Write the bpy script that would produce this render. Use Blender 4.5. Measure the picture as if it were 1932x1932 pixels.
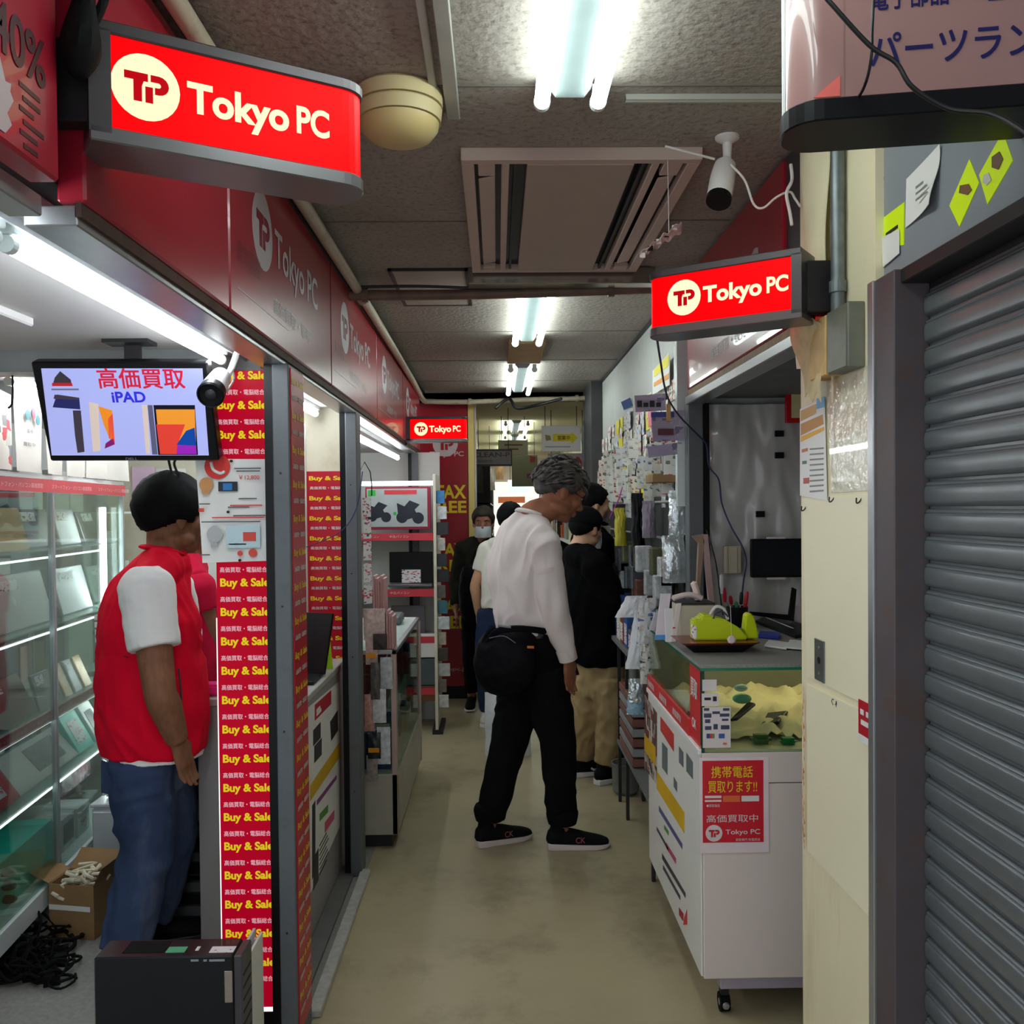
import bpy, bmesh, math, random
from mathutils import Vector, Matrix, noise
random.seed(7)
V = Vector
PI = math.pi
scene = bpy.context.scene
COL = scene.collection
for _o in list(bpy.data.objects):
    bpy.data.objects.remove(_o)

# ------------------------------------------------------------------ camera
F = 1750.0; N = 1932.0
SHX, SHY = 0.0, 26.0 / N
cam_d = bpy.data.cameras.new('camera'); cam = bpy.data.objects.new('camera', cam_d); COL.objects.link(cam)
cam_d.sensor_width = 36.0; cam_d.lens = 36.0 * F / N; cam_d.shift_x = SHX; cam_d.shift_y = SHY
cam_d.clip_start = 0.02; cam_d.clip_end = 60
CAMP = V((0, 0, 1.5))
CROT = (Matrix.Rotation(-math.atan(28 / F), 3, 'Z') @ Matrix.Rotation(math.radians(90 - 1.1), 3, 'X') @ Matrix.Rotation(math.radians(-0.55), 3, 'Z'))
cam.matrix_world = Matrix.Translation(CAMP) @ CROT.to_4x4()
scene.camera = cam

# ------------------------------------------------------------------ world, exposure
w = bpy.data.worlds.new('overcast_street'); scene.world = w; w.use_nodes = True
wn = w.node_tree.nodes; wl = w.node_tree.links
bgn = wn['Background']; bgn.inputs[1].default_value = 0.75
bgn.inputs[0].default_value = (0.86, 0.93, 1.0, 1)
scene.view_settings.view_transform = 'Standard'; scene.view_settings.look = 'None'
scene.view_settings.gamma = 1.0; scene.view_settings.use_curve_mapping = False
scene.view_settings.exposure = 0.45
TUBE_CORRIDOR = 12.0; TUBE_SHOP = 22.0

# ------------------------------------------------------------------ pixel helpers (photo 1932 px frame -> world point)
def ray(px, py):
    x = (px - N / 2 + SHX * N) / F; y = -(py - N / 2 - SHY * N) / F
    return (CROT @ V((x, y, -1))).normalized()
def aty(px, py, Y): d = ray(px, py); return CAMP + d * (Y / d.y)
def atx(px, py, X): d = ray(px, py); return CAMP + d * (X / d.x)
def atz(px, py, Z): d = ray(px, py); return CAMP + d * ((Z - 1.5) / d.z)

# ------------------------------------------------------------------ materials
def lin(c):
    c = c / 255.0
    return c / 12.92 if c <= 0.04045 else ((c + 0.055) / 1.055) ** 2.4
def rgb(r, g, b): return (lin(r), lin(g), lin(b), 1)
MATS = {}
def mat(name, c, rough=0.5, metal=0.0, var=0.08, scale=8.0, bump=0.0, bscale=60.0, emit=0.0, trans=0.0, alpha=1.0, spec=0.5, dirt=None, coat=0.0, ior=1.45, stretch=None):
    if name in MATS: return MATS[name]
    m = bpy.data.materials.new(name); m.use_nodes = True; MATS[name] = m
    nt = m.node_tree; b = nt.nodes['Principled BSDF']; L = nt.links
    c = rgb(*c)
    k0 = 0.3 if 0 < emit < 5 else 1.0
    b.inputs['Roughness'].default_value = rough; b.inputs['Metallic'].default_value = metal
    b.inputs['Specular IOR Level'].default_value = spec if emit == 0 else 0.08
    b.inputs['Transmission Weight'].default_value = trans; b.inputs['Alpha'].default_value = alpha
    b.inputs['Coat Weight'].default_value = coat; b.inputs['IOR'].default_value = ior
    tc = nt.nodes.new('ShaderNodeTexCoord'); vec = tc.outputs['Object']
    if stretch:
        mp = nt.nodes.new('ShaderNodeMapping'); mp.inputs['Scale'].default_value = stretch
        L.new(vec, mp.inputs['Vector']); vec = mp.outputs['Vector']
    nz = nt.nodes.new('ShaderNodeTexNoise'); nz.inputs['Scale'].default_value = scale; nz.inputs['Detail'].default_value = 5
    L.new(vec, nz.inputs['Vector'])
    cr = nt.nodes.new('ShaderNodeValToRGB'); L.new(nz.outputs['Fac'], cr.inputs['Fac'])
    cr.color_ramp.elements[0].position = 0.32; cr.color_ramp.elements[1].position = 0.68
    lo = [max(0, k0*x * (1 - var)) for x in c[:3]] + [1]; hi = [min(1, k0*x * (1 + var)) for x in c[:3]] + [1]
    cr.color_ramp.elements[0].color = lo; cr.color_ramp.elements[1].color = hi
    out = cr.outputs['Color']
    if dirt:   # (colour, scale, amount): patches of wear with a shape of their own
        n2 = nt.nodes.new('ShaderNodeTexNoise'); n2.inputs['Scale'].default_value = dirt[1]; n2.inputs['Detail'].default_value = 8; n2.inputs['Roughness'].default_value = 0.7
        L.new(vec, n2.inputs['Vector'])
        r2 = nt.nodes.new('ShaderNodeValToRGB'); r2.color_ramp.elements[0].position = 0.5; r2.color_ramp.elements[1].position = 0.72
        r2.color_ramp.elements[0].color = (0, 0, 0, 1); r2.color_ramp.elements[1].color = (dirt[2],) * 3 + (1,)
        L.new(n2.outputs['Fac'], r2.inputs['Fac'])
        mx = nt.nodes.new('ShaderNodeMix'); mx.data_type = 'RGBA'
        L.new(r2.outputs['Color'], mx.inputs[0]); L.new(out, mx.inputs[6]); mx.inputs[7].default_value = rgb(*dirt[0])
        out = mx.outputs[2]
    L.new(out, b.inputs['Base Color'])
    if bump > 0:
        n3 = nt.nodes.new('ShaderNodeTexNoise'); n3.inputs['Scale'].default_value = bscale; n3.inputs['Detail'].default_value = 4
        L.new(vec, n3.inputs['Vector'])
        bp = nt.nodes.new('ShaderNodeBump'); bp.inputs['Strength'].default_value = bump; bp.inputs['Distance'].default_value = 0.01
        L.new(n3.outputs['Fac'], bp.inputs['Height']); L.new(bp.outputs['Normal'], b.inputs['Normal'])
    if emit > 0:
        b.inputs['Emission Color'].default_value = c; b.inputs['Emission Strength'].default_value = emit
    return m
def glassmat(name, tint=(235, 245, 240), rough=0.02, clear=0.88):
    """thin pane: mostly clear, mirrors a little at grazing angles"""
    if name in MATS: return MATS[name]
    m = bpy.data.materials.new(name); m.use_nodes = True; MATS[name] = m
    nt = m.node_tree; L = nt.links; nt.nodes.clear()
    o = nt.nodes.new('ShaderNodeOutputMaterial'); t = nt.nodes.new('ShaderNodeBsdfTransparent'); g = nt.nodes.new('ShaderNodeBsdfGlossy')
    t.inputs[0].default_value = rgb(*tint); g.inputs['Roughness'].default_value = rough
    fr = nt.nodes.new('ShaderNodeFresnel'); fr.inputs[0].default_value = 1.5
    md = nt.nodes.new('ShaderNodeMath'); md.operation = 'MULTIPLY_ADD'; md.inputs[1].default_value = 0.5; md.inputs[2].default_value = (1 - clear) * 0.06
    md.use_clamp = True
    L.new(fr.outputs[0], md.inputs[0]); mx = nt.nodes.new('ShaderNodeMixShader')
    L.new(md.outputs[0], mx.inputs[0]); L.new(t.outputs[0], mx.inputs[1]); L.new(g.outputs[0], mx.inputs[2]); L.new(mx.outputs[0], o.inputs[0])
    return m
def printmat(name, base, inks, cell=40.0, dens=0.45, stretch=(1, 1, 1), rough=0.5):
    """flat print: rows of tiny unreadable words and small colour fields"""
    if name in MATS: return MATS[name]
    m = bpy.data.materials.new(name); m.use_nodes = True; MATS[name] = m
    nt = m.node_tree; b = nt.nodes['Principled BSDF']; L = nt.links
    b.inputs['Roughness'].default_value = rough
    tc = nt.nodes.new('ShaderNodeTexCoord'); mp = nt.nodes.new('ShaderNodeMapping'); mp.inputs['Scale'].default_value = stretch
    L.new(tc.outputs['Object'], mp.inputs['Vector'])
    vo = nt.nodes.new('ShaderNodeTexVoronoi'); vo.distance = 'CHEBYCHEV'; vo.inputs['Scale'].default_value = cell
    L.new(mp.outputs['Vector'], vo.inputs['Vector'])
    sep = nt.nodes.new('ShaderNodeSeparateColor'); L.new(vo.outputs['Color'], sep.inputs[0])
    cr = nt.nodes.new('ShaderNodeValToRGB'); cr.color_ramp.interpolation = 'CONSTANT'; L.new(sep.outputs[0], cr.inputs[0])
    e = cr.color_ramp.elements; e[0].position = 0; e[0].color = rgb(*base); e[1].position = 1 - dens; e[1].color = rgb(*inks[0])
    for k, c in enumerate(inks[1:]):
        q = e.new(1 - dens + dens * (k + 1) / len(inks)); q.color = rgb(*c)
    L.new(cr.outputs['Color'], b.inputs['Base Color'])
    return m

# ------------------------------------------------------------------ mesh builder
class MB:
    def __init__(s): s.v = []; s.f = []; s.m = []; s.mi = 0
    def add(s, vs, fs):
        n = len(s.v); s.v += [V(q) for q in vs]; s.f += [tuple(i + n for i in f) for f in fs]; s.m += [s.mi] * len(fs); return s
    def box(s, x0, x1, y0, y1, z0, z1):
        return s.add([(x0,y0,z0),(x1,y0,z0),(x1,y1,z0),(x0,y1,z0),(x0,y0,z1),(x1,y0,z1),(x1,y1,z1),(x0,y1,z1)],
                     [(0,3,2,1),(4,5,6,7),(0,1,5,4),(1,2,6,5),(2,3,7,6),(3,0,4,7)])
    def obox(s, c, u, v, w):
        """box from centre and three half-extent vectors"""
        c, u, v, w = V(c), V(u), V(v), V(w)
        if u.cross(v).dot(w) < 0: w = -w
        P = [c + a*u + b*v + d*w for d in (-1, 1) for a, b in ((-1,-1),(1,-1),(1,1),(-1,1))]
        return s.add(P, [(0,3,2,1),(4,5,6,7),(0,1,5,4),(1,2,6,5),(2,3,7,6),(3,0,4,7)])
    def prism(s, pts, d):
        """polygon (3-D points) extruded by vector d"""
        pts = [V(p) for p in pts]; d = V(d); n = len(pts)
        nrm = V((0,0,0))
        for i in range(n): nrm += pts[i].cross(pts[(i+1) % n])
        if nrm.dot(d) > 0: pts = pts[::-1]
        return s.add(pts + [p + d for p in pts], [tuple(range(n)), tuple(range(2*n-1, n-1, -1))] + [(i, i+n, (i+1) % n + n, (i+1) % n) for i in range(n)])
    def cyl(s, p0, p1, r, seg=14, r1=None):
        p0, p1 = V(p0), V(p1); t = (p1 - p0).normalized(); a = t.orthogonal().normalized(); b = t.cross(a); r1 = r if r1 is None else r1
        vs = [p + (a*math.cos(2*PI*k/seg) + b*math.sin(2*PI*k/seg))*q for p, q in ((p0, r), (p1, r1)) for k in range(seg)]
        return s.add(vs, [tuple(range(seg-1, -1, -1)), tuple(range(seg, 2*seg))] + [(k, (k+1) % seg, (k+1) % seg + seg, k+seg) for k in range(seg)])
    def lathe(s, c, axis, prof, seg=20):
        """prof: (radius, height along axis)"""
        c = V(c); t = V(axis).normalized(); a = t.orthogonal().normalized(); b = t.cross(a); n = len(prof)
        vs = [c + t*h + (a*math.cos(2*PI*k/seg) + b*math.sin(2*PI*k/seg))*max(r, 1e-4) for r, h in prof for k in range(seg)]
        fs = [(i*seg+k, i*seg+(k+1) % seg, (i+1)*seg+(k+1) % seg, (i+1)*seg+k) for i in range(n-1) for k in range(seg)]
        return s.add(vs, fs + [tuple(range(seg-1, -1, -1)), tuple(range((n-1)*seg, n*seg))])
    def loft(s, pts, rad, ref=(1, 0, 0), seg=16, sub=4, round_ends=True):
        """elliptical tube through pts; rad = list of r or (ra, rb), ra along ref"""
        pts = [V(p) for p in pts]; rad = [(r, r) if not isinstance(r, tuple) else r for r in rad]; n = len(pts)
        P, R = [], []
        for i in range(n - 1):
            p0, p1, p2, p3 = pts[max(i-1, 0)], pts[i], pts[i+1], pts[min(i+2, n-1)]
            r0, r1, r2, r3 = rad[max(i-1, 0)], rad[i], rad[i+1], rad[min(i+2, n-1)]
            for k in range(sub):
                t = k / sub
                P.append(0.5*((2*p1) + (p2-p0)*t + (2*p0-5*p1+4*p2-p3)*t*t + (3*p1-p0-3*p2+p3)*t**3))
                R.append(tuple(0.5*((2*b) + (c-a)*t + (2*a-5*b+4*c-d)*t*t + (3*b-a-3*c+d)*t**3) for a, b, c, d in zip(r0, r1, r2, r3)))
        P.append(pts[-1]); R.append(rad[-1])
        m = len(P); vs, fs = [], []; ref = V(ref); pa = None
        for i in range(m):
            t = (P[min(i+1, m-1)] - P[max(i-1, 0)]).normalized()
            a = ref - t*ref.dot(t)
            if a.length < 0.05: a = pa if pa else t.orthogonal()
            a = (a - t*a.dot(t)).normalized(); pa = a; b = t.cross(a)
            for k in range(seg):
                q = 2*PI*k/seg; vs.append(P[i] + a*math.cos(q)*R[i][0] + b*math.sin(q)*R[i][1])
        for i in range(m-1):
            fs += [(i*seg+k, i*seg+(k+1) % seg, (i+1)*seg+(k+1) % seg, (i+1)*seg+k) for k in range(seg)]
        if round_ends:
            t0 = (P[0]-P[1]).normalized()*min(R[0])*0.6; t1 = (P[-1]-P[-2]).normalized()*min(R[-1])*0.6
            n0 = len(vs); vs += [P[0] + t0, P[-1] + t1]
            fs += [((k+1) % seg, k, n0) for k in range(seg)] + [((m-1)*seg+k, (m-1)*seg+(k+1) % seg, n0+1) for k in range(seg)]
        else:
            fs += [tuple(range(seg-1, -1, -1)), tuple(range((m-1)*seg, m*seg))]
        return s.add(vs, fs)
    def tube(s, pts, r, seg=8, sub=4): return s.loft(pts, [r]*len(pts), ref=(0.31, 0.17, 0.93), seg=seg, sub=sub)
    def ell(s, c, rx, ry, rz, M=None, seg=20, rings=12):
        c = V(c); vs, fs = [], []
        for i in range(1, rings):
            th = PI*i/rings
            for k in range(seg):
                q = 2*PI*k/seg; p = V((rx*math.sin(th)*math.cos(q), ry*math.sin(th)*math.sin(q), rz*math.cos(th)))
                vs.append(c + (M @ p if M else p))
        vs += [c + (M @ V((0,0,rz)) if M else V((0,0,rz))), c + (M @ V((0,0,-rz)) if M else V((0,0,-rz)))]
        for i in range(rings-2):
            fs += [(i*seg+k, (i+1)*seg+k, (i+1)*seg+(k+1) % seg, i*seg+(k+1) % seg) for k in range(seg)]
        T = (rings-1)*seg
        fs += [(T, k, (k+1) % seg) for k in range(seg)] + [(T+1, (rings-2)*seg+(k+1) % seg, (rings-2)*seg+k) for k in range(seg)]
        return s.add(vs, fs)
    def sheet(s, fn, nu, nv, th=0.0008):
        """thin surface fn(u,v)->point with real thickness"""
        g = [[V(fn(i/nu, j/nv)) for j in range(nv+1)] for i in range(nu+1)]
        nr = (g[nu][0]-g[0][0]).cross(g[0][nv]-g[0][0]).normalized()*th
        W = nv+1; vs = [p for r in g for p in r] + [p - nr for r in g for p in r]; H = (nu+1)*W; fs = []
        for i in range(nu):
            for j in range(nv):
                a = i*W+j; fs += [(a, a+W, a+W+1, a+1), (a+H, a+1+H, a+W+1+H, a+W+H)]
        for i in range(nu): fs += [(i*W, i*W+H, (i+1)*W+H, (i+1)*W), (i*W+nv, (i+1)*W+nv, (i+1)*W+nv+H, i*W+nv+H)]
        for j in range(nv): fs += [(j, j+1, j+1+H, j+H), (nu*W+j, nu*W+j+H, nu*W+j+1+H, nu*W+j+1)]
        return s.add(vs, fs)
OFF = {}
STUFFY = ('lettering', 'small_print', 'emblem')
def setmesh(name, vs, fs, ms, mats, smooth, bevel, bseg=1, ang=35):
    me = bpy.data.meshes.new(name); me.from_pydata(vs, [], fs)
    for m in mats: me.materials.append(m)
    if len(mats) > 1: me.polygons.foreach_set('material_index', ms)
    if bevel or smooth:
        bm = bmesh.new(); bm.from_mesh(me)
        if bevel:
            ed = [e for e in bm.edges if len(e.link_faces) == 2 and e.calc_face_angle(0) > math.radians(35)]
            bmesh.ops.bevel(bm, geom=ed, offset=bevel, segments=bseg, affect='EDGES', clamp_overlap=True)
        if smooth:
            for f in bm.faces: f.smooth = True
            for e in bm.edges:
                if len(e.link_faces) == 2 and e.calc_face_angle(0) > math.radians(ang): e.smooth = False
        bm.to_mesh(me); bm.free()
    me.update(); return me
def link(name, me, parent, off):
    o = bpy.data.objects.new(name, me); COL.objects.link(o)
    if parent is not None: o.parent = parent; OFF[o] = OFF[parent]
    else: o.location = off; OFF[o] = V(off)
    return o
def obj(name, mb, mats, parent=None, smooth=False, bevel=0, bseg=1, ang=35):
    """link a builder as ONE mesh object; a top-level one gets its origin at its base"""
    if not isinstance(mats, (list, tuple)): mats = [mats]
    if parent is not None: off = OFF[parent]
    else:
        xs = [p.x for p in mb.v]; ys = [p.y for p in mb.v]; zs = [p.z for p in mb.v]
        off = V(((min(xs)+max(xs))/2, (min(ys)+max(ys))/2, min(zs)))
    me = setmesh(name, [p - off for p in mb.v], mb.f, mb.m, mats, smooth, bevel, bseg, ang)
    o = link(name, me, parent, off)
    if name in STUFFY: o['kind'] = 'stuff'
    return o
def tag(o, label, cat, group=None, kind=None):
    if label: o['label'] = label
    if cat: o['category'] = cat
    if group: o['group'] = group
    if kind: o['kind'] = kind
    return o
def thing(name, label, cat, loc, group=None, kind=None):
    o = bpy.data.objects.new(name, None); COL.objects.link(o); o.empty_display_size = 0.05
    o.location = V(loc); OFF[o] = V(loc); return tag(o, label, cat, group, kind)
def struct(name, mb, m, parent=None, **k):
    o = obj(name, mb, m, parent, **k)
    if parent is None: o['kind'] = 'structure'
    return o
def sbox(name, b, m, parent=None, **k): return struct(name, MB().box(*b), m, parent, **k)
def dup(root, delta, label=None, group=None, rotz=None):
    r = root.copy(); COL.objects.link(r); r.location = root.location + V(delta)
    if rotz is not None: r.rotation_euler = (0, 0, rotz)
    if label: r['label'] = label
    if group: r['group'] = group
    for ch in list(root.children):
        c = ch.copy(); COL.objects.link(c); c.parent = r
        for g in list(ch.children):
            d = g.copy(); COL.objects.link(d); d.parent = c
    return r

# ------------------------------------------------------------------ lettering (flat print or cut letters) in a plane
_TX = {}
def textmesh(s, bold=0.0, shear=0.0):
    k = (s, bold, shear)
    if k not in _TX:
        cu = bpy.data.curves.new('t', 'FONT'); cu.body = s; cu.size = 1; cu.offset = bold; cu.shear = shear; cu.resolution_u = 5; cu.fill_mode = 'BOTH'
        o = bpy.data.objects.new('t', cu); COL.objects.link(o); dg = bpy.context.evaluated_depsgraph_get(); dg.update()
        me = bpy.data.meshes.new_from_object(o.evaluated_get(dg)); vs = [v.co.copy() for v in me.vertices]; fs = [tuple(p.vertices) for p in me.polygons]
        bpy.data.objects.remove(o); bpy.data.curves.remove(cu); bpy.data.meshes.remove(me)
        x0 = min(v.x for v in vs); x1 = max(v.x for v in vs); y0 = min(v.y for v in vs); y1 = max(v.y for v in vs)
        _TX[k] = ([((v.x-x0), (v.y-y0)) for v in vs], fs, x1-x0, y1-y0)
    return _TX[k]
def addtext(mb, s, org, u, v, width=None, height=None, bold=0.0, lift=0.0012, shear=0.0):
    """org = lower-left corner, u = reading direction, v = up"""
    cjk = bold > 0 and any(ord(ch) > 0x2fff for ch in s)
    vs, fs, W, H = textmesh(s, 0.0 if cjk else bold, shear); u = V(u).normalized(); v = V(v).normalized(); n = u.cross(v)
    if width and height: sx, sy = width/W, height/H
    elif width: sx = sy = width/W
    else: sx = sy = height/H
    for q, (ox, oy) in enumerate(((0, 0), (bold, 0), (bold, bold), (0, bold)) if cjk else ((0, 0),)):
        mb.add([V(org) + u*(x+ox)*sx + v*(y+oy)*sy + n*(lift+q*0.00012) for x, y in vs], fs)
    return sx*W, sy*H
def quad(mb, org, u, v, w, h, lift=0.0008):
    u = V(u).normalized(); v = V(v).normalized(); n = u.cross(v)*lift; o = V(org)
    return mb.obox(o + u*w/2 + v*h/2 + n/2, u*w/2, v*h/2, n/2)
def disc(mb, c, u, v, r, lift=0.0008, r2=None, seg=28):
    u = V(u).normalized(); v = V(v).normalized(); n = u.cross(v); c = V(c); r2 = r2 or r
    return mb.prism([c + u*math.cos(2*PI*k/seg)*r + v*math.sin(2*PI*k/seg)*r2 for k in range(seg)], n*lift)
def poly(mb, pts, org, u, v, lift=0.0014):
    u = V(u).normalized(); v = V(v).normalized(); n = u.cross(v)
    return mb.prism([V(org) + u*x + v*y for x, y in pts], n*lift)
def tp_mark(mb, c, u, v, r):
    """the T and P of the shop emblem inside its round field"""
    k = r/1.0
    S = lambda L: [(x*k, y*k) for x, y in L]
    poly(mb, S([(-.62,.40),(.06,.40),(.06,.17),(-.06,.17),(-.12,-.0),(-.12,-.46),(-.36,-.46),(-.36,.17),(-.62,.17)]), c, u, v)
    poly(mb, S([(-.02,-.46),(.20,-.46),(.20,.02),(-.02,.02)]), c, u, v)
    arc = [(.38+.29*math.cos(a), .115+.285*math.sin(a)) for a in [PI/2 - i*PI/8 for i in range(9)]]
    inn = [(.36+.08*math.cos(a), .115+.08*math.sin(a)) for a in [-PI/2 + i*PI/8 for i in range(9)]]
    poly(mb, S([(.14,.40)] + arc + [(.26,-.17),(.26,.035)] + inn + [(.14,.195)]), c, u, v)
def paper(name, label, cat, org, u, v, w, h, m, group=None, curl=0.0, th=0.0006, parent=None):
    """a sheet of paper or card; org lower-left, faces u x v"""
    u = V(u).normalized(); v = V(v).normalized(); n = u.cross(v); o = V(org)
    mb = MB().sheet(lambda a, b: o + u*a*w + v*b*h + n*(0.0015 + curl*(a-0.5)**2*4*(1-b*0.6)), 4 if curl else 1, 4 if curl else 1, th)
    q = obj(name, mb, m, parent, smooth=bool(curl))
    if parent is None: tag(q, label, cat, group)
    return q
# ------------------------------------------------------------------ shared materials
M_ceil = mat('plaster_ceiling', (158,150,142), 0.9, var=0.10, scale=3, bump=0.5, bscale=45, dirt=((88,78,72), 60, 0.85))
M_floor = mat('vinyl_floor', (172,160,128), 0.42, var=0.10, scale=2.2, bump=0.04, bscale=180, dirt=((120,108,84), 2.6, 0.75))
M_carpet = mat('grey_carpet', (150,148,143), 0.95, var=0.12, scale=60, bump=0.4, bscale=300)
M_cream = mat('cream_board', (238,228,192), 0.5, var=0.05, scale=3, dirt=((196,178,138), 5, 0.5), stretch=(1,1,0.25))
M_cream2 = mat('cream_sheet', (244,236,204), 0.42, var=0.03, scale=2)
M_creamb = mat('cream_torn', (205,185,140), 0.7, var=0.15, scale=30)
M_grey = mat('grey_paint', (98,103,107), 0.45, var=0.06, scale=6, dirt=((84,84,86), 12, 0.6))
M_hdr = mat('grey_header_paint', (136,142,148), 0.4, var=0.04, scale=4)
M_shut = mat('shutter_steel', (112,117,120), 0.33, metal=0.35, var=0.05, scale=5, dirt=((92,92,90), 8, 0.4))
M_jamb = mat('brown_jamb', (84,76,80), 0.55, var=0.08, scale=10, dirt=((92,66,48), 14, 0.8))
M_alu = mat('aluminium', (176,178,180), 0.32, metal=0.75, var=0.06, scale=10)
M_dark = mat('dark_steel', (46,44,46), 0.5, metal=0.3, var=0.15, scale=15)
M_blk = mat('black_plastic', (10,11,14), 0.38, var=0.1, spec=.3)
M_blkmat = mat('black_rubber', (10,10,10), 0.75, var=0.15, scale=20, spec=.2)
M_red = mat('red_sign_film', (158,30,48), 0.28, var=0.05, scale=2, coat=0.3)
M_redp = mat('red_panel_print', (190,16,40), 0.35, var=0.05, scale=3)
M_white = mat('white_print', (232,232,228), 0.45, var=0.02)
M_paint = mat('white_paint', (214,214,210), 0.55, var=0.04, scale=3)
M_greyprint = mat('faded_silver_print', (176,168,172), 0.4, var=0.05)
M_yel = mat('yellow_print', (240,205,30), 0.45, var=0.03)
M_stallc = mat('stall_ceiling_board', (206,204,202), 0.6, var=0.03, scale=2)
M_wood = mat('brown_wood', (150,120,80), 0.6, var=0.2, scale=14, stretch=(1,6,1))
M_wallg = mat('grey_white_wall', (186,188,184), 0.7, var=0.05, scale=2, dirt=((150,150,146), 4, 0.4))
M_pipe = mat('cream_pipe', (196,186,164), 0.45, var=0.08, scale=10, dirt=((120,96,76), 10, 0.6))
M_tube = mat('lit_tube', (236,250,246), 0.4, var=0.0, emit=TUBE_CORRIDOR)
M_tube2 = mat('lit_tube_shop', (244,250,255), 0.4, var=0.0, emit=TUBE_SHOP)
M_enamel = mat('white_enamel', (214,224,222), 0.3, var=0.03)
M_ink = mat('dark_ink', (38,34,36), 0.6, var=0.1)
M_cream_wall = mat('old_cream_wall', (214,208,186), 0.7, var=0.06, scale=4, dirt=((188,170,120), 7, 0.5))
M_glass = glassmat('clear_glass'); M_gedge = mat('glass_edge', (60,130,110), 0.1, var=0.05, emit=0.0)
XL, XR, CZ = -0.56, 0.74, 2.40
X_, Y_, Z_ = V((1,0,0)), V((0,1,0)), V((0,0,1))

# ------------------------------------------------------------------ floor and ceiling
sbox('floor', (-0.555, 1.9, -0.6, 16, -0.1, 0), M_floor)
sbox('floor', (-3.0, -0.555, -0.6, 16, -0.1, 0.0), M_carpet)
sbox('ceiling', (-0.62, 1.9, -0.3, 7.25, CZ, CZ+0.1), M_ceil)
sbox('ceiling', (-3.0, 2.2, 7.25, 16, 2.33, 2.45), mat('yellowed_ceiling', (206,198,158), 0.7, var=0.08, scale=2))
m = MB()
for y in (1.99, 2.92, 4.74, 5.66, 6.57): m.box(-0.55, 0.74, y, y+0.006, CZ-0.003, CZ+0.001)
struct('trim_1', m, mat('ceiling_joint', (112,104,98), 0.8))['kind'] = 'structure'
# threshold rail and stall kerb
sbox('trim_2', (-0.575, -0.535, 2.72, 3.80, 0.0, 0.022), mat('worn_white_rail', (190,188,182), 0.45, metal=0.3, var=0.15, scale=40), bevel=0.003)
sbox('trim_3', (-0.66, -0.60, 2.75, 4.05, 0.0, 0.012), mat('grey_sill', (112,110,108), 0.6, var=.1))
# outer structural walls that close the stalls
sbox('wall_left', (-2.40, -2.35, 0.2, 7.3, 0, 2.4), M_wallg)
sbox('wall_right', (1.62, 1.68, 2.0, 7.3, 0, 2.4), M_wallg)
sbox('wall_back', (-2.4, -0.98, 5.6, 5.65, 0, 2.4), M_cream_wall)

# ------------------------------------------------------------------ left stalls: fascia, posts, soffits
m = MB().box(-0.66, -0.60, 0.3, 6.9, 1.95, 2.40); struct('wall_left_header', m, M_dark)
m = MB().box(-0.645, -0.572, 1.29, 6.9, 1.893, 1.921).box(-0.645, -0.60, 0.3, 1.25, 1.893, 1.921); struct('trim_4', m, M_alu, bevel=0.002)
m = MB().box(-0.575, -0.566, 1.29, 6.9, 1.905, 1.925); struct('trim_5', m, mat('rusty_angle', (70,48,38), 0.7, var=0.3, scale=20))
fas = thing('sign_fascia', 'row of dark red shop sign panels with pale round emblems above the left stalls', 'sign', (-0.58, 1.3, 1.93))
divs = [(1.29, 1.975), (1.985, 3.18), (3.19, 4.39), (4.40, 5.60), (5.61, 6.82)]
for k, (a, b) in enumerate(divs):
    p = obj('sign_panel', MB().box(-0.60, -0.56, a, b, 1.925, 2.345), M_red, fas, bevel=0.004)
    s = b - 1.195
    t = MB(); g = MB()
    if k == 0:
        addtext(t, 'Tokyo PC', (-0.56, s+0.33, 2.085), Y_, Z_, width=0.62, height=0.13, bold=0.02)
        t2 = [(i, f) for i, f in enumerate(t.v)]
        # only the part that lies on this short panel is kept
        keep = [f for f in t.f if all(t.v[i].y > a+0.01 for i in f)]; t.f = keep; t.m = [0]*len(keep)
    else:
        disc(t, (-0.56, s+0.28, 2.175), Y_, Z_, 0.095)
        addtext(t, 'Tokyo PC', (-0.56, s+0.40, 2.095), Y_, Z_, width=0.56, height=0.125, bold=0.015)
        addtext(t, '高価買取・販売', (-0.56, s+0.38, 2.00), Y_, Z_, width=0.46, height=0.042)
        addtext(g, '東京電脳', (-0.56, s+0.05, 2.045), Y_, Z_, width=0.20, height=0.05)
        tp_mark(g, (-0.5595, s+0.28, 2.175), Y_, Z_, 0.095)
        quad(t, (-0.56, s+0.05, 1.985), Y_, Z_, 0.5, 0.0022)
        obj('lettering', g, mat('fascia_dark_print', (120,16,34), 0.4), p)
    obj('lettering', t, M_greyprint, p)
nf = thing('sign_fascia', 'nearest dark red panel with black discount lettering and a pale animal head print', 'sign', (-0.58, 0.9, 1.93))
p = obj('sign_panel', MB().box(-0.60, -0.56, 0.42, 1.215, 1.925, 2.345), M_red, nf, bevel=0.004)
g = MB(); addtext(g, '-40%', (-0.56, 1.035, 2.025), Y_, Z_, width=0.145, height=0.06, bold=0.02)
for i in range(6): quad(g, (-0.56, 1.115+0.008*(i%2), 2.005-0.014*i), Y_, Z_, 0.05-0.008*(i%3), 0.006)
obj('lettering', g, mat('fascia_black_print', (60,10,20), 0.4), p)
hp = [(.0,.0),(.09,.0),(.12,.03),(.10,.05),(.13,.09),(.115,.105),(.12,.125),(.095,.12),(.07,.17),(.03,.19),(-.02,.17),(-.04,.10)]
t = MB(); poly(t, [(x*0.5, z*0.5) for x, z in hp], (-0.56, 1.035, 1.935), Y_, Z_); obj('emblem', t, M_greyprint, p)
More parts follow.
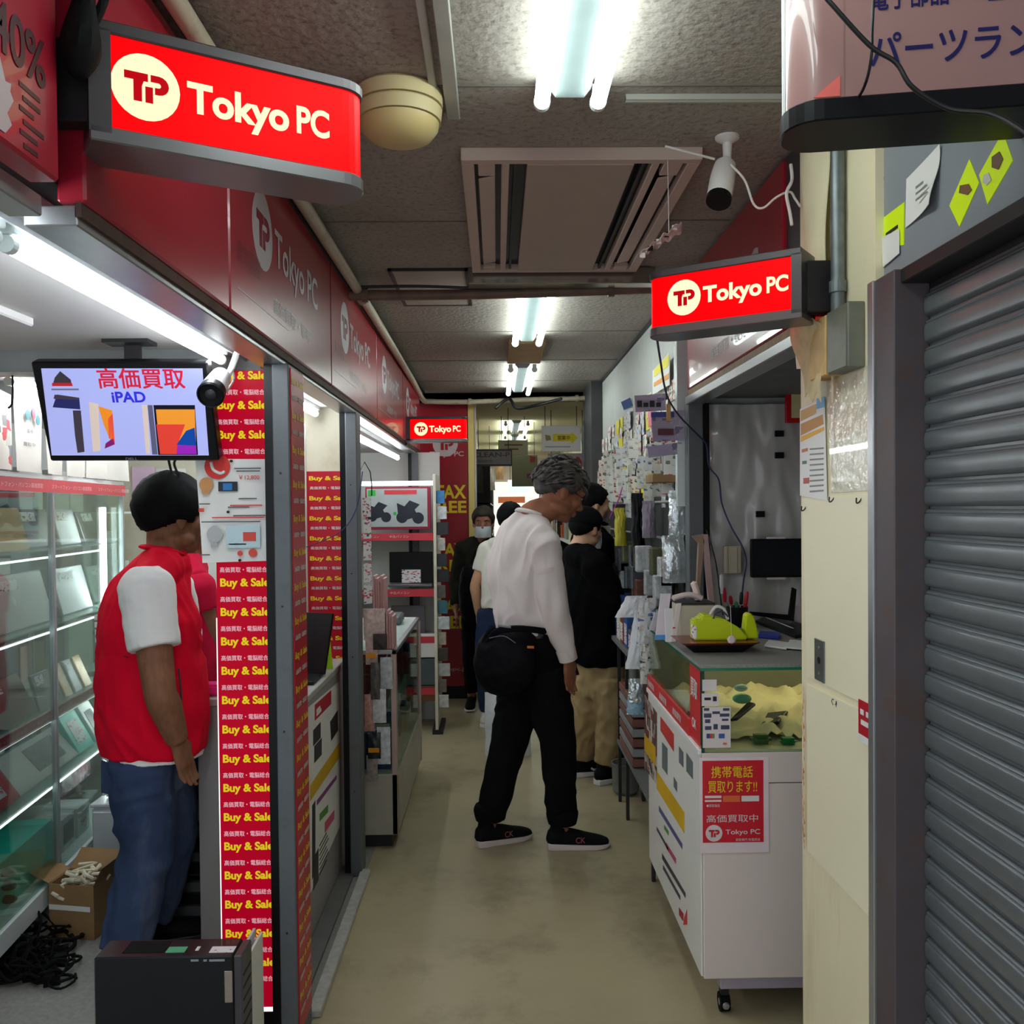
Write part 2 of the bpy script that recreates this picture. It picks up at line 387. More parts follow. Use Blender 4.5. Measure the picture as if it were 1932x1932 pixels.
def gate_post(x0, x1, y0, y1, lab):
    r = thing('stall_post', lab, 'post', ((x0+x1)/2, (y0+y1)/2, 0))
    obj('post_body', MB().box(x0, x1, y0, y1, 0.0, 1.895), M_grey, r, bevel=0.003)
    obj('guide_channel', MB().box(x0-0.024, x0, y0+0.01, y1, 0.0, 1.895), M_blk, r)
    m = MB(); [m.cyl((x0+0.02, y0, z), (x0+0.02, y0-0.002, z), 0.003, 8) for z in (0.35, 0.9, 1.24, 1.6)]
    obj('screw', m, M_dark, r); return r
gp = gate_post(-0.602, -0.557, 2.51, 2.70, 'near grey steel stall post with red and yellow strip on its corridor side')
gate_post(-0.612, -0.566, 3.77, 3.88, 'grey steel stall post between the second and third left stalls')
gate_post(-0.60, -0.555, 6.55, 6.66, 'far grey steel stall post beside the tall red banner')
BS = MB()
def buysale(parent, org, u, v, w, z0, z1, step, hh):
    """rows of the yellow Buy & Sale line and the small white line, from z1 down"""
    y = MB(); wt = MB(); z = z1 - step*0.35; k = 0
    while z > z0 + 0.02:
        if k % 2 == 0: addtext(y, 'Buy & Sale', V(org) + V(v)*(z-hh), u, v, width=w*0.90, height=hh, bold=0.035, lift=0.001)
        else: addtext(wt, '高価買取・電脳総合', V(org) + V(u)*w*0.02 + V(v)*(z-hh*0.62), u, v, width=w*0.86, height=hh*0.55, bold=0.012, lift=0.001)
        z -= step; k += 1
    obj('lettering', y, M_yel, parent); obj('lettering', wt, M_white, parent)
st = obj('printed_strip', MB().box(-0.557, -0.554, 2.525, 2.69, 0.06, 1.885), M_redp, gp)
buysale(st, V((-0.554, 2.53, 0)), Y_, Z_, 0.17, 0.1, 1.88, 0.047, 0.026)

# stall ceilings (soffits)
sbox('ceiling', (-2.35, -0.80, 0.2, 2.66, 1.955, 1.985), M_stallc)
sbox('ceiling', (-0.80, -0.645, 0.2, 2.70, 1.935, 1.96), M_enamel)
sbox('ceiling', (-2.35, -0.645, 2.70, 7.2, 1.935, 1.97), M_stallc)
m = MB().box(-2.35, -1.08, 0.2, 2.2, 1.935, 1.957); struct('ceiling', m, M_stallc, bevel=0.004)
sbox('trim_6', (-2.35, -0.66, 2.63, 2.70, 1.895, 1.957), mat('grey_beam', (134,136,136), 0.5), bevel=0.002)
m = MB().box(-0.705, -0.70, 0.2, 2.66, 1.92, 1.937).box(-0.66, -0.655, 0.2, 2.66, 1.925, 1.937); struct('trim_7', m, M_alu)
def tube_lamp(lab, x, z, y0, y1, r=0.013, base_w=0.03, m=M_tube2, name='strip_light', group=None):
    t = thing(name, lab, 'light', (x, (y0+y1)/2, z+0.02), group)
    obj('housing', MB().box(x-base_w/2, x+base_w/2, y0-0.02, y1+0.02, z+r*1.1, z+r*1.1+0.022), M_enamel, t, bevel=0.002)
    obj('tube', MB().cyl((x, y0, z), (x, y1, z), r, 16), m, t, smooth=True)
    obj('end_cap', MB().cyl((x, y0-0.016, z), (x, y0, z), r*1.05, 14), M_enamel, t); obj('end_cap', MB().cyl((x, y1, z), (x, y1+0.012, z), r*1.05, 14), M_enamel, t)
    return t
tube_lamp('slim strip light under the left soffit ending beside the television', -0.735, 1.905, 1.43, 2.50)
tube_lamp('slim strip light under the left soffit cut by the left photo edge', -0.735, 1.905, 0.45, 1.37)
tube_lamp('slim strip light over the second left stall', -0.76, 1.905, 2.95, 3.92)
tube_lamp('slim strip light over the third left stall showcase', -0.66, 1.84, 4.4, 6.2)
tube_lamp('added fill light strip deep inside the left shop behind the staff', -1.5, 1.905, 2.9, 4.1)  # tube added to light the shop interior
tube_lamp('added fill light strip over the rear of the left shop', -1.5, 1.905, 4.3, 5.4)  # second tube added as fill for the rear of the shop

# partition behind post 2 with the repeated print
sbox('wall_partition', (-0.86, -0.60, 4.00, 4.05, 0, 1.94), M_cream_wall)
pp = obj('printed_panel', MB().box(-0.815, -0.605, 3.994, 4.0, 0.3, 1.665), M_redp); tag(pp, 'red wall panel of repeated yellow lettering inside the second left stall', 'sign')
buysale(pp, V((-0.805, 3.994, 0)), X_, Z_, 0.185, 0.8, 1.66, 0.043, 0.024)
wb = obj('white_board', MB().box(-0.90, -0.80, 3.90, 3.915, 0.86, 1.86), M_paint, bevel=0.002); tag(wb, 'narrow white board with clipped notices beside the red panel', 'board')
o = obj('frame_edge', MB().box(-0.88, -0.806, 3.892, 3.898, 1.72, 1.85).box(-0.88, -0.806, 3.892, 3.898, 1.40, 1.41), mat('orange_frame', (214,150,40), 0.5), wb)

# ------------------------------------------------------------------ right side: cream wall, shutter, header
sbox('wall_right', (0.74, 0.84, 1.80, 2.245, 0, 2.40), M_cream)
sbox('wall_right', (0.757, 0.84, -0.3, 1.80, 1.932, 2.40), M_hdr)
sbox('trim_8', (0.728, 0.80, 1.785, 1.812, 0, 1.932), M_alu, bevel=0.002)
sbox('trim_9', (0.733, 0.80, 1.700, 1.785, 0, 1.932), M_jamb, bevel=0.002)
sbox('trim_10', (0.745, 0.80, -0.3, 1.700, 1.905, 1.932), M_dark, bevel=0.002)
sh = MB().box(0.80, 0.82, -0.3, 1.702, 0, 1.91); door = struct('door_1', sh, M_dark); tag(door, None, None)
PITCH = 0.0497
prof = [(0.001, 0.0), (-0.002, 0.002), (-0.0062, 0.0045), (-0.0072, 0.009), (-0.0080, 0.020), (-0.0076, 0.031), (-0.0062, 0.0355), (-0.0035, 0.0368), (-0.0048, 0.0385), (-0.0040, 0.0415), (-0.0005, 0.0435), (0.003, 0.0445), (0.003, PITCH), (0.006, PITCH), (0.006, 0.0)]
slat = None
nsl = int(1.91/PITCH)
for k in range(nsl):
    if slat is None:
        slat = obj('slat', MB().prism([(0.795+x, 1.697, 0.005+z) for x, z in prof], (0, -1.9, 0)), M_shut, door, smooth=True, ang=50)
    else:
        c = slat.copy(); COL.objects.link(c); c.parent = door; c.location = (0, 0, k*PITCH)
# raised sheets on the cream wall (laps, peeled edges)
WX = 0.74
def wy(px, py, x=WX): p = atx(px, py, x); return p
def wallpoly(name, pxs, m, lab=None, cat=None, th=0.004, parent=None):
    pts = [atx(px, py, WX) for px, py in pxs]
    o = obj(name, MB().prism([p for p in pts], (-th, 0, 0)), m, parent)
    if parent is None and lab: tag(o, lab, cat)
    return o
wallpoly('wall_sheet', [(1524,1290),(1652,1352),(1652,1560),(1642,1728),(1526,1604)], M_cream2, 'loose cream covering sheet with a slanted torn lower edge on the pillar', 'sheet', 0.004)
wallpoly('wall_sheet', [(1516,940),(1642,930),(1648,1335),(1524,1276)], M_cream2, 'middle cream covering sheet of the pillar above the slanted seam', 'sheet', 0.0025)
wallpoly('wall_sheet', [(1560,700),(1640,690),(1640,925),(1570,930)], mat('clear_film', (226,220,196), 0.12, var=0.03, bump=0.5, bscale=30, coat=0.6), 'glossy wrinkled film patch on the cream pillar below the conduit box', 'sheet', 0.0015)
m = MB()
for k in range(26):
    y0 = 1290+12*k; p = atx(1521+random.uniform(-2,2), y0, WX); m.add([p+V((-.006,0.004,0)), p+V((-.006,0.004,-.02)), p+V((-.008,-random.uniform(.004,.018),-.01))], [(0,1,2),(2,1,0)])
tag(obj('torn_edge', m, mat('torn_orange', (222,160,100), 0.8, var=0.2)), 'frayed orange torn edge running down the cream pillar', 'torn edge', kind='stuff')
m = MB()
for k in range(5): 
    p = atx(1646, 1690+k*8, WX-0.004); m.add([p, p+V((-.003,.012,-.03)), p+V((-.004,-.006,-.045))], [(0,1,2),(2,1,0)])
tag(obj('wood_splinter', m, M_wood), 'brown splinters at the lower corner of the loose sheet', 'splinter', kind='stuff')
# small marks and fittings on the pillar
p0 = atx(1548, 1287, WX); plate = thing('socket_plate', 'steel flush plate with two screws on the cream pillar', 'plate', p0)
a, b = atx(1541, 1203, WX), atx(1559, 1290, WX)
obj('plate', MB().box(WX-0.006, WX-0.0025, b.y, a.y, b.z, a.z), mat('dull_steel', (120,122,120), 0.35, metal=0.7, var=0.15), plate, bevel=0.001)
zc = (a.z+b.z)/2; yc = (a.y+b.y)/2
obj('key_hole', MB().cyl((WX-0.007, yc, zc), (WX-0.005, yc, zc), 0.008, 14), M_blk, plate)
obj('screw', MB().cyl((WX-0.0075, yc, zc+0.03), (WX-0.005, yc, zc+0.03), 0.003, 10).cyl((WX-0.0075, yc, zc-0.03), (WX-0.005, yc, zc-0.03), 0.003, 10), M_alu, plate)
a, b = atx(1620, 1318, WX-.005), atx(1646, 1412, WX-.005)
rs = paper('sticker', 'small red safety sticker with white pictograms low on the cream pillar', 'sticker', (WX-0.0042, a.y, b.z), -Y_, Z_, a.y-b.y, a.z-b.z, M_redp)
t = MB(); q = V((WX-0.006, a.y, b.z)); W_ = a.y-b.y; H_ = a.z-b.z
quad(t, q, -Y_, Z_, W_, H_*0.17); quad(t, q - Y_*W_*0.18 + Z_*H_*0.66, -Y_, Z_, W_*0.24, H_*0.13); quad(t, q - Y_*W_*0.60 + Z_*H_*0.66, -Y_, Z_, W_*0.16, H_*0.13); quad(t, q - Y_*W_*0.22 + Z_*H_*0.42, -Y_, Z_, W_*0.55, H_*0.12)
obj('lettering', t, M_white, rs)
t = MB(); p = atx(1572, 1330, WX-.004)
t.tube([p, p+V((0,.008,.006)), p+V((0,.004,.012)), p+V((0,-.004,.012))], 0.0011, 6); t.tube([p+V((0,-.012,.004)), p+V((0,-.022,.006)), p+V((0,-.018,.012)), p+V((0,-.018,.0))], 0.0011, 6)
tag(obj('pen_mark', t, M_ink), 'small black handwritten scribble on the cream pillar', 'mark')
for px, py, wh_ in ((1522,960,'left'),(1627,945,'right'),(1575,943,'middle')): 
    t = MB(); p = atx(px, py, WX); t.tube([p+V((0,0,.008)), p+V((-.006,0,-.002)), p+V((-.012,0,-.004)), p+V((-.012,0,.006))], 0.0016, 6); tag(obj('wall_hook', t, M_dark), wh_+' one of the three tiny dark hooks on the cream pillar', 'hook', 'hooks on the cream pillar')

# opening of the right shop
sbox('wall_right', (0.775, 0.84, 2.245, 3.60, 1.93, 2.40), M_dark)
rf = thing('sign_fascia', 'red shop sign panel with silver lettering above the right opening', 'sign', (0.76, 2.9, 1.95))
p = obj('sign_panel', MB().box(0.74, 0.775, 2.385, 3.585, 1.95, 2.385), M_red, rf, bevel=0.004)
t = MB(); disc(t, (0.74, 3.30, 2.20), -Y_, Z_, 0.095); addtext(t, 'Tokyo PC', (0.74, 3.18, 2.10), -Y_, Z_, width=0.58, height=0.13, bold=0.015); addtext(t, '高価買取・販売', (0.74, 3.2, 2.0), -Y_, Z_, width=0.46, height=0.042)
obj('lettering', t, M_greyprint, p)
g = MB(); tp_mark(g, (0.7395, 3.30, 2.20), -Y_, Z_, 0.095); obj('lettering', g, M_redp, p)
obj('sign_panel', MB().box(0.75, 0.775, 2.245, 2.38, 1.95, 2.39), mat('dark_gap', (60,56,58), 0.6), rf)
sbox('trim_11', (0.745, 0.80, 2.245, 3.60, 1.925, 1.95), M_wood, bevel=0.002)
sbox('trim_12', (0.735, 0.80, 2.245, 3.60, 1.893, 1.925), M_alu, bevel=0.003)
rp = thing('stall_post', 'grey steel post at the far side of the right opening', 'post', (0.77, 3.62, 0))
obj('post_body', MB().box(0.742, 0.80, 3.58, 3.65, 0, 1.9), M_grey, rp, bevel=0.003); obj('guide_channel', MB().box(0.80, 0.826, 3.59, 3.65, 0, 1.9), M_blk, rp)
# interior of the right shop
M_film = mat('grey_plastic_film', (196,196,194), 0.28, var=0.06, scale=3, bump=0.15, bscale=14, coat=0.4)
def film(u, v):
    x = 0.826 + u*0.79; z = 0.0 + v*1.90
    d = 0.005*math.sin(7*u*PI + 3*math.sin(v*5)) + 0.020*math.sin(13*math.atan2(u-0.30, 1.0-v+.02)) * min(1, math.hypot(u-.3, 1-v)/.35)**2 * max(0, 1-abs(v-.55)*1.8) + 0.016*noise.noise(V((u*7, v*6, 3))) + 0.008*noise.noise(V((u*22, v*20, 3)))
    return V((x, 3.655 + d, z))
fm = MB().sheet(film, 90, 90, 0.002); o = obj('plastic_sheet', fm, M_film, smooth=True); OFF[o]; tag(o, 'grey crumpled plastic dust sheet hung as the back of the right shop', 'sheet')
for px, py, wh_ in ((1471,818,'topmost'),(1471,859,'middle'),(1435,970,'lowest')): 
    p = aty(px, py, 3.63); tag(obj('tape_patch', MB().box(p.x-0.017, p.x+0.017, 3.63, 3.640, p.z-0.012, p.z+0.012), M_blk), wh_+' small black tape patch on the grey plastic sheet', 'tape', 'tape patches')
sbox('wall_back_right', (0.80, 1.62, 3.70, 3.76, 0, 2.4), M_wallg)
sbox('ceiling', (0.80, 1.62, 2.0, 3.70, 1.93, 1.96), mat('grey_soffit', (112,116,116), 0.6, var=0.08))
sbox('wall_right', (0.84, 1.62, 1.95, 2.02, 0, 2.4), M_wallg)
# far right wall behind the hanging goods
sbox('wall_right', (0.76, 0.84, 3.65, 6.62, 0, 2.40), M_wallg)
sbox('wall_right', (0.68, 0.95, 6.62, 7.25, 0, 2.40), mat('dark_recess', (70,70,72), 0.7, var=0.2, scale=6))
sbox('trim_13', (0.745, 0.76, 3.65, 6.62, 2.385, 2.40), M_dark)
# ------------------------------------------------------------------ illuminated projecting signs
M_case = mat('sign_case_metal', (86,82,84), 0.38, metal=0.6, var=0.08)
M_glow = mat('lit_red_face', (255,0,6), 0.4, var=0.0, emit=0.72)
M_glowl = mat('lit_cream_letter', (255,246,196), 0.4, var=0.0, emit=0.72)
M_glowr = mat('lit_logo_red', (200,0,16), 0.4, var=0.0, emit=0.55)
def light_sign(lab, A, B, z0, z1, T, tip_end, logo_u, logo_r, tx0, tx1, th, zc, side=1, rr=0.045):
    """box between plan points A (left) and B (right); rounded at the tip"""
    A, B = V((A[0], A[1], 0)), V((B[0], B[1], 0)); u = (B-A).normalized(); L = (B-A).length; w = V((-u.y, u.x, 0))   # w: away from the viewer
    def outline(ins, lo, hi):
        pts = []; r = rr
        if tip_end:
            pts = [(lo, ins)] + [(hi-r + (r-ins)*math.sin(a), r - (r-ins)*math.cos(a)) for a in [i*PI/2/6 for i in range(7)]] + [(hi-ins, T-r)] + [(hi-r+(r-ins)*math.cos(a), T-r+(r-ins)*math.sin(a)) for a in [i*PI/2/6 for i in range(1, 7)]] + [(lo, T-ins)]
        else:
            pts = [(hi, ins), (hi, T-ins)] + [(lo+r-(r-ins)*math.sin(a), T-r+(r-ins)*math.cos(a)) for a in [i*PI/2/6 for i in range(7)]] + [(lo+r-(r-ins)*math.cos(a), r-(r-ins)*math.sin(a)) for a in [i*PI/2/6 for i in range(7)]]
        return [A + u*a + w*b for a, b in pts]
    t = thing('illuminated_sign', lab, 'sign', A + u*L/2 + Z_*z0)
    capb, capt = 0.021, 0.017
    obj('bottom_cap', MB().prism([p + Z_*z0 for p in outline(0, 0, L)], Z_*capb), mat('sign_case_bottom', (128,126,128), 0.3, metal=0.7, var=0.06), t, bevel=0.002)
    obj('top_cap', MB().prism([p + Z_*(z1-capt) for p in outline(0, 0, L)], Z_*capt), M_case, t, bevel=0.002)
    fl, fh = (0.028, L) if tip_end else (0, L-0.022)
    obj('lit_face', MB().prism([p + Z_*(z0+capb) for p in outline(0.004, fl, fh)], Z_*(z1-z0-capb-capt)), M_glow, t)
    a0, a1 = (0, 0.028) if tip_end else (L-0.022, L)
    c = A + u*(a0+a1)/2 + w*T/2
    obj('end_frame', MB().obox(c + Z_*(z0+z1)/2, u*(a1-a0)/2, w*T/2, Z_*((z1-z0)/2-0.012)), M_case, t)
    lt = MB(); org = A + w*0.004
    disc(lt, org + u*logo_u + Z_*zc, u, Z_, logo_r, 0.0015)
    addtext(lt, 'Tokyo', org + u*tx0 + Z_*(zc-th*0.62), u, Z_, width=(tx1-tx0)*0.70, height=th, bold=0.035, lift=0.0015)
    addtext(lt, 'PC', org + u*(tx0 + (tx1-tx0)*0.755) + Z_*(zc-th*0.36), u, Z_, width=(tx1-tx0)*0.245, height=th*0.74, bold=0.03, lift=0.0015)
    obj('lettering', lt, M_glowl, t)
    g = MB(); tp_mark(g, org + u*logo_u + Z_*zc - w*0.001, u, Z_, logo_r); obj('emblem', g, M_glowr, t)
    # the same print on the back face
    return t, A, B, u, w
a, b = aty(165, 60, 1.24), aty(165, 285, 1.24); c, d = aty(700, 130, 1.44), aty(694, 350, 1.47)
Z0, Z1 = (b.z + d.z)/2, (a.z + c.z)/2
s1 = light_sign('large lit red shop sign with cream lettering hanging at the upper left', (a.x, 1.24), (c.x, 1.44), Z0, Z1, 0.105, True, 0.072, 0.0445, 0.126, 0.332, 0.056, (Z0+Z1)/2+0.003)
m = MB().box(-0.62, a.x+0.004, 1.255, 1.29, Z0+0.03, Z1-0.02).box(-0.66, -0.60, 1.222, 1.285, 1.96, 2.40); obj('bracket', m, M_dark, s1[0], bevel=0.003)
m = MB(); p = aty(152, 90, 1.22); m.loft([p+V((.012,0,.12)), p+V((.006,0,.06)), p, p+V((-.004,0,-.035))], [0.008, 0.014, 0.026, 0.012], seg=10)
m.tube([p+V((.02,0,.14)), p+V((.03,.01,.08)), p+V((.01,.01,.03))], 0.006); obj('cable_bundle', m, M_blkmat, s1[0], smooth=True)
a, b = aty(1213, 500, 2.16), aty(1213, 618, 2.16); c, d = aty(1512, 480, 1.95), aty(1512, 612, 1.95)
Z0, Z1 = (b.z + d.z)/2-0.004, (a.z + c.z)/2
s2 = light_sign('lit red shop sign with cream lettering projecting from the right pillar', (a.x, 2.16), (c.x, 1.95), Z0, Z1, 0.10, False, 0.100, 0.040, 0.146, 0.338, 0.048, (Z0+Z1)/2+0.004)
obj('bracket', MB().box(c.x-0.004, 0.76, 1.985, 2.04, Z0+0.02, Z1-0.02), M_dark, s2[0], bevel=0.002)
a, b = aty(765, 786, 5.8), aty(765, 833, 5.8); c = aty(881, 786, 5.8)
s3 = light_sign('small distant lit red shop sign above the tall banner', (a.x, 5.80), (c.x, 5.80), b.z-0.005, a.z, 0.10, True, 0.095, 0.042, 0.146, 0.342, 0.052, (a.z+b.z)/2)
obj('bracket', MB().box(a.x-0.03, a.x+0.004, 5.83, 5.87, b.z-0.02, 2.30), M_blk, s3[0], bevel=0.003)

# unlit beige sign at the upper right
A = V((0.40, 1.27, 0)); B = V((1.0, 1.165, 0)); u = (B-A).normalized(); wv = V((-u.y, u.x, 0)); L = (B-A).length
bz = aty(1560, 180, 1.25).z
bs = thing('hanging_sign', 'large unlit pale sign box with blue katakana lettering at the upper right', 'sign', A + u*L/2 + Z_*(bz-0.03))
def outl(ins, r=0.05, T=0.12):
    pts = [(L, ins), (L, T-ins)] + [(r-(r-ins)*math.sin(q), T-r+(r-ins)*math.cos(q)) for q in [i*PI/2/6 for i in range(7)]] + [(r-(r-ins)*math.cos(q), r-(r-ins)*math.sin(q)) for q in [i*PI/2/6 for i in range(7)]]
    return [A + u*x + wv*y for x, y in pts]
obj('bottom_cap', MB().prism([p + Z_*(bz-0.028) for p in outl(0)], Z_*0.03), M_blk, bs, bevel=0.002)
fc = obj('sign_face', MB().prism([p + Z_*(bz+0.002) for p in outl(0.004)], Z_*0.30), mat('beige_acrylic', (160,122,118), 0.25, var=0.03, scale=2, coat=0.5), bs, smooth=True)
obj('edge_trim', MB().cyl(A + u*0.004 + wv*0.05 + Z_*bz, A + u*0.004 + wv*0.05 + Z_*(bz+0.3), 0.0035, 8), M_enamel, bs)
M_blue = mat('navy_print', (26,24,88), 0.45)
def face_u(px): # u coordinate on the face for a photo column
    d = ray(px, 100); n = V((wv.x, wv.y, 0)); t = (A - CAMP).dot(n)/d.dot(n); return (CAMP + d*t - A).dot(u)
def face_pt(px, py):
    d = ray(px, py); t = (A + wv*0.004 - CAMP).dot(wv)/d.dot(wv); return CAMP + d*t
t = MB(); org = A + wv*0.004; x0 = face_u(1643); x1 = face_u(1932)
zb = face_pt(1700, 124).z; zt = face_pt(1700, 62).z
addtext(t, 'パーツランド', org + u*x0 + Z_*zb, u, Z_, width=(face_u(1895)-x0)/4*5.95, height=zt-zb, bold=0.02)
zb = face_pt(1700, 17).z
addtext(t, '電子部品', org + u*x0 + Z_*zb, u, Z_, width=face_u(1790)-x0, height=0.034, bold=0.02)
addtext(t, 'LED', org + u*face_u(1866) + Z_*zb, u, Z_, width=0.10, height=0.034, bold=0.03)
obj('lettering', t, M_blue, fc)
t = MB(); addtext(t, '|', org + u*face_u(1592) + Z_*(bz+0.004), u, Z_, width=0.0012, height=0.29); obj('panel_seam', t, mat('seam', (150,112,108), 0.5), fc)
t = MB(); poly(t, [(0, 0), (0.035, 0.028), (0.035, 0.0)], org + u*face_u(1535) + Z_*(bz+0.004), u, Z_); obj('peeled_mark', t, mat('salmon', (226,110,100), 0.4), fc)
M_cable = mat('black_cable', (18,18,20), 0.45, var=0.1)
def cable(lab, pts, r=0.0035, m=None, sub=6, name='cable', group=None, seg=8):
    o = obj(name, MB().tube(pts, r, seg, sub), m or M_cable, smooth=True); return tag(o, lab, 'cable', group)
cable('thick black cable sagging diagonally across the pale sign at the upper right', [aty(x, y, Y) for x, y, Y in ((1500,-70,1.20),(1562,0,1.18),(1640,85,1.17),(1690,118,1.16),(1722,165,1.15),(1790,205,1.14),(1870,215,1.10),(1935,250,1.06),(2040,330,1.0))], 0.003)
cable('thin dark cable dropping behind the pale sign to the pillar corner', [aty(x, y, Y) for x, y, Y in ((1650,-40,1.18),(1646,40,1.18),(1642,120,1.18),(1622,180,1.25),(1590,205,1.6),(1530,240,1.9),(1496,285,2.2))], 0.002)

# ------------------------------------------------------------------ ceiling fluorescent fixtures
def fluor(lab, x0, x1, y0, y1, zt=2.352):
    xc = (x0+x1)/2; t = thing('ceiling_light', lab, 'light', (xc, (y0+y1)/2, zt-0.017))
    pr = [(-.045,.03),(-.03,.012),(.03,.012),(.045,.03),(.045,.048),(-.045,.048)]
    obj('reflector', MB().prism([(xc+a, y0-0.01, zt+b) for a, b in pr], (0, y1-y0+0.02, 0)), mat('reflector_grey', (150,164,164), 0.5), t)
    for x in (x0, x1):
        obj('tube', MB().cyl((x, y0, zt), (x, y1, zt), 0.0162, 18), M_tube, t, smooth=True)
        obj('end_cap', MB().cyl((x, y1, zt), (x, y1+0.014, zt), 0.0175, 16).box(x-0.012, x+0.012, y1-0.002, y1+0.012, zt, zt+0.035), M_enamel, t)
        obj('end_cap', MB().cyl((x, y0-0.014, zt), (x, y0, zt), 0.0175, 16).box(x-0.012, x+0.012, y0-0.012, y0+0.002, zt, zt+0.035), M_enamel, t)
    obj('end_plate', MB().box(xc-0.02, xc+0.02, y1+0.008, y1+0.016, zt+0.014, zt+0.04), M_dark, t)
    return t
fluor('nearest twin tube ceiling light cut by the top photo edge', 0.103, 0.221, 0.78, 1.96)
fluor('second twin tube ceiling light behind the dark cross pipe', 0.103, 0.226, 3.66, 4.82)
fluor('third twin tube ceiling light beyond the brown ceiling board', 0.093, 0.240, 5.75, 6.93)
fluor('twin tube ceiling light over the deep end of the passage', 0.09, 0.30, 8.8, 9.95, 2.29)
fluor('farthest twin tube ceiling light over the deep end of the passage', 0.10, 0.32, 10.5, 11.7, 2.29)
tag(obj('ceiling_board', MB().box(0.07, 0.27, 4.93, 5.62, 2.37, 2.40), mat('brown_board', (150,120,84), 0.6, var=0.15, scale=10), bevel=0.004), 'brown board on the ceiling between two twin tube lights', 'board')

# ------------------------------------------------------------------ air conditioner cassette
ac = thing('air_conditioner', 'beige two way ceiling cassette air conditioner with black side slots', 'air conditioner', (0.22, 2.88, 2.36))
M_ac = mat('ac_beige', (196,176,166), 0.5, var=0.03, scale=2); M_ac2 = mat('ac_panel', (176,160,148), 0.55, var=0.03)
y0, y1, zb = 2.33, 3.44, 2.368
fr = MB(); X0, X1 = -0.082, 0.524
fr.box(X0, X1, y0, y0+0.03, zb, 2.40).box(X0, X1, y1-0.03, y1, zb, 2.40)
for a, b in ((X0, -0.050), (0.020, 0.040), (0.402, 0.422), (0.492, X1)): fr.box(a, b, y0+0.03, y1-0.03, zb, 2.40)
obj('frame', fr, M_ac, ac, bevel=0.002)
obj('slot_back', MB().box(-0.05, 0.492, y0+0.03, y1-0.03, 2.392, 2.399), M_blk, ac)
obj('grille_panel', MB().box(0.085, 0.357, y0+0.03, y1-0.03, zb-0.002, 2.388), M_ac2, ac, bevel=0.002)
for xa, xb in ((-0.044, 0.008), (0.430, 0.486)):
    l = MB().obox(((xa+xb)/2, (y0+y1)/2+0.02, zb+0.010), (0.022, 0, 0.004), (0, (y1-y0)/2-0.13, 0), (0, 0, 0.003)).box(xa+0.004, xb-0.004, y0+0.03, y0+0.12, zb+0.002, zb+0.02).box(xa+0.004, xb-0.004, y1-0.07, y1-0.03, zb+0.002, zb+0.02)
    obj('louver', l, M_ac, ac, bevel=0.002)
for xa in (0.052, 0.378): obj('slot_vane', MB().box(xa, xa+0.008, y0+0.03, y1-0.03, zb+0.006, 2.39), M_dark, ac)
tag(obj('metal_duct', MB().box(-0.10, 0.60, 3.47, 3.545, 2.335, 2.395), mat('shiny_duct', (170,168,160), 0.18, metal=0.9, var=0.1, scale=14), bevel=0.003), 'shiny metal duct strip across the ceiling just beyond the air conditioner', 'duct')
h = MB(); y0, y1, xa, xb = 3.49, 4.10, -0.40, -0.10
for b in ((xa, xb, y0, y0+0.012), (xa, xb, y1-0.012, y1), (xa, xa+0.012, y0, y1), (xb-0.012, xb, y0, y1)): h.box(b[0], b[1], b[2], b[3], 2.39, 2.401)
hh = thing('access_hatch', 'square access hatch with dark frame in the ceiling left of the cross pipe', 'hatch', (-0.25, 3.8, 2.39)); obj('frame', h, M_dark, hh); obj('hatch_panel', MB().box(xa+0.014, xb-0.014, y0+0.014, y1-0.014, 2.392, 2.401), mat('hatch_plaster', (176,166,158), 0.8), hh)
# surface strips on the near ceiling
tag(obj('ceiling_strip', MB().box(0.29, 0.735, 2.035, 2.055, 2.388, 2.40).cyl((0.29, 2.045, 2.392), (0.735, 2.045, 2.392), 0.006, 8), mat('strip_paint', (168,166,158), 0.6)), 'painted conduit strip across the near ceiling right of the tube light', 'conduit')
tag(obj('ceiling_strip', MB().box(-0.135, -0.118, 0.3, 2.13, 2.388, 2.40).box(-0.105, -0.075, 0.3, 2.13, 2.384, 2.40), mat('strip_paint', (168,166,158), 0.6), bevel=0.002), 'painted double cover strip running along the near ceiling to a joint', 'conduit')

# ------------------------------------------------------------------ pipes along the left fascia and across
def pipe(lab, pts, r, clamps=(), m=M_pipe, name='pipe'):
    t = thing(name, lab, 'pipe', pts[0]); obj('pipe_run', MB().loft(pts, [r]*len(pts), ref=(0.3, 0.2, 0.9), seg=12, sub=5), m, t, smooth=True)
    for p, d in clamps:
        d = V(d).normalized(); obj('clamp', MB().cyl(V(p)-d*0.012, V(p)+d*0.012, r*1.35, 14), m, t)
    return t
pipe('long cream pipe running above the left sign panels then turning across the far ceiling', [(-0.525, 0.4, 2.345), (-0.525, 2.0, 2.345), (-0.53, 4.0, 2.345), (-0.54, 6.0, 2.335), (-0.55, 7.02, 2.325), (-0.49, 7.12, 2.32), (-0.2, 7.12, 2.315), (0.3, 7.12, 2.33), (0.66, 7.12, 2.335), (0.70, 7.12, 2.36), (0.70, 7.12, 2.40)], 0.019, [((-0.53, 3.75, 2.345), Y_), ((-0.2, 7.12, 2.315), X_), ((0.62, 7.12, 2.335), X_)])
pipe('dark stained pipe crossing the ceiling beyond the air conditioner', [(-0.56, 3.6, 2.325), (-0.2, 3.6, 2.325), (0.2, 3.6, 2.333), (0.62, 3.6, 2.345), (0.76, 3.6, 2.345)], 0.020, [((0.45, 3.6, 2.34), X_), ((-0.5, 3.6, 2.325), X_)], mat('stained_pipe', (112,92,82), 0.5, var=0.25, scale=12))
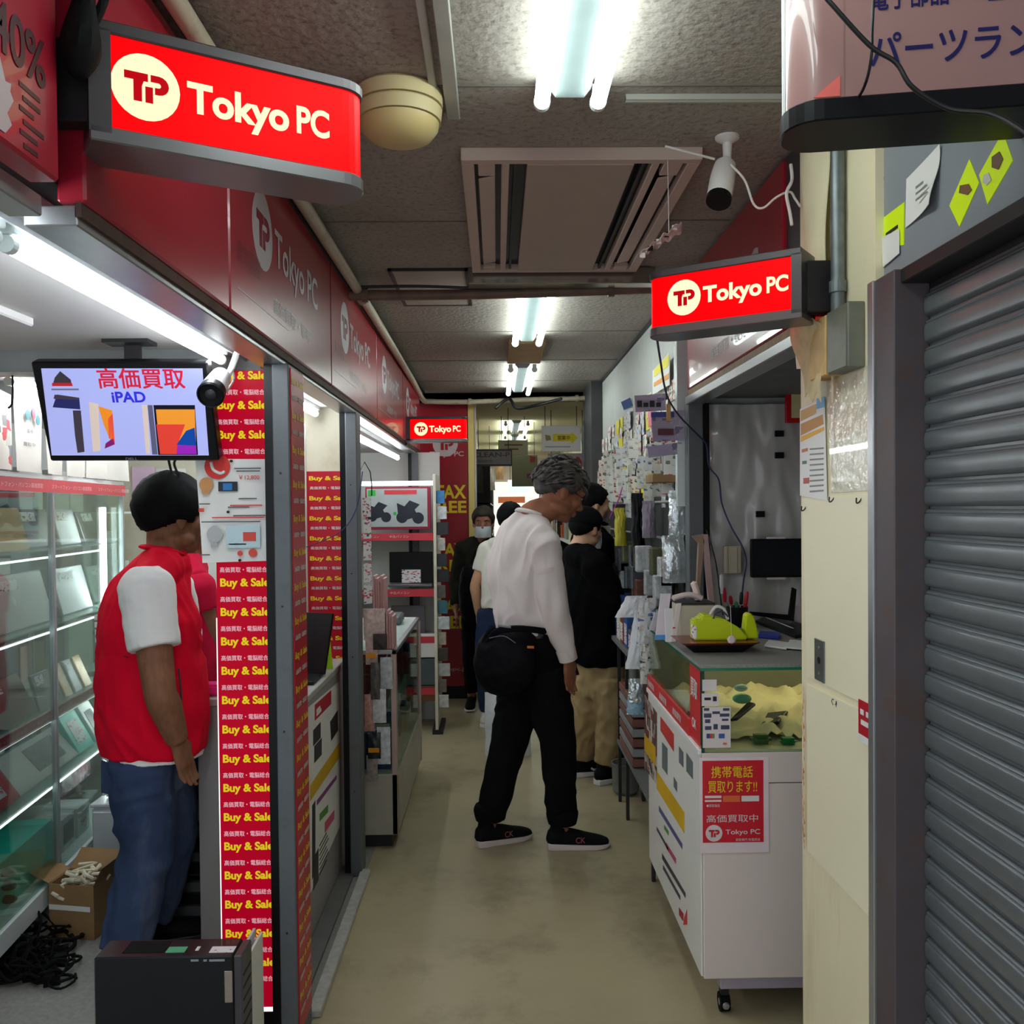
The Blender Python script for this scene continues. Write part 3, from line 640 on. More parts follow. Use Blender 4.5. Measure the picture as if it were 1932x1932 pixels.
cable('black cable lashed along the dark cross pipe', [(-0.56, 3.575, 2.35), (-0.3, 3.572, 2.352), (0.0, 3.574, 2.342), (0.2, 3.572, 2.352), (0.5, 3.575, 2.372), (0.74, 3.575, 2.36)], 0.006)
for k, (x, z) in enumerate(((-0.556, 2.362), (-0.548, 2.385), (-0.57, 2.384))):
    cable('black cables bundled behind the cream pipe above the left sign panels', [(x, 0.4, z), (x+0.004, 1.6, z+0.004), (x, 2.6, z), (x-0.003, 4.2, z), (x, 5.6, z-0.004), (x, 7.1, z)], 0.0085, M_cable, group='cables above the left sign panels')
# dome alarm
dm = thing('ceiling_dome', 'cream dome shaped alarm on the ceiling behind the large lit sign', 'alarm', (-0.2, 2.08, 2.27))
p = atz(753, 200, 2.37)
dc = V((p.x, p.y, 2.40)); dm.location = dc - Z_*0.115; OFF[dm] = dc - Z_*0.115
M_dome = mat('dome_cream', (214,198,150), 0.45, var=0.03)
obj('base_ring', MB().lathe(dc, -Z_, [(0.088, 0), (0.094, 0.006), (0.094, 0.034)], 32), M_dome, dm, smooth=True, ang=30)
obj('middle_ring', MB().lathe(dc, -Z_, [(0.090, 0.036), (0.093, 0.040), (0.090, 0.066)], 32), M_dome, dm, smooth=True, ang=30)
obj('cap', MB().lathe(dc, -Z_, [(0.086, 0.068), (0.084, 0.080), (0.070, 0.098), (0.040, 0.110), (0.0, 0.114)], 32), mat('dome_cap', (204,184,128), 0.4, var=0.05), dm, smooth=True, ang=50)
# white ceiling camera
M_cw = mat('camera_white', (222,216,214), 0.35, var=0.03)
cp = atz(1372, 262, 2.395)
cm = thing('security_camera', 'white bullet security camera with antenna hanging from the ceiling above the right sign', 'camera', cp - Z_*0.15)
obj('mount', MB().lathe(V((cp.x, cp.y, 2.40)), -Z_, [(0.030, 0), (0.029, 0.006), (0.012, 0.016), (0.010, 0.055)], 20), M_cw, cm, smooth=True)
b0 = aty(1368, 312, cp.y-0.005); b1 = aty(1357, 372, cp.y-0.05)
obj('body', MB().loft([b0, b0*0.6+b1*0.4, b1], [0.026, 0.030, 0.030], seg=20, round_ends=False), M_cw, cm, smooth=True)
dd = (b1-b0).normalized(); obj('lens_hood', MB().cyl(b1, b1+dd*0.014, 0.030, 20), M_blk, cm)
obj('joint', MB().ell(b0+Z_*0.008, 0.014, 0.014, 0.014), M_cw, cm, smooth=True)
a0 = aty(1348, 300, cp.y-0.02); a1 = aty(1255, 276, cp.y-0.05); obj('antenna', MB().cyl(a0, a1, 0.003, 8), M_cw, cm, smooth=True)
cable('thin white camera lead looping to a plug cluster on the right', [aty(x, y, 2.22) for x, y in ((1378,310),(1405,340),(1422,385),(1440,392),(1465,372),(1490,362),(1500,375),(1510,390))], 0.0028, M_cw)
cable('white plug lead hanging below the camera wire', [aty(x, y, 2.2) for x, y in ((1492,310),(1494,340),(1484,365),(1490,400),(1494,425))], 0.004, M_cw)
# clear plastic blister pack hanging from the ceiling
bp = aty(1250, 460, 2.3)
o = thing('clear_packet', 'crinkled clear plastic packet stuck on the ceiling unit corner above the right sign', 'packet', bp)
m = MB().sheet(lambda a, b: aty(1208 + 78*a, 486 - 78*a*0.6 - 8*b - 14*b*a, 2.36-0.05*b) + V((0, 0.006*math.sin(a*19+b*7), 0.004*math.sin(a*25))), 18, 6, 0.001)
obj('film', m, mat('clear_wrap', (214,196,196), 0.1, var=0.2, scale=30, coat=1.0), o, smooth=True)
obj('thread', MB().cyl(aty(1262,440,2.33), V((aty(1262,440,2.33).x, 2.34, 2.372)), .0012, 6), M_cw, o)
for k in range(5):
    q = aty(1212+15*k, 478-13*k, 2.33); obj('clip', MB().box(q.x-0.006, q.x+0.006, q.y-0.006, q.y, q.z-0.012, q.z), (M_cw, M_blk)[k % 2], o)
# conduit, junction box, boards on the pillar
CX = 0.722
pa, pb = atx(1578, 200, CX), atx(1581, 598, CX)
cd = thing('conduit', 'grey steel conduit pipe descending the pillar into a box', 'conduit', V((CX, pb.y, pb.z)))
M_cond = mat('galvanised', (118,126,128), 0.45, metal=0.6, var=0.2, scale=30)
obj('pipe_run', MB().cyl(V((CX, pb.y, 2.40)), V((CX, pb.y, pb.z)), 0.0145, 16), M_cond, cd, smooth=True)
pj = atx(1583, 540, CX); obj('coupling', MB().cyl(V((CX, pb.y, pj.z+0.012)), V((CX, pb.y, pj.z-0.012)), 0.018, 16), M_cond, cd)
pa, pb = atx(1562, 590, 0.705), atx(1600, 692, 0.705)
jb = thing('junction_box', 'grey metal junction box at the foot of the conduit', 'box', V((0.72, (pa.y+pb.y)/2, pb.z)))
obj('box_body', MB().box(0.705, 0.74, pb.y, pa.y, pb.z, pa.z), mat('olive_grey_box', (122,124,112), 0.5, metal=0.3, var=0.12, scale=20), jb, bevel=0.002)
obj('lid', MB().box(0.702, 0.705, pb.y+0.003, pa.y-0.003, pb.z+0.003, pa.z-0.003), mat('olive_grey_box', (122,124,112)), jb)
pc = atx(1546, 690, 0.715)
wd = obj('wooden_batten', MB().box(0.700, 0.738, pa.y+0.002, pc.y+0.02, pb.z, pa.z-0.004), mat('pale_wood', (208,170,110), 0.6, var=0.15, scale=20), bevel=0.002); tag(wd, 'pale wooden block screwed beside the junction box', 'block')
q = atx(1571, 694, 0.722); cable('short bare wire sticking down below the junction box', [V((0.72, q.y, q.z+0.01)), V((0.722, q.y, q.z-0.03)), V((0.722, q.y, q.z-0.075))], 0.003, mat('beige_lead', (196,178,150), 0.5))
# folded cream cover strip hanging along the edge of the pillar
def fold(a, b):
    x = 1512 + 46*a + 6*math.sin(b*5); y = 226 + 470*b; q = atx(x, y, 0.722); return q + V((-0.012*math.sin(a*PI)-0.006*math.sin(b*9+a*4), 0, 0))
o = obj('cover_strip', MB().sheet(fold, 10, 24, 0.002), M_cream, smooth=True); tag(o, 'bent cream cover strip hanging beside the conduit', 'strip')
def fold2(a, b): q = atx(1498 + 52*a + 22*b*(1-a), 600 + 150*b, 0.70); return q + V((-0.02*math.sin(a*3+b*5)*(1-b), 0, 0.01*math.sin(a*11)))
o = obj('torn_sheet', MB().sheet(fold2, 14, 14, 0.0015), M_creamb, smooth=True); tag(o, 'crumpled torn cream paper below the right sign bracket', 'paper')
# ------------------------------------------------------------------ left shop: lit pillar sign, poster, television
M_litred = mat('lit_red_print', (214,6,46), 0.35, var=0.10, scale=1.2, emit=0.34)
M_lity = mat('lit_yellow_letter', (250,226,40), 0.4, var=0, emit=0.42)
M_litw = mat('lit_white_letter', (255,214,226), 0.4, var=0, emit=0.42)
ps = thing('pillar_sign', 'tall backlit red sign column covered with repeated yellow lettering', 'sign', (-0.70, 2.64, 0.08))
a = aty(415, 1500, 2.60).x; b = aty(520, 1500, 2.60).x
obj('sign_body', MB().box(a+0.004, b-0.002, 2.612, 2.70, 0.085, 1.895), M_grey, ps)
obj('lit_face', MB().box(a, b, 2.600, 2.612, 0.10, 1.89), M_litred, ps)
obj('lit_edge', MB().box(a-0.003, a, 2.600, 2.66, 0.10, 1.2).box(a, b, 2.598, 2.66, 0.088, 0.10), mat('lit_white_edge', (255,240,240), 0.4, var=0, emit=0.9), ps)
obj('base_foot', MB().box(a+0.01, b-0.01, 2.615, 2.69, 0.0, 0.085), M_blk, ps, bevel=0.003)
yl, wl_ = MB(), MB(); z = 1.872; k = 0
while z > 0.16:
    if k % 2 == 0: addtext(yl, 'Buy & Sale', (a+0.010, 2.60, z-0.014), X_, Z_, width=(b-a)*0.88, height=0.030, bold=0.035, lift=0.001)
    else: addtext(wl_, '高価買取・電脳総合', (a+0.010, 2.60, z-0.009), X_, Z_, width=(b-a)*0.84, height=0.015, bold=0.01, lift=0.001)
    z -= 0.0412; k += 1
obj('lettering', yl, M_lity, ps); obj('lettering', wl_, M_litw, ps)
# drawn poster in front of it
c0, c1 = aty(368, 866, 2.575), aty(502, 866, 2.575); c2, c3 = aty(382, 1062, 2.575), aty(504, 1058, 2.575)
pm = obj('poster', MB().sheet(lambda u, v: (c2*(1-u)+c3*u)*(1-v) + (c0*(1-u)+c1*u)*v + V((0, 0.004*math.sin(u*5+v*3), 0)), 8, 8, 0.0012), M_white, smooth=True); tag(pm, 'white notice with a phone emblem and small drawings pinned on the lit red column', 'poster')
def PP(px, py): return aty(px, py, 2.566)
def pd(name, fn, col, em=0):
    m = MB(); fn(m); return obj(name, m, mat('print_%d_%d_%d' % col, col, 0.5, var=0.03), pm)
S = lambda r: r*2.566/F
pd('emblem', lambda m: disc(m, PP(410,880), X_, Z_, S(24)), (214,48,40))
pd('emblem', lambda m: m.tube([PP(399,872)+V((0,-.003,0)), PP(403,886)+V((0,-.003,0)), PP(416,893)+V((0,-.003,0)), PP(424,890)+V((0,-.003,0))], S(3.0)), (240,236,230))
pd('emblem', lambda m: (disc(m, PP(389,914), X_, Z_, S(13)), quad(m, PP(381,932), X_, Z_, S(14), S(8))), (196,140,84))
def f(m): quad(m, PP(412,927), X_, Z_, S(36), S(18))
pd('emblem', f, (30,34,44)); pd('emblem', lambda m: quad(m, PP(421,925)-V((0,.001,0)), X_, Z_, S(17), S(13)), (40,120,190))
pd('emblem', lambda m: (disc(m, PP(405,1008), X_, Z_, S(15)), quad(m, PP(398,1032), X_, Z_, S(12), S(8))), (176,178,178))
pd('emblem', lambda m: quad(m, PP(427,1034), X_, Z_, S(64), S(42)), (190,214,222))
pd('emblem', lambda m: (quad(m, PP(459,1021)-V((0,.001,0)), X_, Z_, S(24), S(17)), disc(m, PP(477,1043), X_, Z_, S(8)), disc(m, PP(453,1044), X_, Z_, S(5)), quad(m, PP(375,966), X_, Z_, S(10), S(7)), addtext(m, '￥12,800', PP(451,906), X_, Z_, width=S(38), height=S(9), bold=.02)), (214,74,60))
def f(m):
    for (x, y, w_) in ((442,885,50),(446,890,44),(430,958,40),(380,986,110),(440,974,60),(450,942,34),(376,952,20),(376,1048,20)): quad(m, PP(x, y), X_, Z_, S(w_), S(2.2))
pd('small_print', f, (90,90,96))
def f(m):
    for (x, y, w_) in ((434,955,60),(400,978,98),(432,1028,32)): quad(m, PP(x, y), X_, Z_, S(w_), S(2.4))
pd('small_print', f, (220,70,66))
for px, py in ((437,870),(431,966),(453,1057)):
    q = PP(px, py); t = obj('pin', MB().cyl(q, q+V((0,-0.006,0)), 0.0038, 10), M_blk, pm)

# television
TL, TR, BL, BR = aty(65,683,2.42), aty(398,683,2.42), aty(88,870,2.52), aty(407,869,2.52)
tc = (TL+TR+BL+BR)/4; tu = ((TR-TL)+(BR-BL)).normalized(); tv = ((TL-BL)+(TR-BR)); tv = (tv - tu*tv.dot(tu)).normalized(); tn = tu.cross(tv)
TW = (TR-TL).length; TH = (TL-BL).length
tvx = thing('television', 'flat television hung from the soffit showing a buying price slide', 'television', tc - tv*TH/2)
obj('casing', MB().obox(tc - tn*0.02, tu*TW/2, tv*TH/2, tn*0.02), M_blk, tvx, bevel=0.004)
obj('rear_hump', MB().obox(tc - tn*0.055, tu*TW*0.32, tv*TH*0.3, tn*0.015), M_blk, tvx, bevel=0.006)
obj('bracket', MB().obox(tc - tn*0.05 + Z_*0.17, (0.02,0,0), (0,0.01,0), (0,0,0.075)).box(tc.x-0.06, tc.x+0.06, tc.y-0.03+0.02, tc.y+0.06, 1.945, 1.957), M_dark, tvx)
def TVP(px, py, lift=0.0):
    d = ray(px, py); t = (tc - CAMP).dot(tn)/d.dot(tn); return CAMP + d*t + tn*lift
def scr(name, fn, col, em=0.62):
    m = MB(); fn(m); return obj(name, m, mat('screen_%d_%d_%d' % col, col, 0.3, var=0, emit=em), sc)
m = MB(); m.prism([TVP(78,695), TVP(382,695), TVP(394,859), TVP(98,859)], tn*0.0012)
sc = obj('screen', m, mat('screen_lilac', (172,180,240), 0.2, var=0, emit=0.62), tvx)
def pg(m, L, lift=0.0016): m.prism([TVP(x, y, lift) for x, y in L], tn*0.0006)
scr('lettering', lambda m: addtext(m, '高価買取', TVP(188,733,.0012), tu, tv, width=S(152), height=S(36), bold=.03), (206,34,60))
scr('lettering', lambda m: addtext(m, 'iPAD', TVP(213,759,.0012), tu, tv, width=S(60), height=S(20), bold=.03), (54,50,214))
scr('emblem', lambda m: (pg(m, [(100,726),(104,712),(114,700),(124,708),(134,716),(136,726)])), (60,56,64))
scr('emblem', lambda m: pg(m, [(99,722),(136,722),(138,728),(99,728)], .002), (176,40,50))
scr('emblem', lambda m: quad(m, TVP(98,736,.0012), tu, tv, S(48), S(3)), (110,110,140))
scr('emblem', lambda m: (pg(m, [(100,768),(108,744),(150,750),(152,772)])), (40,44,96))
scr('emblem', lambda m: (pg(m, [(138,774),(153,774),(160,852),(147,854),(142,820)]), pg(m, [(104,744),(150,750),(150,754),(102,752)], .0024)), (64,58,70))
scr('emblem', lambda m: (pg(m, [(168,758),(186,762),(190,850),(176,852)]), pg(m, [(268,764),(278,764),(284,856),(276,856)])), (214,196,186))
scr('emblem', lambda m: pg(m, [(186,766),(212,774),(216,828),(208,828),(196,800)]), (236,140,40))
scr('emblem', lambda m: pg(m, [(204,790),(213,780),(217,836),(206,826)]), (226,80,60))
scr('emblem', lambda m: pg(m, [(200,836),(214,826),(217,838),(198,846)]), (130,30,110))
scr('emblem', lambda m: pg(m, [(290,764),(368,764),(374,858),(299,858)]), (24,24,34))
scr('emblem', lambda m: pg(m, [(295,772),(368,772),(371,856),(303,856)], .0026), (236,150,50))
scr('emblem', lambda m: pg(m, [(296,800),(350,800),(336,838),(338,856),(303,856)], .0032), (222,66,54))
scr('emblem', lambda m: pg(m, [(334,838),(352,812),(368,806),(371,840)], .0038), (20,70,160))
scr('emblem', lambda m: pg(m, [(334,856),(336,838),(370,836),(372,856)], .0036), (150,40,180))
scr('emblem', lambda m: pg(m, [(279,764),(288,764),(298,857),(288,857)], .0020), (92,92,120))
m = MB(); addtext(m, 'DELL', TVP(238,868,.0005), tu, tv, width=S(22), height=S(5), bold=.02); obj('lettering', m, mat('dim_grey', (120,124,128), 0.4), tvx)
cable('bundle of cords drooping from under the television', [TVP(310,868,-.03), TVP(318,900,-.03), TVP(330,905,-.03), TVP(322,880,-.03), TVP(335,860,-.03)], 0.0035, M_cable)
# bullet camera beside the television
q0, q1 = aty(397,745,2.33), aty(414,716,2.43); dd = (q1-q0).normalized()
bc = thing('security_camera', 'white and black bullet camera mounted at the right corner of the television', 'camera', q0)
obj('body', MB().loft([q0+dd*0.02, q0+dd*0.05, q1+dd*0.02], [0.031, 0.032, 0.026], seg=22, round_ends=False), M_cw, bc, smooth=True)
obj('lens_hood', MB().lathe(q0+dd*0.03, -dd, [(0.033,0),(0.034,0.03),(0.030,0.034),(0.028,0.026),(0.0,0.024)], 24), M_blk, bc, smooth=True, ang=30)
obj('lens', MB().lathe(q0+dd*0.008, -dd, [(0.014,0),(0.0135,0.006),(0.008,0.009),(0,0.010)], 20), mat('lens_glass', (40,42,48), 0.08), bc, smooth=True, ang=50)
obj('mount', MB().tube([q1, q1+V((.02,.02,.02)), V((q1.x+.03, 2.50, 1.93))], 0.008), M_cw, bc, smooth=True)
obj('lead', MB().tube([q1, aty(436,700,2.47), aty(441,715,2.47), aty(430,735,2.47), aty(424,742,2.46)], 0.003), M_cw, bc, smooth=True)

# ------------------------------------------------------------------ glass showcase on the far left (slightly turned)
CO = V((-1.577, 2.94, 0)); cdv = V((-0.0916, 0.9958, 0)); cn = V((0.9958, 0.0916, 0))
def CP(s, t, z): return CO + cdv*s + cn*t + Z_*z
def cbox(mb, s0, s1, t0, t1, z0, z1): return mb.obox(CP((s0+s1)/2, (t0+t1)/2, (z0+z1)/2), cdv*(s1-s0)/2, cn*(t1-t0)/2, Z_*(z1-z0)/2)
def chit(px, py, t=0.0):
    d = ray(px, py); P = CO + cn*t; k = (P - CAMP).dot(cn)/d.dot(cn); p = CAMP + d*k; return (p-CO).dot(cdv), p.z
S0, S1, TD = -1.1, 1.32, -0.42
M_case_fill = mat('showcase_fill_strip', (240,248,255), 0.4, var=0, emit=3.2)  # for the fill strips added inside the showcase
case = thing('glass_showcase', 'tall aluminium framed glass showcase full of laptops along the left edge', 'showcase', CP(0, -0.2, 0))
m = MB(); cbox(m, S0, S1, TD, 0, 0.10, 0.175); obj('base', m, M_enamel, case, bevel=0.003)
for s in (S0+0.02, S1-0.05):
    for t in (TD+0.03, -0.05): m = MB(); cbox(m, s, s+0.03, t-0.015, t+0.015, 0, 0.10); obj('foot', m, M_dark, case)
sm = chit(108, 1300)[0]
for s in (S0, sm-0.009, S1-0.018):
    m = MB(); cbox(m, s, s+0.018, -0.020, 0.0, 0.175, 1.62); obj('upright', m, M_alu, case, bevel=0.001)
m = MB(); cbox(m, S0, S0+0.018, TD, TD+0.02, 0.175, 1.62); cbox(m, S1-0.018, S1, TD, TD+0.02, 0.175, 1.62); obj('upright', m, M_alu, case)
m = MB(); cbox(m, S0, S1, TD, 0, 1.62, 1.635); obj('top_board', m, M_enamel, case)
m = MB(); cbox(m, S0, S1, 0.0, 0.006, 1.572, 1.618); hd = obj('header_strip', m, mat('red_strip', (196,50,64), 0.4), case)
m = MB(); k = S0+0.55
while k < S1-0.3: addtext(m, 'スマートフォン・パソコン高価買取', CP(k, 0.006, 1.585), cdv, Z_, width=0.42, height=0.017); k += 0.5
obj('lettering', m, mat('pale_pink', (236,180,180), 0.5), hd)
for z in (0.50, 0.755, 1.085, 1.365):
    m = MB(); cbox(m, S0+0.02, S1-0.02, TD+0.02, -0.025, z-0.006, z); sf = obj('glass_shelf', m, mat('shelf_glass', (176,206,198), 0.05, var=0.1, scale=12, alpha=0.55), case)
m = MB(); cbox(m, S0+0.02, S1-0.02, -0.024, -0.018, 0.735, 0.775); hs = obj('label_strip', m, mat('red_strip', (196,50,64)), case)
m = MB(); k = S0+0.6
while k < S1-0.3: addtext(m, '保証付き・お買得中古', CP(k, -0.018, 0.747), cdv, Z_, width=0.34, height=0.017); k += 0.42
obj('lettering', m, mat('pale_pink', (236,180,180)), hs)
for s0_, s1_ in ((S0+0.02, sm-0.012), (sm+0.012, S1-0.02)):
    m = MB(); cbox(m, s0_, s1_, -0.012, -0.008, 0.18, 1.57); obj('glass_door', m, M_glass, case)
m = MB(); cbox(m, S1-0.03, S1-0.026, TD+0.02, -0.02, 0.18, 1.6); obj('glass_side', m, M_glass, case)
m = MB(); q = CP(S1-0.10, -0.06, 0); m.cyl(q+Z_*0.95, q+Z_*1.52, 0.011, 12); obj('case_or_fill_light', m, M_tube2, case)
m = MB(); q = CP(S1-0.10, -0.06, 0); m.cyl(q+Z_*0.30, q+Z_*0.90, 0.009, 12); obj('case_or_fill_light', m, M_tube2, case)

for z in (1.60, 1.345, 1.065, 0.735, 0.485):
    m = MB(); m.cyl(CP(S0+0.1, -0.045, z-0.012), CP(S1-0.14, -0.045, z-0.012), 0.004, 10); obj('case_or_fill_light', m, M_case_fill, case)  # strips added under top and shelves to brighten the case contents
# goods in the showcase
M_silver = mat('laptop_silver', (206,202,206), 0.35, metal=0.15, var=0.04); M_gold = mat('laptop_gold', (222,182,136), 0.35, metal=0.15, var=0.05)
M_dgrey = mat('laptop_grey', (112,110,116), 0.35, metal=0.5, var=0.06); M_maroon = mat('laptop_maroon', (92,22,34), 0.3, var=0.05)
M_tag = printmat('price_tag_print', (238,236,238), [(220,90,110), (200,150,170), (90,90,100)], cell=70, dens=0.22, stretch=(1,1,2.2))
def leaning(lab, px0, px1, z, hgt, m, t=-0.09, tilt=0.25, th=0.012, cat='laptop', name='laptop', tagp=True, lid=True, mark=False):
    sA, sB = chit(px0, 1100, t)[0], chit(px1, 1100, t)[0]; th0 = tilt
    up = (Z_*math.cos(th0) - cn*math.sin(th0)).normalized(); nn = cdv.cross(up)*-1
    if nn.dot(cn) < 0: nn = -nn
    c = CP((sA+sB)/2, t, z) + up*hgt/2 + nn*th/2; r = thing(name, lab, cat, CP((sA+sB)/2, t, z))
    mb = MB().obox(c, cdv*(sB-sA)/2, up*hgt/2, nn*th/2); obj('lid' if lid else 'body', mb, m, r, bevel=0.003)
    if lid: # keyboard half behind, resting on the shelf
        obj('keyboard_base', MB().obox(CP((sA+sB)/2, t-0.10, z+0.008), cdv*(sB-sA)/2, cn*0.10, Z_*0.008), m, r, bevel=0.002)
    if tagp:
        q = c + nn*(th/2+0.001) + up*(hgt*0.30) - cdv*(sB-sA)*0.12
        obj('price_tag', MB().obox(q, cdv*(sB-sA)*0.22, up*0.018, nn*0.0006), M_tag, r)
    if mark: obj('emblem', MB().ell(c+nn*(th/2), 0.014, 0.002, 0.016, Matrix((cdv, nn, up)).transposed()), M_white, r)
    return r
leaning('gold laptop leaning on the upper glass shelf', -60, 52, 1.365, 0.155, M_gold)
leaning('dark grey laptop on the upper glass shelf behind the gold one', 38, 100, 1.365, 0.15, M_dgrey, t=-0.13)
leaning('light grey laptop on the upper glass shelf right of the aluminium upright', 112, 150, 1.365, 0.15, M_silver, t=-0.12)
leaning('grey laptop farther along the upper glass shelf', 158, 200, 1.365, 0.14, M_dgrey, t=-0.16, tilt=0.3)
leaning('silver laptop with a white emblem on the second glass shelf', -40, 95, 1.085, 0.20, M_silver, mark=True)
leaning('silver laptop on the second glass shelf right of the upright', 113, 170, 1.085, 0.19, M_silver, t=-0.10)
leaning('pale laptop at the far end of the second glass shelf', 176, 214, 1.085, 0.17, M_silver, t=-0.14)
leaning('maroon laptop on the third glass shelf', -40, 62, 0.755, 0.17, M_maroon, tilt=0.45)
leaning('charcoal tablet standing on the third glass shelf', 66, 98, 0.755, 0.14, M_dgrey, lid=False, name='tablet', cat='tablet')
for k, (px, c_, l_) in enumerate(((118, M_gold, 'slim gold phone leaning on the third shelf just right of the upright'), (136, M_silver, 'silver phone leaning on the third shelf between two others'), (154, M_gold, 'gold phone leaning farthest along the third shelf'))):
    leaning(l_, px, px+13, 0.755, 0.14, c_, tilt=0.4, lid=False, name='phone', cat='phone', th=0.009, tagp=(k == 1))
for k, (px, l_) in enumerate(((60, 'low stack of closed laptops at the near end of the second shelf'),)):
    r = thing('laptop', l_, 'laptop', CP(-0.12, -0.30, 1.085))
M_box_w = mat('carton_white', (222,220,218), 0.5, var=0.03); M_teal = mat('carton_teal', (40,210,190), 0.4, var=0.05); M_redbox = mat('carton_red', (206,60,74), 0.45, var=0.05)
def bpy_remove(o): bpy.data.objects.remove(o)
bpy_remove(r)
def carton(lab, px0, px1, z, hgt, m, t=-0.06, dep=0.16, name='carton', tilt=0.0, face=None, cat='box'):
    sA, sB = chit(px0, 1500, t)[0], chit(px1, 1500, t)[0]; up = (Z_*math.cos(tilt) - cn*math.sin(tilt)); nn = (cn*math.cos(tilt) + Z_*math.sin(tilt))
    c = CP((sA+sB)/2, t, z) + up*hgt/2 - nn*dep/2 + Z_*dep*math.sin(tilt)*0.5; r = thing(name, lab, cat, CP((sA+sB)/2, t-dep/2, z))
    obj('carton_body', MB().obox(c, cdv*(sB-sA)/2, up*hgt/2, nn*dep/2), m, r, bevel=0.002)
    if face:
        fm, f0, f1, g0, g1 = face; w_ = (sB-sA)
        obj('printed_panel', MB().obox(c + nn*(dep/2+0.0006) + cdv*((f0+f1)/2-0.5)*w_ + up*((g0+g1)/2-0.5)*hgt, cdv*w_*(f1-f0)/2, up*hgt*(g1-g0)/2, nn*0.0008), fm, r)
    return r
M_keys = printmat('keyboard_picture', (66,66,72), [(30,30,34), (90,90,96)], cell=70, dens=0.6, stretch=(1,1,1))
carton('flat white keyboard box with a dark keyboard picture on the fourth shelf', 42, 150, 0.502, 0.155, M_box_w, dep=0.04, tilt=0.7, face=(M_keys, 0.38, 0.86, 0.2, 0.85))
carton('red printed box standing left of the keyboard box', -50, 40, 0.502, 0.16, M_redbox, dep=0.04, tilt=0.6, face=(M_tag, 0.3, 0.8, 0.2, 0.8))
carton('teal boxed device at the far end of the fourth shelf', 152, 180, 0.502, 0.17, M_teal, dep=0.04, tilt=0.5, face=(M_tag, 0.2, 0.8, 0.2, 0.8))
carton('white boxed device beyond the teal one on the fourth shelf', 186, 206, 0.502, 0.17, M_box_w, dep=0.04, tilt=0.5, face=(M_keys, 0.2, 0.8, 0.2, 0.8))
carton('long turquoise crate with finger holes on the showcase floor', -110, 98, 0.176, 0.17, M_teal, dep=0.24, name='crate', cat='crate')
for k in range(3):
    s_ = chit(4+0*k, 1600+40*k, -0.055); q = CP(s_[0]+0.02, -0.058, 0.215+0.045*k)
    tag(obj('black_mouse', MB().ell(q+cn*0.012, 0.028, 0.02, 0.014), M_blk, smooth=True), ('lowest', 'middle', 'topmost')[k] + ' black mouse clipped against the turquoise crate', 'mouse')
carton('grey boxed accessory beside the upright on the showcase floor', 116, 140, 0.176, 0.13, M_box_w, dep=0.12, face=(M_keys, 0.1, 0.9, 0.2, 0.8))
carton('white boxed accessory farther in on the showcase floor', 146, 168, 0.176, 0.12, M_box_w, dep=0.12, face=(M_tag, 0.1, 0.9, 0.2, 0.8))
M_mix = printmat('mixed_small_goods', (150,120,130), [(70,60,110), (190,170,176), (120,60,70), (60,60,66)], cell=45, dens=0.7)
carton('heap of purple and grey packed leads on the showcase floor beyond the upright', 118, 172, 0.31, 0.10, M_mix, t=-0.16, dep=0.2)
carton('dark packed bag on the showcase floor behind the turquoise crate', 40, 100, 0.36, 0.10, M_mix, t=-0.2, dep=0.15)

# hanging sheets over the showcase top
M_sheetp = printmat('hung_notice_print', (214,208,196), [(196,50,60), (120,120,120), (190,186,176)], cell=26, dens=0.25)
labs = ['near white hung notice with red print above the showcase', 'white hung notice with a coloured phone picture above the showcase', 'plain white hung sheet third along the showcase top', 'plain white hung sheet fourth along the showcase top', 'plain white hung sheet fifth along the showcase top', 'plain white hung sheet last along the showcase top']
edges = [-25, 23, 82, 122, 162, 200, 240]
for k in range(6):
    sA, sB = chit(edges[k]+2, 850, 0.01)[0], chit(edges[k+1]-2, 850, 0.01)[0]; h_ = (0.26, 0.30, 0.24, 0.24, 0.23, 0.22)[k]
    q = thing('hung_notice', labs[k], 'notice', CP((sA+sB)/2, 0.012, 1.638))
    obj('paper', MB().sheet(lambda u, v: CP(sA+(sB-sA)*u, 0.012+0.01*math.sin(u*3+k)*(1-v), 1.638+h_*v*(1-0.06*u)), 5, 5, 0.001), M_sheetp if k == 0 else mat('notice_white', (214,210,200), 0.6, var=0.04), q, smooth=True)
    if k == 1:
        m = MB(); 
        for j, (dx, dz, r_) in enumerate(((.35,.19,.018),(.55,.2,.02),(.7,.18,.018))): disc(m, CP(sA+(sB-sA)*dx, 0.024, 1.638+dz), cdv, Z_, r_, 0.001)
        obj('emblem', m, mat('print_mixed', (50,110,120), 0.5), q)
        m = MB(); disc(m, CP(sA+(sB-sA)*.53, 0.026, 1.638+.20), cdv, Z_, .012, 0.001, .024); obj('emblem', m, M_redbox, q)
        m = MB(); addtext(m, '各種', CP(sA+(sB-sA)*.35, 0.020, 1.638+.13), cdv, Z_, width=.05, height=.014); addtext(m, '買取中', CP(sA+(sB-sA)*.22, 0.020, 1.638+.085), cdv, Z_, width=.10, height=.014); obj('lettering', m, M_ink, q)
for k, (x, yb) in enumerate(((8,700),(18,770),(50,690),(66,740))):
    cable('black leads hanging down over the notices in the top left corner', [aty(x-30, 640, 2.75), aty(x, 650, 2.75), aty(x+6, yb-20, 2.75), aty(x-8+6*k, yb, 2.75)], 0.003, group='black leads in the top left corner')
tag(obj('shelf_rail', MB().box(-1.75, -1.36, 2.75, 2.80, 1.905, 1.935), M_wood), 'short brown rail under the soffit at the left photo edge', 'rail')

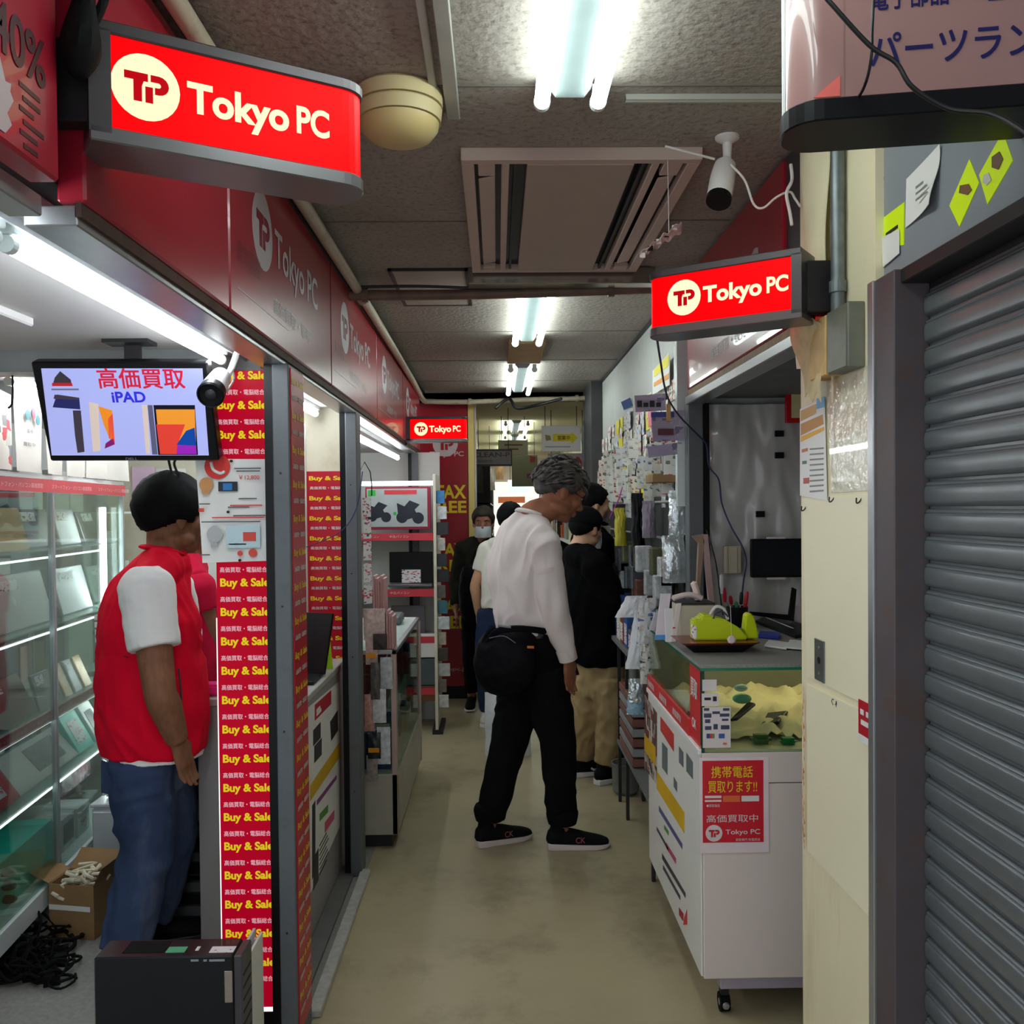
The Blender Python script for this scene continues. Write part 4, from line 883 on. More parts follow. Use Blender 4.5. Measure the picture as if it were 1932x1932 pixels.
# ------------------------------------------------------------------ left shop: rear wall goods
def wallpic(lab, px0, py0, px1, py1, Y, m, name='wall_notice', cat='notice'):
    a, b = aty(px0, py1, Y), aty(px1, py0, Y); o = obj(name, MB().box(a.x, b.x, Y, Y+0.004, a.z, b.z), m); return tag(o, lab, cat)
wallpic('pale pink sheet on the rear wall left of the staff member', 250, 880, 292, 960, 5.592, mat('pale_pink_sheet', (232,200,220), 0.5))
wallpic('white sheet on the rear wall behind the staff head', 296, 884, 350, 1010, 5.592, M_white)
cb = thing('white_cabinet', 'white cabinet at the rear of the left shop beside the lit red column', 'cabinet', (-1.2, 4.75, 0))
obj('cabinet_body', MB().box(-1.62, -1.06, 4.55, 5.0, 0, 1.36), M_box_w, cb, bevel=0.003)
for z0_, z1_ in ((0.05, 0.62), (0.66, 1.32)):
    for x0_, x1_ in ((-1.60, -1.345), (-1.335, -1.08)):
        d_ = obj('door', MB().box(x0_, x1_, 4.535, 4.549, z0_, z1_), M_paint, cb, bevel=0.002)
        obj('handle', MB().box(x1_-0.03, x1_-0.02, 4.52, 4.535, (z0_+z1_)/2-0.05, (z0_+z1_)/2+0.05), M_alu, d_)
# wall shelf with goods behind the showcase
ws = thing('storage_shelving', 'metal wall shelf of mixed boxes seen through the showcase', 'shelf', (-2.2, 4.2, 0))
for z in (0.3, 0.7, 1.1, 1.5): obj('shelf_board', MB().box(-2.34, -2.06, 3.0, 5.4, z-0.01, z), M_enamel, ws)
for y in (3.0, 3.8, 4.6, 5.38): obj('upright', MB().box(-2.34, -2.31, y, y+0.03, 0, 1.8), M_alu, ws)
cols = [mat('goods_a', (120,124,128), 0.5), mat('goods_b', (186,182,178), 0.5), mat('goods_c', (84,86,92), 0.5), mat('goods_d', (160,130,120), 0.5), mat('goods_e', (206,206,202), 0.5)]
for z in (0.3, 0.7, 1.1, 1.5):
    y = 3.05
    while y < 5.2:
        ci = random.randrange(5); w_ = random.uniform(.09, .22); h_ = random.uniform(.12, .3) if z < 1.5 else .2; x1 = random.uniform(-2.16, -2.07)
        tag(obj('goods_box', MB().box(-2.29, x1, y, y+w_, z, z+h_), cols[ci], bevel=0.003), ('mid grey','warm grey','charcoal','dull brown','pale')[ci]+' box on the '+{0.3:'bottom',0.7:'second',1.1:'third',1.5:'top'}[z]+' wall shelf behind the showcase', 'box', 'boxes on the wall shelf behind the showcase')
        y += w_+random.uniform(.01, .05)

# ------------------------------------------------------------------ floor things in the left shop
# desktop computer lying in the foreground
p0, p1 = aty(176, 1805, 2.20), aty(456, 1805, 2.20); ztop = (p0.z+p1.z)/2
pc = thing('desktop_computer', 'black desktop computer standing on its side in the left foreground', 'computer', ((p0.x+p1.x)/2, 2.245, 0))
obj('chassis', MB().box(p0.x, p1.x-0.022, 2.20, 2.292, 0.0, ztop), mat('chassis_black', (12,15,21), 0.35, var=0.08, coat=0.3), pc, bevel=0.004)
obj('front_bezel', MB().box(p1.x-0.021, p1.x, 2.203, 2.289, 0.002, ztop-0.002), mat('bezel_grey', (86,84,88), 0.35, metal=0.4), pc, bevel=0.003)
def PT(px, py): return atz(px, py, ztop+0.001)
q = PT(312,1797); qq = PT(350, 1784); obj('sticker', MB().box(q.x, q.x+0.045, q.y, q.y+0.028, ztop, ztop+0.0012), mat('green_label', (90,176,130), 0.5), pc)
q = PT(394,1797); obj('sticker', MB().box(q.x, q.x+0.058, q.y, q.y+0.03, ztop, ztop+0.0012), M_tag, pc)
q = PT(368,1793); obj('sticker', MB().box(q.x, q.x+0.008, q.y, q.y+0.02, ztop, ztop+0.0012), M_white, pc)
q = PT(230,1798); obj('vent_panel', MB().box(q.x, q.x+0.10, q.y, q.y+0.06, ztop, ztop+0.001), M_blkmat, pc)
a, b = aty(424,1892,2.199), aty(438,1832,2.199); obj('port_strip', MB().box(a.x, b.x, 2.1985, 2.2005, a.z, b.z), mat('port_silver', (176,164,150), 0.35, metal=0.5), pc, bevel=0.001)
m = MB(); [quad(m, aty(x_, 1814, 2.1995), X_, Z_, w_*.0013, .005) for x_, w_ in ((360,14),(384,6),(395,28))]; obj('small_print', m, mat('print_silver', (150,150,156), 0.4), pc)
for k in range(8): 
    z_ = ztop-0.05-0.03*k; obj('slot', MB().box(p1.x-0.0005, p1.x+0.001, 2.212, 2.28, z_-0.006, z_), M_blk, pc)
st_ = thing('acrylic_stand', 'white edged acrylic stand squeezed between the black computer and the lit red column', 'stand', (-0.62, 2.36, 0))
a = aty(458,1785,2.32); b = aty(478,1785,2.32)
obj('panel', MB().box(a.x, a.x+0.006, 2.31, 2.42, 0, a.z), M_white, st_); obj('panel', MB().box(b.x-0.008, b.x-0.002, 2.31, 2.42, 0, a.z-0.01), M_white, st_)
obj('front_edge', MB().box(a.x+0.006, b.x-0.008, 2.40, 2.41, 0, a.z-0.02), mat('pink_white', (240,214,218), 0.4), st_)
# open carton of leads
A_, B_, C_ = atz(94,1768,0), atz(178,1775,0), atz(216,1742,0); D_ = A_ + C_ - B_; hh_ = 0.19; M_card = mat('cardboard', (150,116,76), 0.75, var=0.08, scale=12)
cbx = thing('cardboard_box', 'open brown cardboard box holding white leads on the shop floor', 'box', (A_+C_)/2)
def wallb(a, b, z0, z1, th=0.004):
    d = (b-a); n_ = V((-d.y, d.x, 0)).normalized()*th; return MB().prism([a+Z_*z0, b+Z_*z0, b+Z_*z1, a+Z_*z1], n_)
for a, b in ((A_, B_), (B_, C_), (C_, D_), (D_, A_)): obj('side', wallb(a, b, 0.003, hh_), M_card, cbx)
obj('bottom', MB().prism([A_, B_, C_, D_], Z_*0.004), M_card, cbx)
def flap(a, b, out, up): 
    o_ = V(out)*0.075 + Z_*up; return MB().prism([a+Z_*hh_, b+Z_*hh_, b+Z_*hh_+o_, a+Z_*hh_+o_], V((0,0,0.003)))
ob = (A_+B_)/2 - (C_+D_)/2; ob.normalize(); ol = (A_+D_)/2-(B_+C_)/2; ol.normalize()
obj('flap', flap(A_, D_, ol, 0.03), M_card, cbx); obj('flap', flap(C_, D_, -ob, 0.05), M_card, cbx); obj('flap', flap(B_, C_, -ol*0.4, 0.06), M_card, cbx)
m = MB(); quad(m, A_ + Z_*0.10 - V((0,0.001,0)), (B_-A_), Z_, (B_-A_).length*0.92, 0.018, 0.001); obj('tape', m, M_white, cbx)
m = MB(); cc = (A_+C_)/2
for k in range(14): 
    a0 = cc + V((random.uniform(-.05,.05), random.uniform(-.05,.05), 0.14+0.006*k)); m.tube([a0+V((random.uniform(-.04,.04), random.uniform(-.04,.04), random.uniform(-.01,.02))) for _ in range(5)], 0.006, 6, 3)
tag(obj('white_leads', m, mat('ivory_lead', (226,216,190), 0.5), smooth=True), 'tangle of ivory leads heaped inside the open cardboard box', 'leads', kind='stuff')
# black cable heap
m = MB()
for k in range(46):
    px = random.uniform(-10, 132); py = random.uniform(1770, 1862); c_ = atz(px, py, 0); r_ = random.uniform(.025, .06); hz = random.uniform(0.012, 0.075)*(1-abs(px-60)/110)
    ax_ = random.uniform(0, PI); pts = [c_ + V((r_*math.cos(t*1.1+ax_), r_*math.sin(t*1.1+ax_), 0.010+max(0.002,hz)*(1+0.6*math.sin(t*1.7+k)))) for t in range(7)]
    m.tube(pts, random.choice((0.004, 0.005, 0.007)), 6, 3)
for k in range(9):
    c_ = atz(random.uniform(5, 120), random.uniform(1800, 1862), 0); m.obox(c_+Z_*0.016, V((.022, .01, 0)), V((-.006, .012, 0)), V((0, 0, .014)))
tag(obj('cable_heap', m, M_blkmat, smooth=True), 'heap of tangled black leads and plugs on the grey floor at the lower left', 'cables', kind='stuff')
# white plastic drawer unit on a dark plinth
pl_ = tag(obj('low_plinth', MB().box(-1.67, -1.47, 3.72, 3.98, 0, 0.095), M_dark, bevel=0.003), 'low dark plinth under the white plastic drawer box', 'plinth')
dr = thing('drawer_box', 'translucent white plastic drawer box beside the showcase end', 'drawers', (-1.57, 3.85, 0.096))
M_pla = mat('milky_plastic', (216,220,224), 0.25, var=0.04)
obj('box_body', MB().box(-1.650, -1.50, 3.75, 3.95, 0.096, 0.305), M_pla, dr, bevel=0.008, bseg=2)
obj('drawer', MB().box(-1.642, -1.508, 3.738, 3.75, 0.108, 0.292), M_pla, dr, bevel=0.004)
obj('lid', MB().box(-1.655, -1.495, 3.745, 3.955, 0.306, 0.322), M_pla, dr, bevel=0.004)
m = MB(); 
for k in range(6): m.tube([V((-1.58+random.uniform(-.05,.05), 3.83+random.uniform(-.05,.05), 0.33+random.uniform(0,.05))) for _ in range(5)], 0.006, 6, 3)
tag(obj('white_leads', m, M_cw, smooth=True), 'white leads piled on the plastic drawer box', 'leads', kind='stuff')
# stacked open computers behind the staff legs
for k, (z0_, h_) in enumerate(((0.0, 0.19), (0.195, 0.20))):
    c_ = thing('computer_chassis', ('lower', 'upper')[k] + ' dark open computer chassis stacked behind the staff legs', 'computer', (-1.10, 3.40, z0_))
    x0_, x1_ = -1.19, -1.05
    obj('shell', MB().box(x0_, x1_, 3.30, 3.30+0.005, z0_, z0_+h_).box(x0_, x0_+0.005, 3.30, 3.62, z0_, z0_+h_).box(x1_-0.005, x1_, 3.30, 3.62, z0_, z0_+h_).box(x0_, x1_, 3.30, 3.62, z0_, z0_+0.005).box(x0_, x1_, 3.30, 3.62, z0_+h_-0.005, z0_+h_), M_dark, c_)
    for j in range(4): obj('drive_bay', MB().box(x0_+0.012, x1_-0.012, 3.292, 3.30, z0_+0.015+0.043*j, z0_+0.05+0.043*j), (M_blk, mat('bay_grey', (96,100,102), 0.4, metal=0.5))[j % 2], c_, bevel=0.002)

# ------------------------------------------------------------------ counter of the second stall
ct = thing('counter', 'grey service counter with posters on its corridor side in the second left stall', 'counter', (-0.84, 3.58, 0))
M_ctr = mat('counter_grey', (150,146,144), 0.5, var=0.04, scale=4)
obj('counter_body', MB().box(-1.03, -0.662, 3.17, 3.985, 0.0, 0.835), M_ctr, ct, bevel=0.002)
obj('worktop', MB().box(-1.04, -0.657, 3.16, 3.99, 0.835, 0.86), mat('worktop_grey', (176,176,172), 0.35, var=0.05, scale=40), ct, bevel=0.003)
KX = -0.6615
def K(px, py): return atx(px, py, KX+0.001)
po = obj('poster', MB().prism([K(581,1335), K(640,1285), K(640,1560), K(583,1690)], X_*0.0015), M_white); tag(po, 'large white poster with a yellow band on the corridor side of the grey counter', 'poster')
def kp(name, L, m, l=0.0022): return obj(name, MB().prism([K(x, y)+X_*0.0014 for x, y in L], X_*0.0008), m, po)
kp('emblem', [(593,1330),(624,1302),(624,1328),(593,1360)], mat('print_crimson', (180,24,48), 0.5))
kp('emblem', [(584,1482),(640,1400),(640,1428),(584,1512)], mat('print_amber', (214,172,20), 0.5))
for L in ([(590,1378),(604,1362),(604,1392),(590,1408)], [(622,1362),(636,1340),(637,1378),(624,1398)], [(592,1408),(606,1392),(606,1424),(592,1440)], [(590,1620),(600,1600),(600,1660),(590,1680)], [(588,1520),(594,1510),(594,1640),(588,1660)]): kp('emblem', L, mat('print_dark', (44,42,46), 0.5))
kp('emblem', [(597,1510),(634,1462),(634,1470),(597,1520)], mat('print_violet', (130,60,130), 0.5)); kp('emblem', [(602,1536),(618,1518),(618,1532),(602,1550)], mat('print_green', (70,150,50), 0.5)); kp('emblem', [(612,1552),(630,1528),(630,1544),(612,1572)], mat('print_pink', (206,90,120), 0.5))
m = MB(); [quad(m, K(596, 1352-7*k)+X_*0.002, Y_, Z_, 0.09-.02*k, 0.012) for k in range(2)]; obj('small_print', m, M_white, po)
m = MB()
for k in range(7): quad(m, K(602, 1598+9*k)+X_*0.0012, Y_, Z_, 0.14+0.02*(k % 3), 0.006)
obj('small_print', m, M_ink, po)
lp = thing('laptop', 'open black laptop with red screen glare on the grey counter', 'laptop', (-0.73, 3.5, 0.861))
obj('keyboard_base', MB().box(-0.83, -0.675, 3.38, 3.60, 0.861, 0.876), M_blk, lp, bevel=0.003)
sl = obj('screen_lid', MB().obox((-0.735, 3.60, 0.985), (0.085, -0.03, 0), (0.012, 0.035, 0.112), (0.002, 0.006, -0.002)), M_blk, lp, bevel=0.002)
gt = obj('green_tag', MB().prism([(-0.70,3.72,0.862),(-0.665,3.72,0.862),(-0.675,3.72,0.99),(-0.69,3.72,0.99)], (0,0.004,0)), mat('lime', (170,220,20), 0.4)); tag(gt, 'small lime green card standing behind the black laptop', 'card')
tag(obj('pink_device', MB().box(-1.03, -0.95, 3.20, 3.28, 0.861, 0.90), mat('hot_pink', (236,50,140), 0.4), bevel=0.008, bseg=2), 'hot pink gadget on the counter beside the lit column', 'gadget')
cable('dark blue cord looping from the middle post to the white board', [aty(684,890,3.76), aty(672,960,3.76), aty(640,1005,3.76), aty(578,1032,3.76)], 0.002, mat('navy_cord', (36,40,90), 0.5))

# ------------------------------------------------------------------ third stall: low showcase with glass side
sc3 = thing('glass_counter', 'low glass showcase with pinkish metal edges beside the corridor in the third left stall', 'showcase', (-0.62, 4.7, 0))
M_pink = mat('pinkish_aluminium', (196,168,162), 0.35, metal=0.4, var=0.05)
x0, x1, y0, y1, z0, z1 = -0.86, -0.45, 4.08, 5.32, 0.06, 0.88
obj('base', MB().box(x0, x1, y0, y1, z0, 0.33), mat('case_panel', (176,172,160), 0.4, metal=0.2), sc3, bevel=0.003)
obj('plinth', MB().box(x0+0.02, x1-0.03, y0+0.03, y1-0.02, 0, z0), M_dark, sc3)
for (xx, yy) in ((x0, y0), (x1-0.025, y0), (x1-0.02, y1-0.02), (x0, y1-0.02)): obj('upright', MB().box(xx, xx+0.025, yy, yy+0.02, z0, z1-0.02), M_pink, sc3, bevel=0.002)
obj('top_frame', MB().box(x0, x1, y0, y0+0.02, z1-0.02, z1).box(x0, x1, y1-0.02, y1, z1-0.02, z1).box(x1-0.02, x1, y0, y1, z1-0.02, z1).box(x0, x0+0.02, y0, y1, z1-0.02, z1), M_alu, sc3, bevel=0.002)
obj('glass_top', MB().box(x0+0.02, x1-0.02, y0+0.02, y1-0.02, z1-0.006, z1-0.001), mat('milky_glass_top', (206,220,214), 0.08, var=0.05), sc3)
obj('glass_side', MB().box(x1-0.008, x1-0.004, y0+0.025, y1-0.02, 0.33, z1-0.02), M_glass, sc3)
obj('glass_front', MB().box(x0+0.03, x1-0.025, y0+0.006, y0+0.010, 0.33, z1-0.02), M_glass, sc3)
obj('glass_shelf', MB().box(x0+0.03, x1-0.015, y0+0.03, y1-0.03, 0.60, 0.606), mat('shelf_glass', (176,206,198)), sc3)
gc = [mat('goods_f', (60,80,90), 0.4), mat('goods_g', (130,60,60), 0.4), mat('goods_h', (40,60,110), 0.4), mat('goods_i', (200,190,160), 0.5), mat('goods_j', (150,150,140), 0.5)]
for z in (0.332, 0.607):
    y = 4.16
    while y < 5.2:
        w_ = random.uniform(.05, .12); h_ = random.uniform(.06, .2); tag(obj('boxed_gadget', MB().box(-0.62-random.uniform(0, .15), -0.50+random.uniform(-.03, .02), y, y+w_, z, z+h_), random.choice(gc), bevel=0.003), 'small boxed gadgets inside the low glass showcase', 'box', 'gadgets in the low glass showcase'); y += w_+0.03
for k, (xa, xb, zt, lab) in enumerate(((-0.553, -0.500, 1.205, 'taller stack of slim pink boxes on the low showcase corner'), (-0.497, -0.462, 1.05, 'shorter stack of slim pink boxes on the low showcase corner'))):
    r = thing('pink_box_stack', lab, 'boxes', ((xa+xb)/2, 4.16, 0.881))
    n_ = 5 if k == 0 else 3
    for j in range(n_): w_ = (xb-xa)/n_; obj('slim_box', MB().box(xa+j*w_+0.0006, xa+(j+1)*w_-0.0006, 4.10+0.003*(j % 2), 4.22, 0.881, zt-0.012*(j % 3)), mat('dusty_pink', (196,150,150), 0.5, var=0.06), r, bevel=0.001)
tag(obj('grey_terminal', MB().box(-0.72, -0.52, 4.95, 5.15, 0.881, 0.93), mat('terminal_grey', (88,98,100), 0.4), bevel=0.01), 'flat dark grey device lying on the low showcase', 'device')
# hanging stock beside the middle post
hang = [(686,1148,40,60,(206,184,178),'white card hanging topmost beside the middle post'), (690,1206,22,48,(196,168,160),'pinkish blister card hanging beside the middle post with an orange tag'), (704,1196,26,30,(60,50,48),'dark earphone set hanging beside the middle post'),
        (700,1250,16,70,(90,84,80),'brown cable pack hanging beside the middle post'), (718,1240,22,60,(190,196,200),'silver cable pack hanging against the low showcase'), (688,1310,18,70,(200,150,140),'long salmon pack hanging low beside the middle post'),
        (704,1300,24,64,(220,222,226),'white cable pack hanging low against the showcase corner'), (694,1382,24,50,(40,44,48),'black charger pack hanging near the bottom of the rack'), (712,1372,24,70,(216,220,226),'crumpled white plastic pack hanging lowest against the showcase'),
        (692,1425,20,50,(150,140,136),'grey cable pack hanging lowest beside the middle post')]
for k, (px, py, w_, h_, c_, lab) in enumerate(hang):
    Y = 4.03 - 0.012*(k % 4); a = aty(px, py+h_, Y); b = aty(px+w_, py, Y); r = thing('hanging_pack', lab, 'package', V(((a.x+b.x)/2, Y, a.z)))
    obj('pack', MB().sheet(lambda u, v: V((a.x+(b.x-a.x)*u, Y-0.006*math.sin(u*PI)*math.sin(v*PI)+0.002*math.sin(u*9+v*11+k), a.z+(b.z-a.z)*v)), 6, 8, 0.004), mat('pack_%d' % k, c_, 0.25 if k % 2 else 0.5, var=0.25, scale=60), r, smooth=True)
    obj('hook', MB().cyl(((a.x+b.x)/2, Y, b.z-0.004), ((a.x+b.x)/2, 4.075, b.z+0.004), 0.0015, 6), M_alu, r)
    if k in (1, 7): obj('orange_tag', MB().box(a.x+0.004, b.x-0.006, Y-0.010, Y-0.009, a.z+0.03, a.z+0.05), mat('orange_tag', (230,150,30), 0.5), r)
rk = thing('card_rack', 'narrow vertical wire rack of white price cards on the middle post', 'rack', (-0.555, 3.93, 1.05))
a = aty(684,1140,3.92); b = aty(702,935,3.92)
for k in range(5):
    zz = a.z + (b.z-a.z)*k/5; obj('card', MB().obox((( a.x+b.x)/2, 3.92, zz+0.042), (0.014, 0.02, 0), (0.0006, -0.0004, 0), (0, 0, 0.040)), M_tag, rk)
obj('wire_frame', MB().tube([(a.x-0.003, 3.90, a.z), (a.x-0.003, 3.90, b.z+0.10), (b.x-0.008, 3.93, b.z+0.10), (b.x-0.004, 3.94, b.z)], 0.0025, 6, 2), M_blk, rk, smooth=True)
obj('bracket', MB().box(-0.60, a.x, 3.885, 3.90, b.z+0.02, b.z+0.03).box(-0.60, a.x, 3.885, 3.90, a.z+0.02, a.z+0.03), M_blk, rk)

# rear shelving of the third stall
YR = 6.30
rs_ = thing('display_shelving', 'white display shelving with red label rails at the rear of the third left stall', 'shelving', (-0.7, 6.45, 0))
def RZ(py): return aty(760, py, YR).z
obj('back_panel', MB().box(-0.98, -0.405, YR+0.30, YR+0.32, 0, 1.9), M_paint, rs_)
for x in (-0.98, -0.42): obj('side_panel', MB().box(x, x+0.015, YR, YR+0.30, 0, RZ(905)), M_enamel, rs_)
for py, lab in ((1012,1), (1118,1), (1206,1)):
    z = RZ(py); obj('shelf_board', MB().box(-0.965, -0.42, YR, YR+0.30, z-0.01, z+0.012), M_enamel, rs_)
    r_ = obj('label_rail', MB().box(-0.98, -0.405, YR-0.008, YR, z-0.028, z+0.022), M_redbox, rs_)
    m = MB(); [addtext(m, '中古パソコン', (-0.93+0.2*j, YR-0.008, z-0.01), X_, Z_, width=0.13, height=0.018) for j in range(2)]; obj('lettering', m, M_white, r_)
z = RZ(912); obj('top_light', MB().box(-0.98, -0.41, YR-0.03, YR+0.02, z-0.015, z+0.015), mat('lit_case_top', (240,246,250), 0.4, var=0, emit=1.6), rs_)
mo = thing('framed_picture', 'framed picture panel of dark motorcycles on the rear shelving', 'picture', (-0.65, YR+0.03, RZ(1000)))
a, b = aty(690,1000,YR+0.02), aty(812,918,YR+0.02)
obj('frame', MB().box(a.x, b.x, YR+0.02, YR+0.05, a.z, b.z), mat('raspberry_frame', (150,20,56), 0.4), mo, bevel=0.003)
obj('picture', MB().box(a.x+0.01, b.x-0.022, YR+0.016, YR+0.02, a.z+0.02, b.z-0.012), mat('pale_grey_picture', (176,186,186), 0.3), mo)
def bike(m, cx, cz, k):
    for (x, z_, r_) in ((-.045,-.045,.034),(.05,-.05,.034)): disc(m, (cx+x*k, YR+0.0155, cz+z_*k), X_, Z_, r_*k, 0.001)
    poly(m, [(x*k, z_*k) for x, z_ in ((-.07,-.02),(-.02,-.06),(.05,-.04),(.03,0),(.06,.03),(.0,.055),(-.03,.02),(-.075,.04))], (cx, YR+0.0155, cz), X_, Z_)
m = MB(); bike(m, a.x+0.09, (a.z+b.z)/2-0.01, 1.0); bike(m, a.x+0.30, (a.z+b.z)/2-0.01, 1.15); obj('emblem', m, mat('bike_dark', (30,36,52), 0.4), mo)
m = MB(); quad(m, (a.x+0.13, YR+0.015, b.z-0.05), X_, Z_, 0.22, 0.028); obj('emblem', m, mat('picture_red', (220,60,70), 0.4), mo)
m = MB(); quad(m, (a.x+0.02, YR+0.015, b.z-0.06), X_, Z_, 0.05, 0.04); disc(m, (a.x+0.2, YR+0.015, a.z+0.11), X_, Z_, 0.012); obj('emblem', m, mat('picture_green', (60,180,70), 0.4), mo)
lt_ = thing('laptop', 'open black laptop with a price sheet on the rear white shelving', 'laptop', (-0.6, YR+0.1, RZ(1106)))
a, b = aty(732,1106,YR), aty(814,1042,YR); obj('screen_lid', MB().box(a.x, b.x, YR+0.10, YR+0.112, a.z+0.015, b.z), M_blk, lt_, bevel=0.003); obj('keyboard_base', MB().box(a.x, b.x, YR-0.0, YR+0.11, a.z-0.006, a.z+0.01), M_dgrey, lt_, bevel=0.002)
obj('price_sheet', MB().box(a.x+0.085, a.x+0.215, YR+0.09, YR+0.092, a.z+0.015, a.z+0.105), M_tag, lt_)
a, b = aty(735,1195,YR), aty(800,1145,YR); l2 = thing('laptop', 'grey laptop lid standing on the lower shelf behind the glass showcase', 'laptop', (-0.6, YR+0.1, a.z)); obj('screen_lid', MB().box(a.x, b.x, YR+0.10, YR+0.112, RZ(1206)+0.012, b.z), M_dgrey, l2, bevel=0.003); obj('keyboard_base', MB().box(a.x, b.x, YR+0.0, YR+0.11, RZ(1206)+0.012, RZ(1206)+0.026), M_dgrey, l2)
for k, (y0_, y1_, c_, lab) in enumerate(((1196,1240,'w','white box with a red band at the foot of the rear shelving'), (1242,1292,'g','dark grey box stacked below the red banded one'), (1293,1330,'b','brown carton lowest at the foot of the rear shelving'))):
    a, b = aty(801,min(y1_,1322),YR-0.06), aty(823,y0_,YR-0.06); zb_ = max(0.0, a.z) if k == 2 else a.z
    r = thing('stock_box', lab, 'box', ((a.x+b.x)/2, YR, zb_)); obj('carton_body', MB().box(a.x-0.12, b.x, YR-0.07, YR-0.012, zb_, b.z-0.002), (M_box_w, mat('slate_box', (80,90,94), 0.5), mat('brown_carton', (110,70,40), 0.7))[k], r, bevel=0.002)
    if k != 1: obj('red_band', MB().box(a.x-0.12, b.x+0.001, YR-0.072, YR-0.069, b.z-0.06, b.z-0.015), M_redbox, r)
pb = thing('peg_panel', 'thin white pegboard panel edge at the end of the rear shelving', 'panel', (-0.385, 6.25, 0))
a, b = aty(822,1320,6.2), aty(833,895,6.2); obj('panel', MB().box(a.x, a.x+0.02, 6.15, 6.55, 0.02, b.z), mat('ivory_panel', (214,208,190), 0.5), pb, bevel=0.002); obj('foot', MB().box(a.x-0.02, a.x+0.05, 6.14, 6.5, 0, 0.03), M_dark, pb)
ppx = a.x+0.021
for k in range(14):
    zz = 1.62 - 0.105*k; c_ = ((60,130,190),(214,220,226),(50,50,54),(190,186,180),(40,44,50),(30,32,36),(90,86,80),(60,110,120),(190,196,196),(170,160,140),(70,60,50),(180,180,176),(110,100,90),(200,200,196))[k]
    if zz < 0.2: break
    labk = ['blue and white pack hanging highest on the pegboard edge'] + ['%s hanging pack on the pegboard edge, %s from its top' % (c, n) for c, n in zip(('white','charcoal','light grey','black','near black','brown grey','teal','pale grey','tan','dark brown','silver grey','taupe','off white'), ('second','third','fourth','fifth','sixth','seventh','eighth','ninth','tenth','eleventh','twelfth','thirteenth','lowest'))]
    o = obj('hanging_pack', MB().box(ppx, ppx+0.055+0.012*(k % 3), 6.17+0.01*(k % 2), 6.19+0.01*(k % 2), zz-0.085, zz), mat('peg_pack_%d' % k, c_, 0.35, var=0.2, scale=40), bevel=0.003)
    tag(o, labk[k], 'package', None if k == 0 else 'packs on the pegboard edge')
# tall red banner wall and yellow lit edge
bn = thing('banner_wall', 'tall dark red tax free banner panel at the corridor narrowing', 'sign', (-0.40, 7.35, 0))
a, b = aty(805,1300,7.3), aty(881,775,7.3)
obj('banner_panel', MB().box(-0.72, b.x, 7.30, 7.50, 0.10, 2.33), mat('dark_red_banner', (150,10,26), 0.35, var=0.05), bn)
obj('plinth', MB().box(-0.72, b.x, 7.30, 7.50, 0, 0.10), M_blk, bn)
ty = MB(); tw = MB()
for py in (965, 1078, 1178): 
    pass
for py0, py1, s in ((941,915,'TAX'),(968,945,'FREE'),(1050,1025,'TAX'),(1078,1056,'FREE'),(1156,1132,'TAX'),(1186,1162,'FREE')):
    z0_ = aty(850, py0, 7.3).z; z1_ = aty(850, py1, 7.3).z; ww = (b.x-a.x)*(0.74 if s == 'TAX' else 0.86); addtext(ty, s, (b.x-0.012-ww, 7.30, z0_), X_, Z_, width=ww, height=z1_-z0_, bold=.03)
obj('lettering', ty, mat('banner_yellow', (236,206,30), 0.4), bn)
disc(tw, aty(840,838,7.3), X_, Z_, 0.098); addtext(tw, 'Tokyo PC', aty(811,864,7.3), X_, Z_, width=(b.x-a.x)*0.78, height=0.05, bold=.015); addtext(tw, 'tokyopc.jp', aty(816,1268,7.3), X_, Z_, width=(b.x-a.x)*0.82, height=0.036)
obj('lettering', tw, mat('banner_silver', (196,176,176), 0.4), bn)
g = MB(); tp_mark(g, aty(840,838,7.298), X_, Z_, 0.098); obj('emblem', g, mat('dark_red_banner', (150,10,26)), bn)
yc = thing('lit_column', 'pale yellow column edge right of the tall red banner', 'column', (-0.2, 7.4, 0)); obj('column_body', MB().box(b.x+0.004, b.x+0.058, 7.32, 7.50, 0, 2.33), mat('pale_yellow', (250,226,140), 0.5, var=0.02), yc, bevel=0.003)
obj('corner_trim', MB().box(b.x+0.058, b.x+0.070, 7.31, 7.34, 0, 2.33), M_alu, yc)
# ------------------------------------------------------------------ right glass counter
CX0, CX1, CY0, CY1 = 0.575, 1.20, 2.62, 3.54
zt = aty(1400, 1262, CY0).z; zg = aty(1400, 1420, CY0).z; zb = aty(1400, 1847, CY0).z; zs = aty(1400, 1478, CY0).z
rc = thing('glass_counter', 'white display counter with a lit glass top section and red buying poster on the right', 'counter', ((CX0+CX1)/2, (CY0+CY1)/2, 0))
M_cw2 = mat('counter_white', (222,208,204), 0.45, var=0.025, scale=2)
obj('body', MB().box(CX0+0.004, CX1, CY0, CY1, zb, zs-0.002), M_cw2, rc, bevel=0.003)
obj('upper_band', MB().box(CX0+0.002, CX1, CY0-0.002, CY1, zs+0.001, zg), M_cw2, rc, bevel=0.002)
obj('pedestal', MB().box(CX0+0.065, CX1-0.05, CY0+0.06, CY1-0.05, zb-0.062, zb), mat('lavender_panel', (178,168,184), 0.45, var=0.03), rc, bevel=0.003)
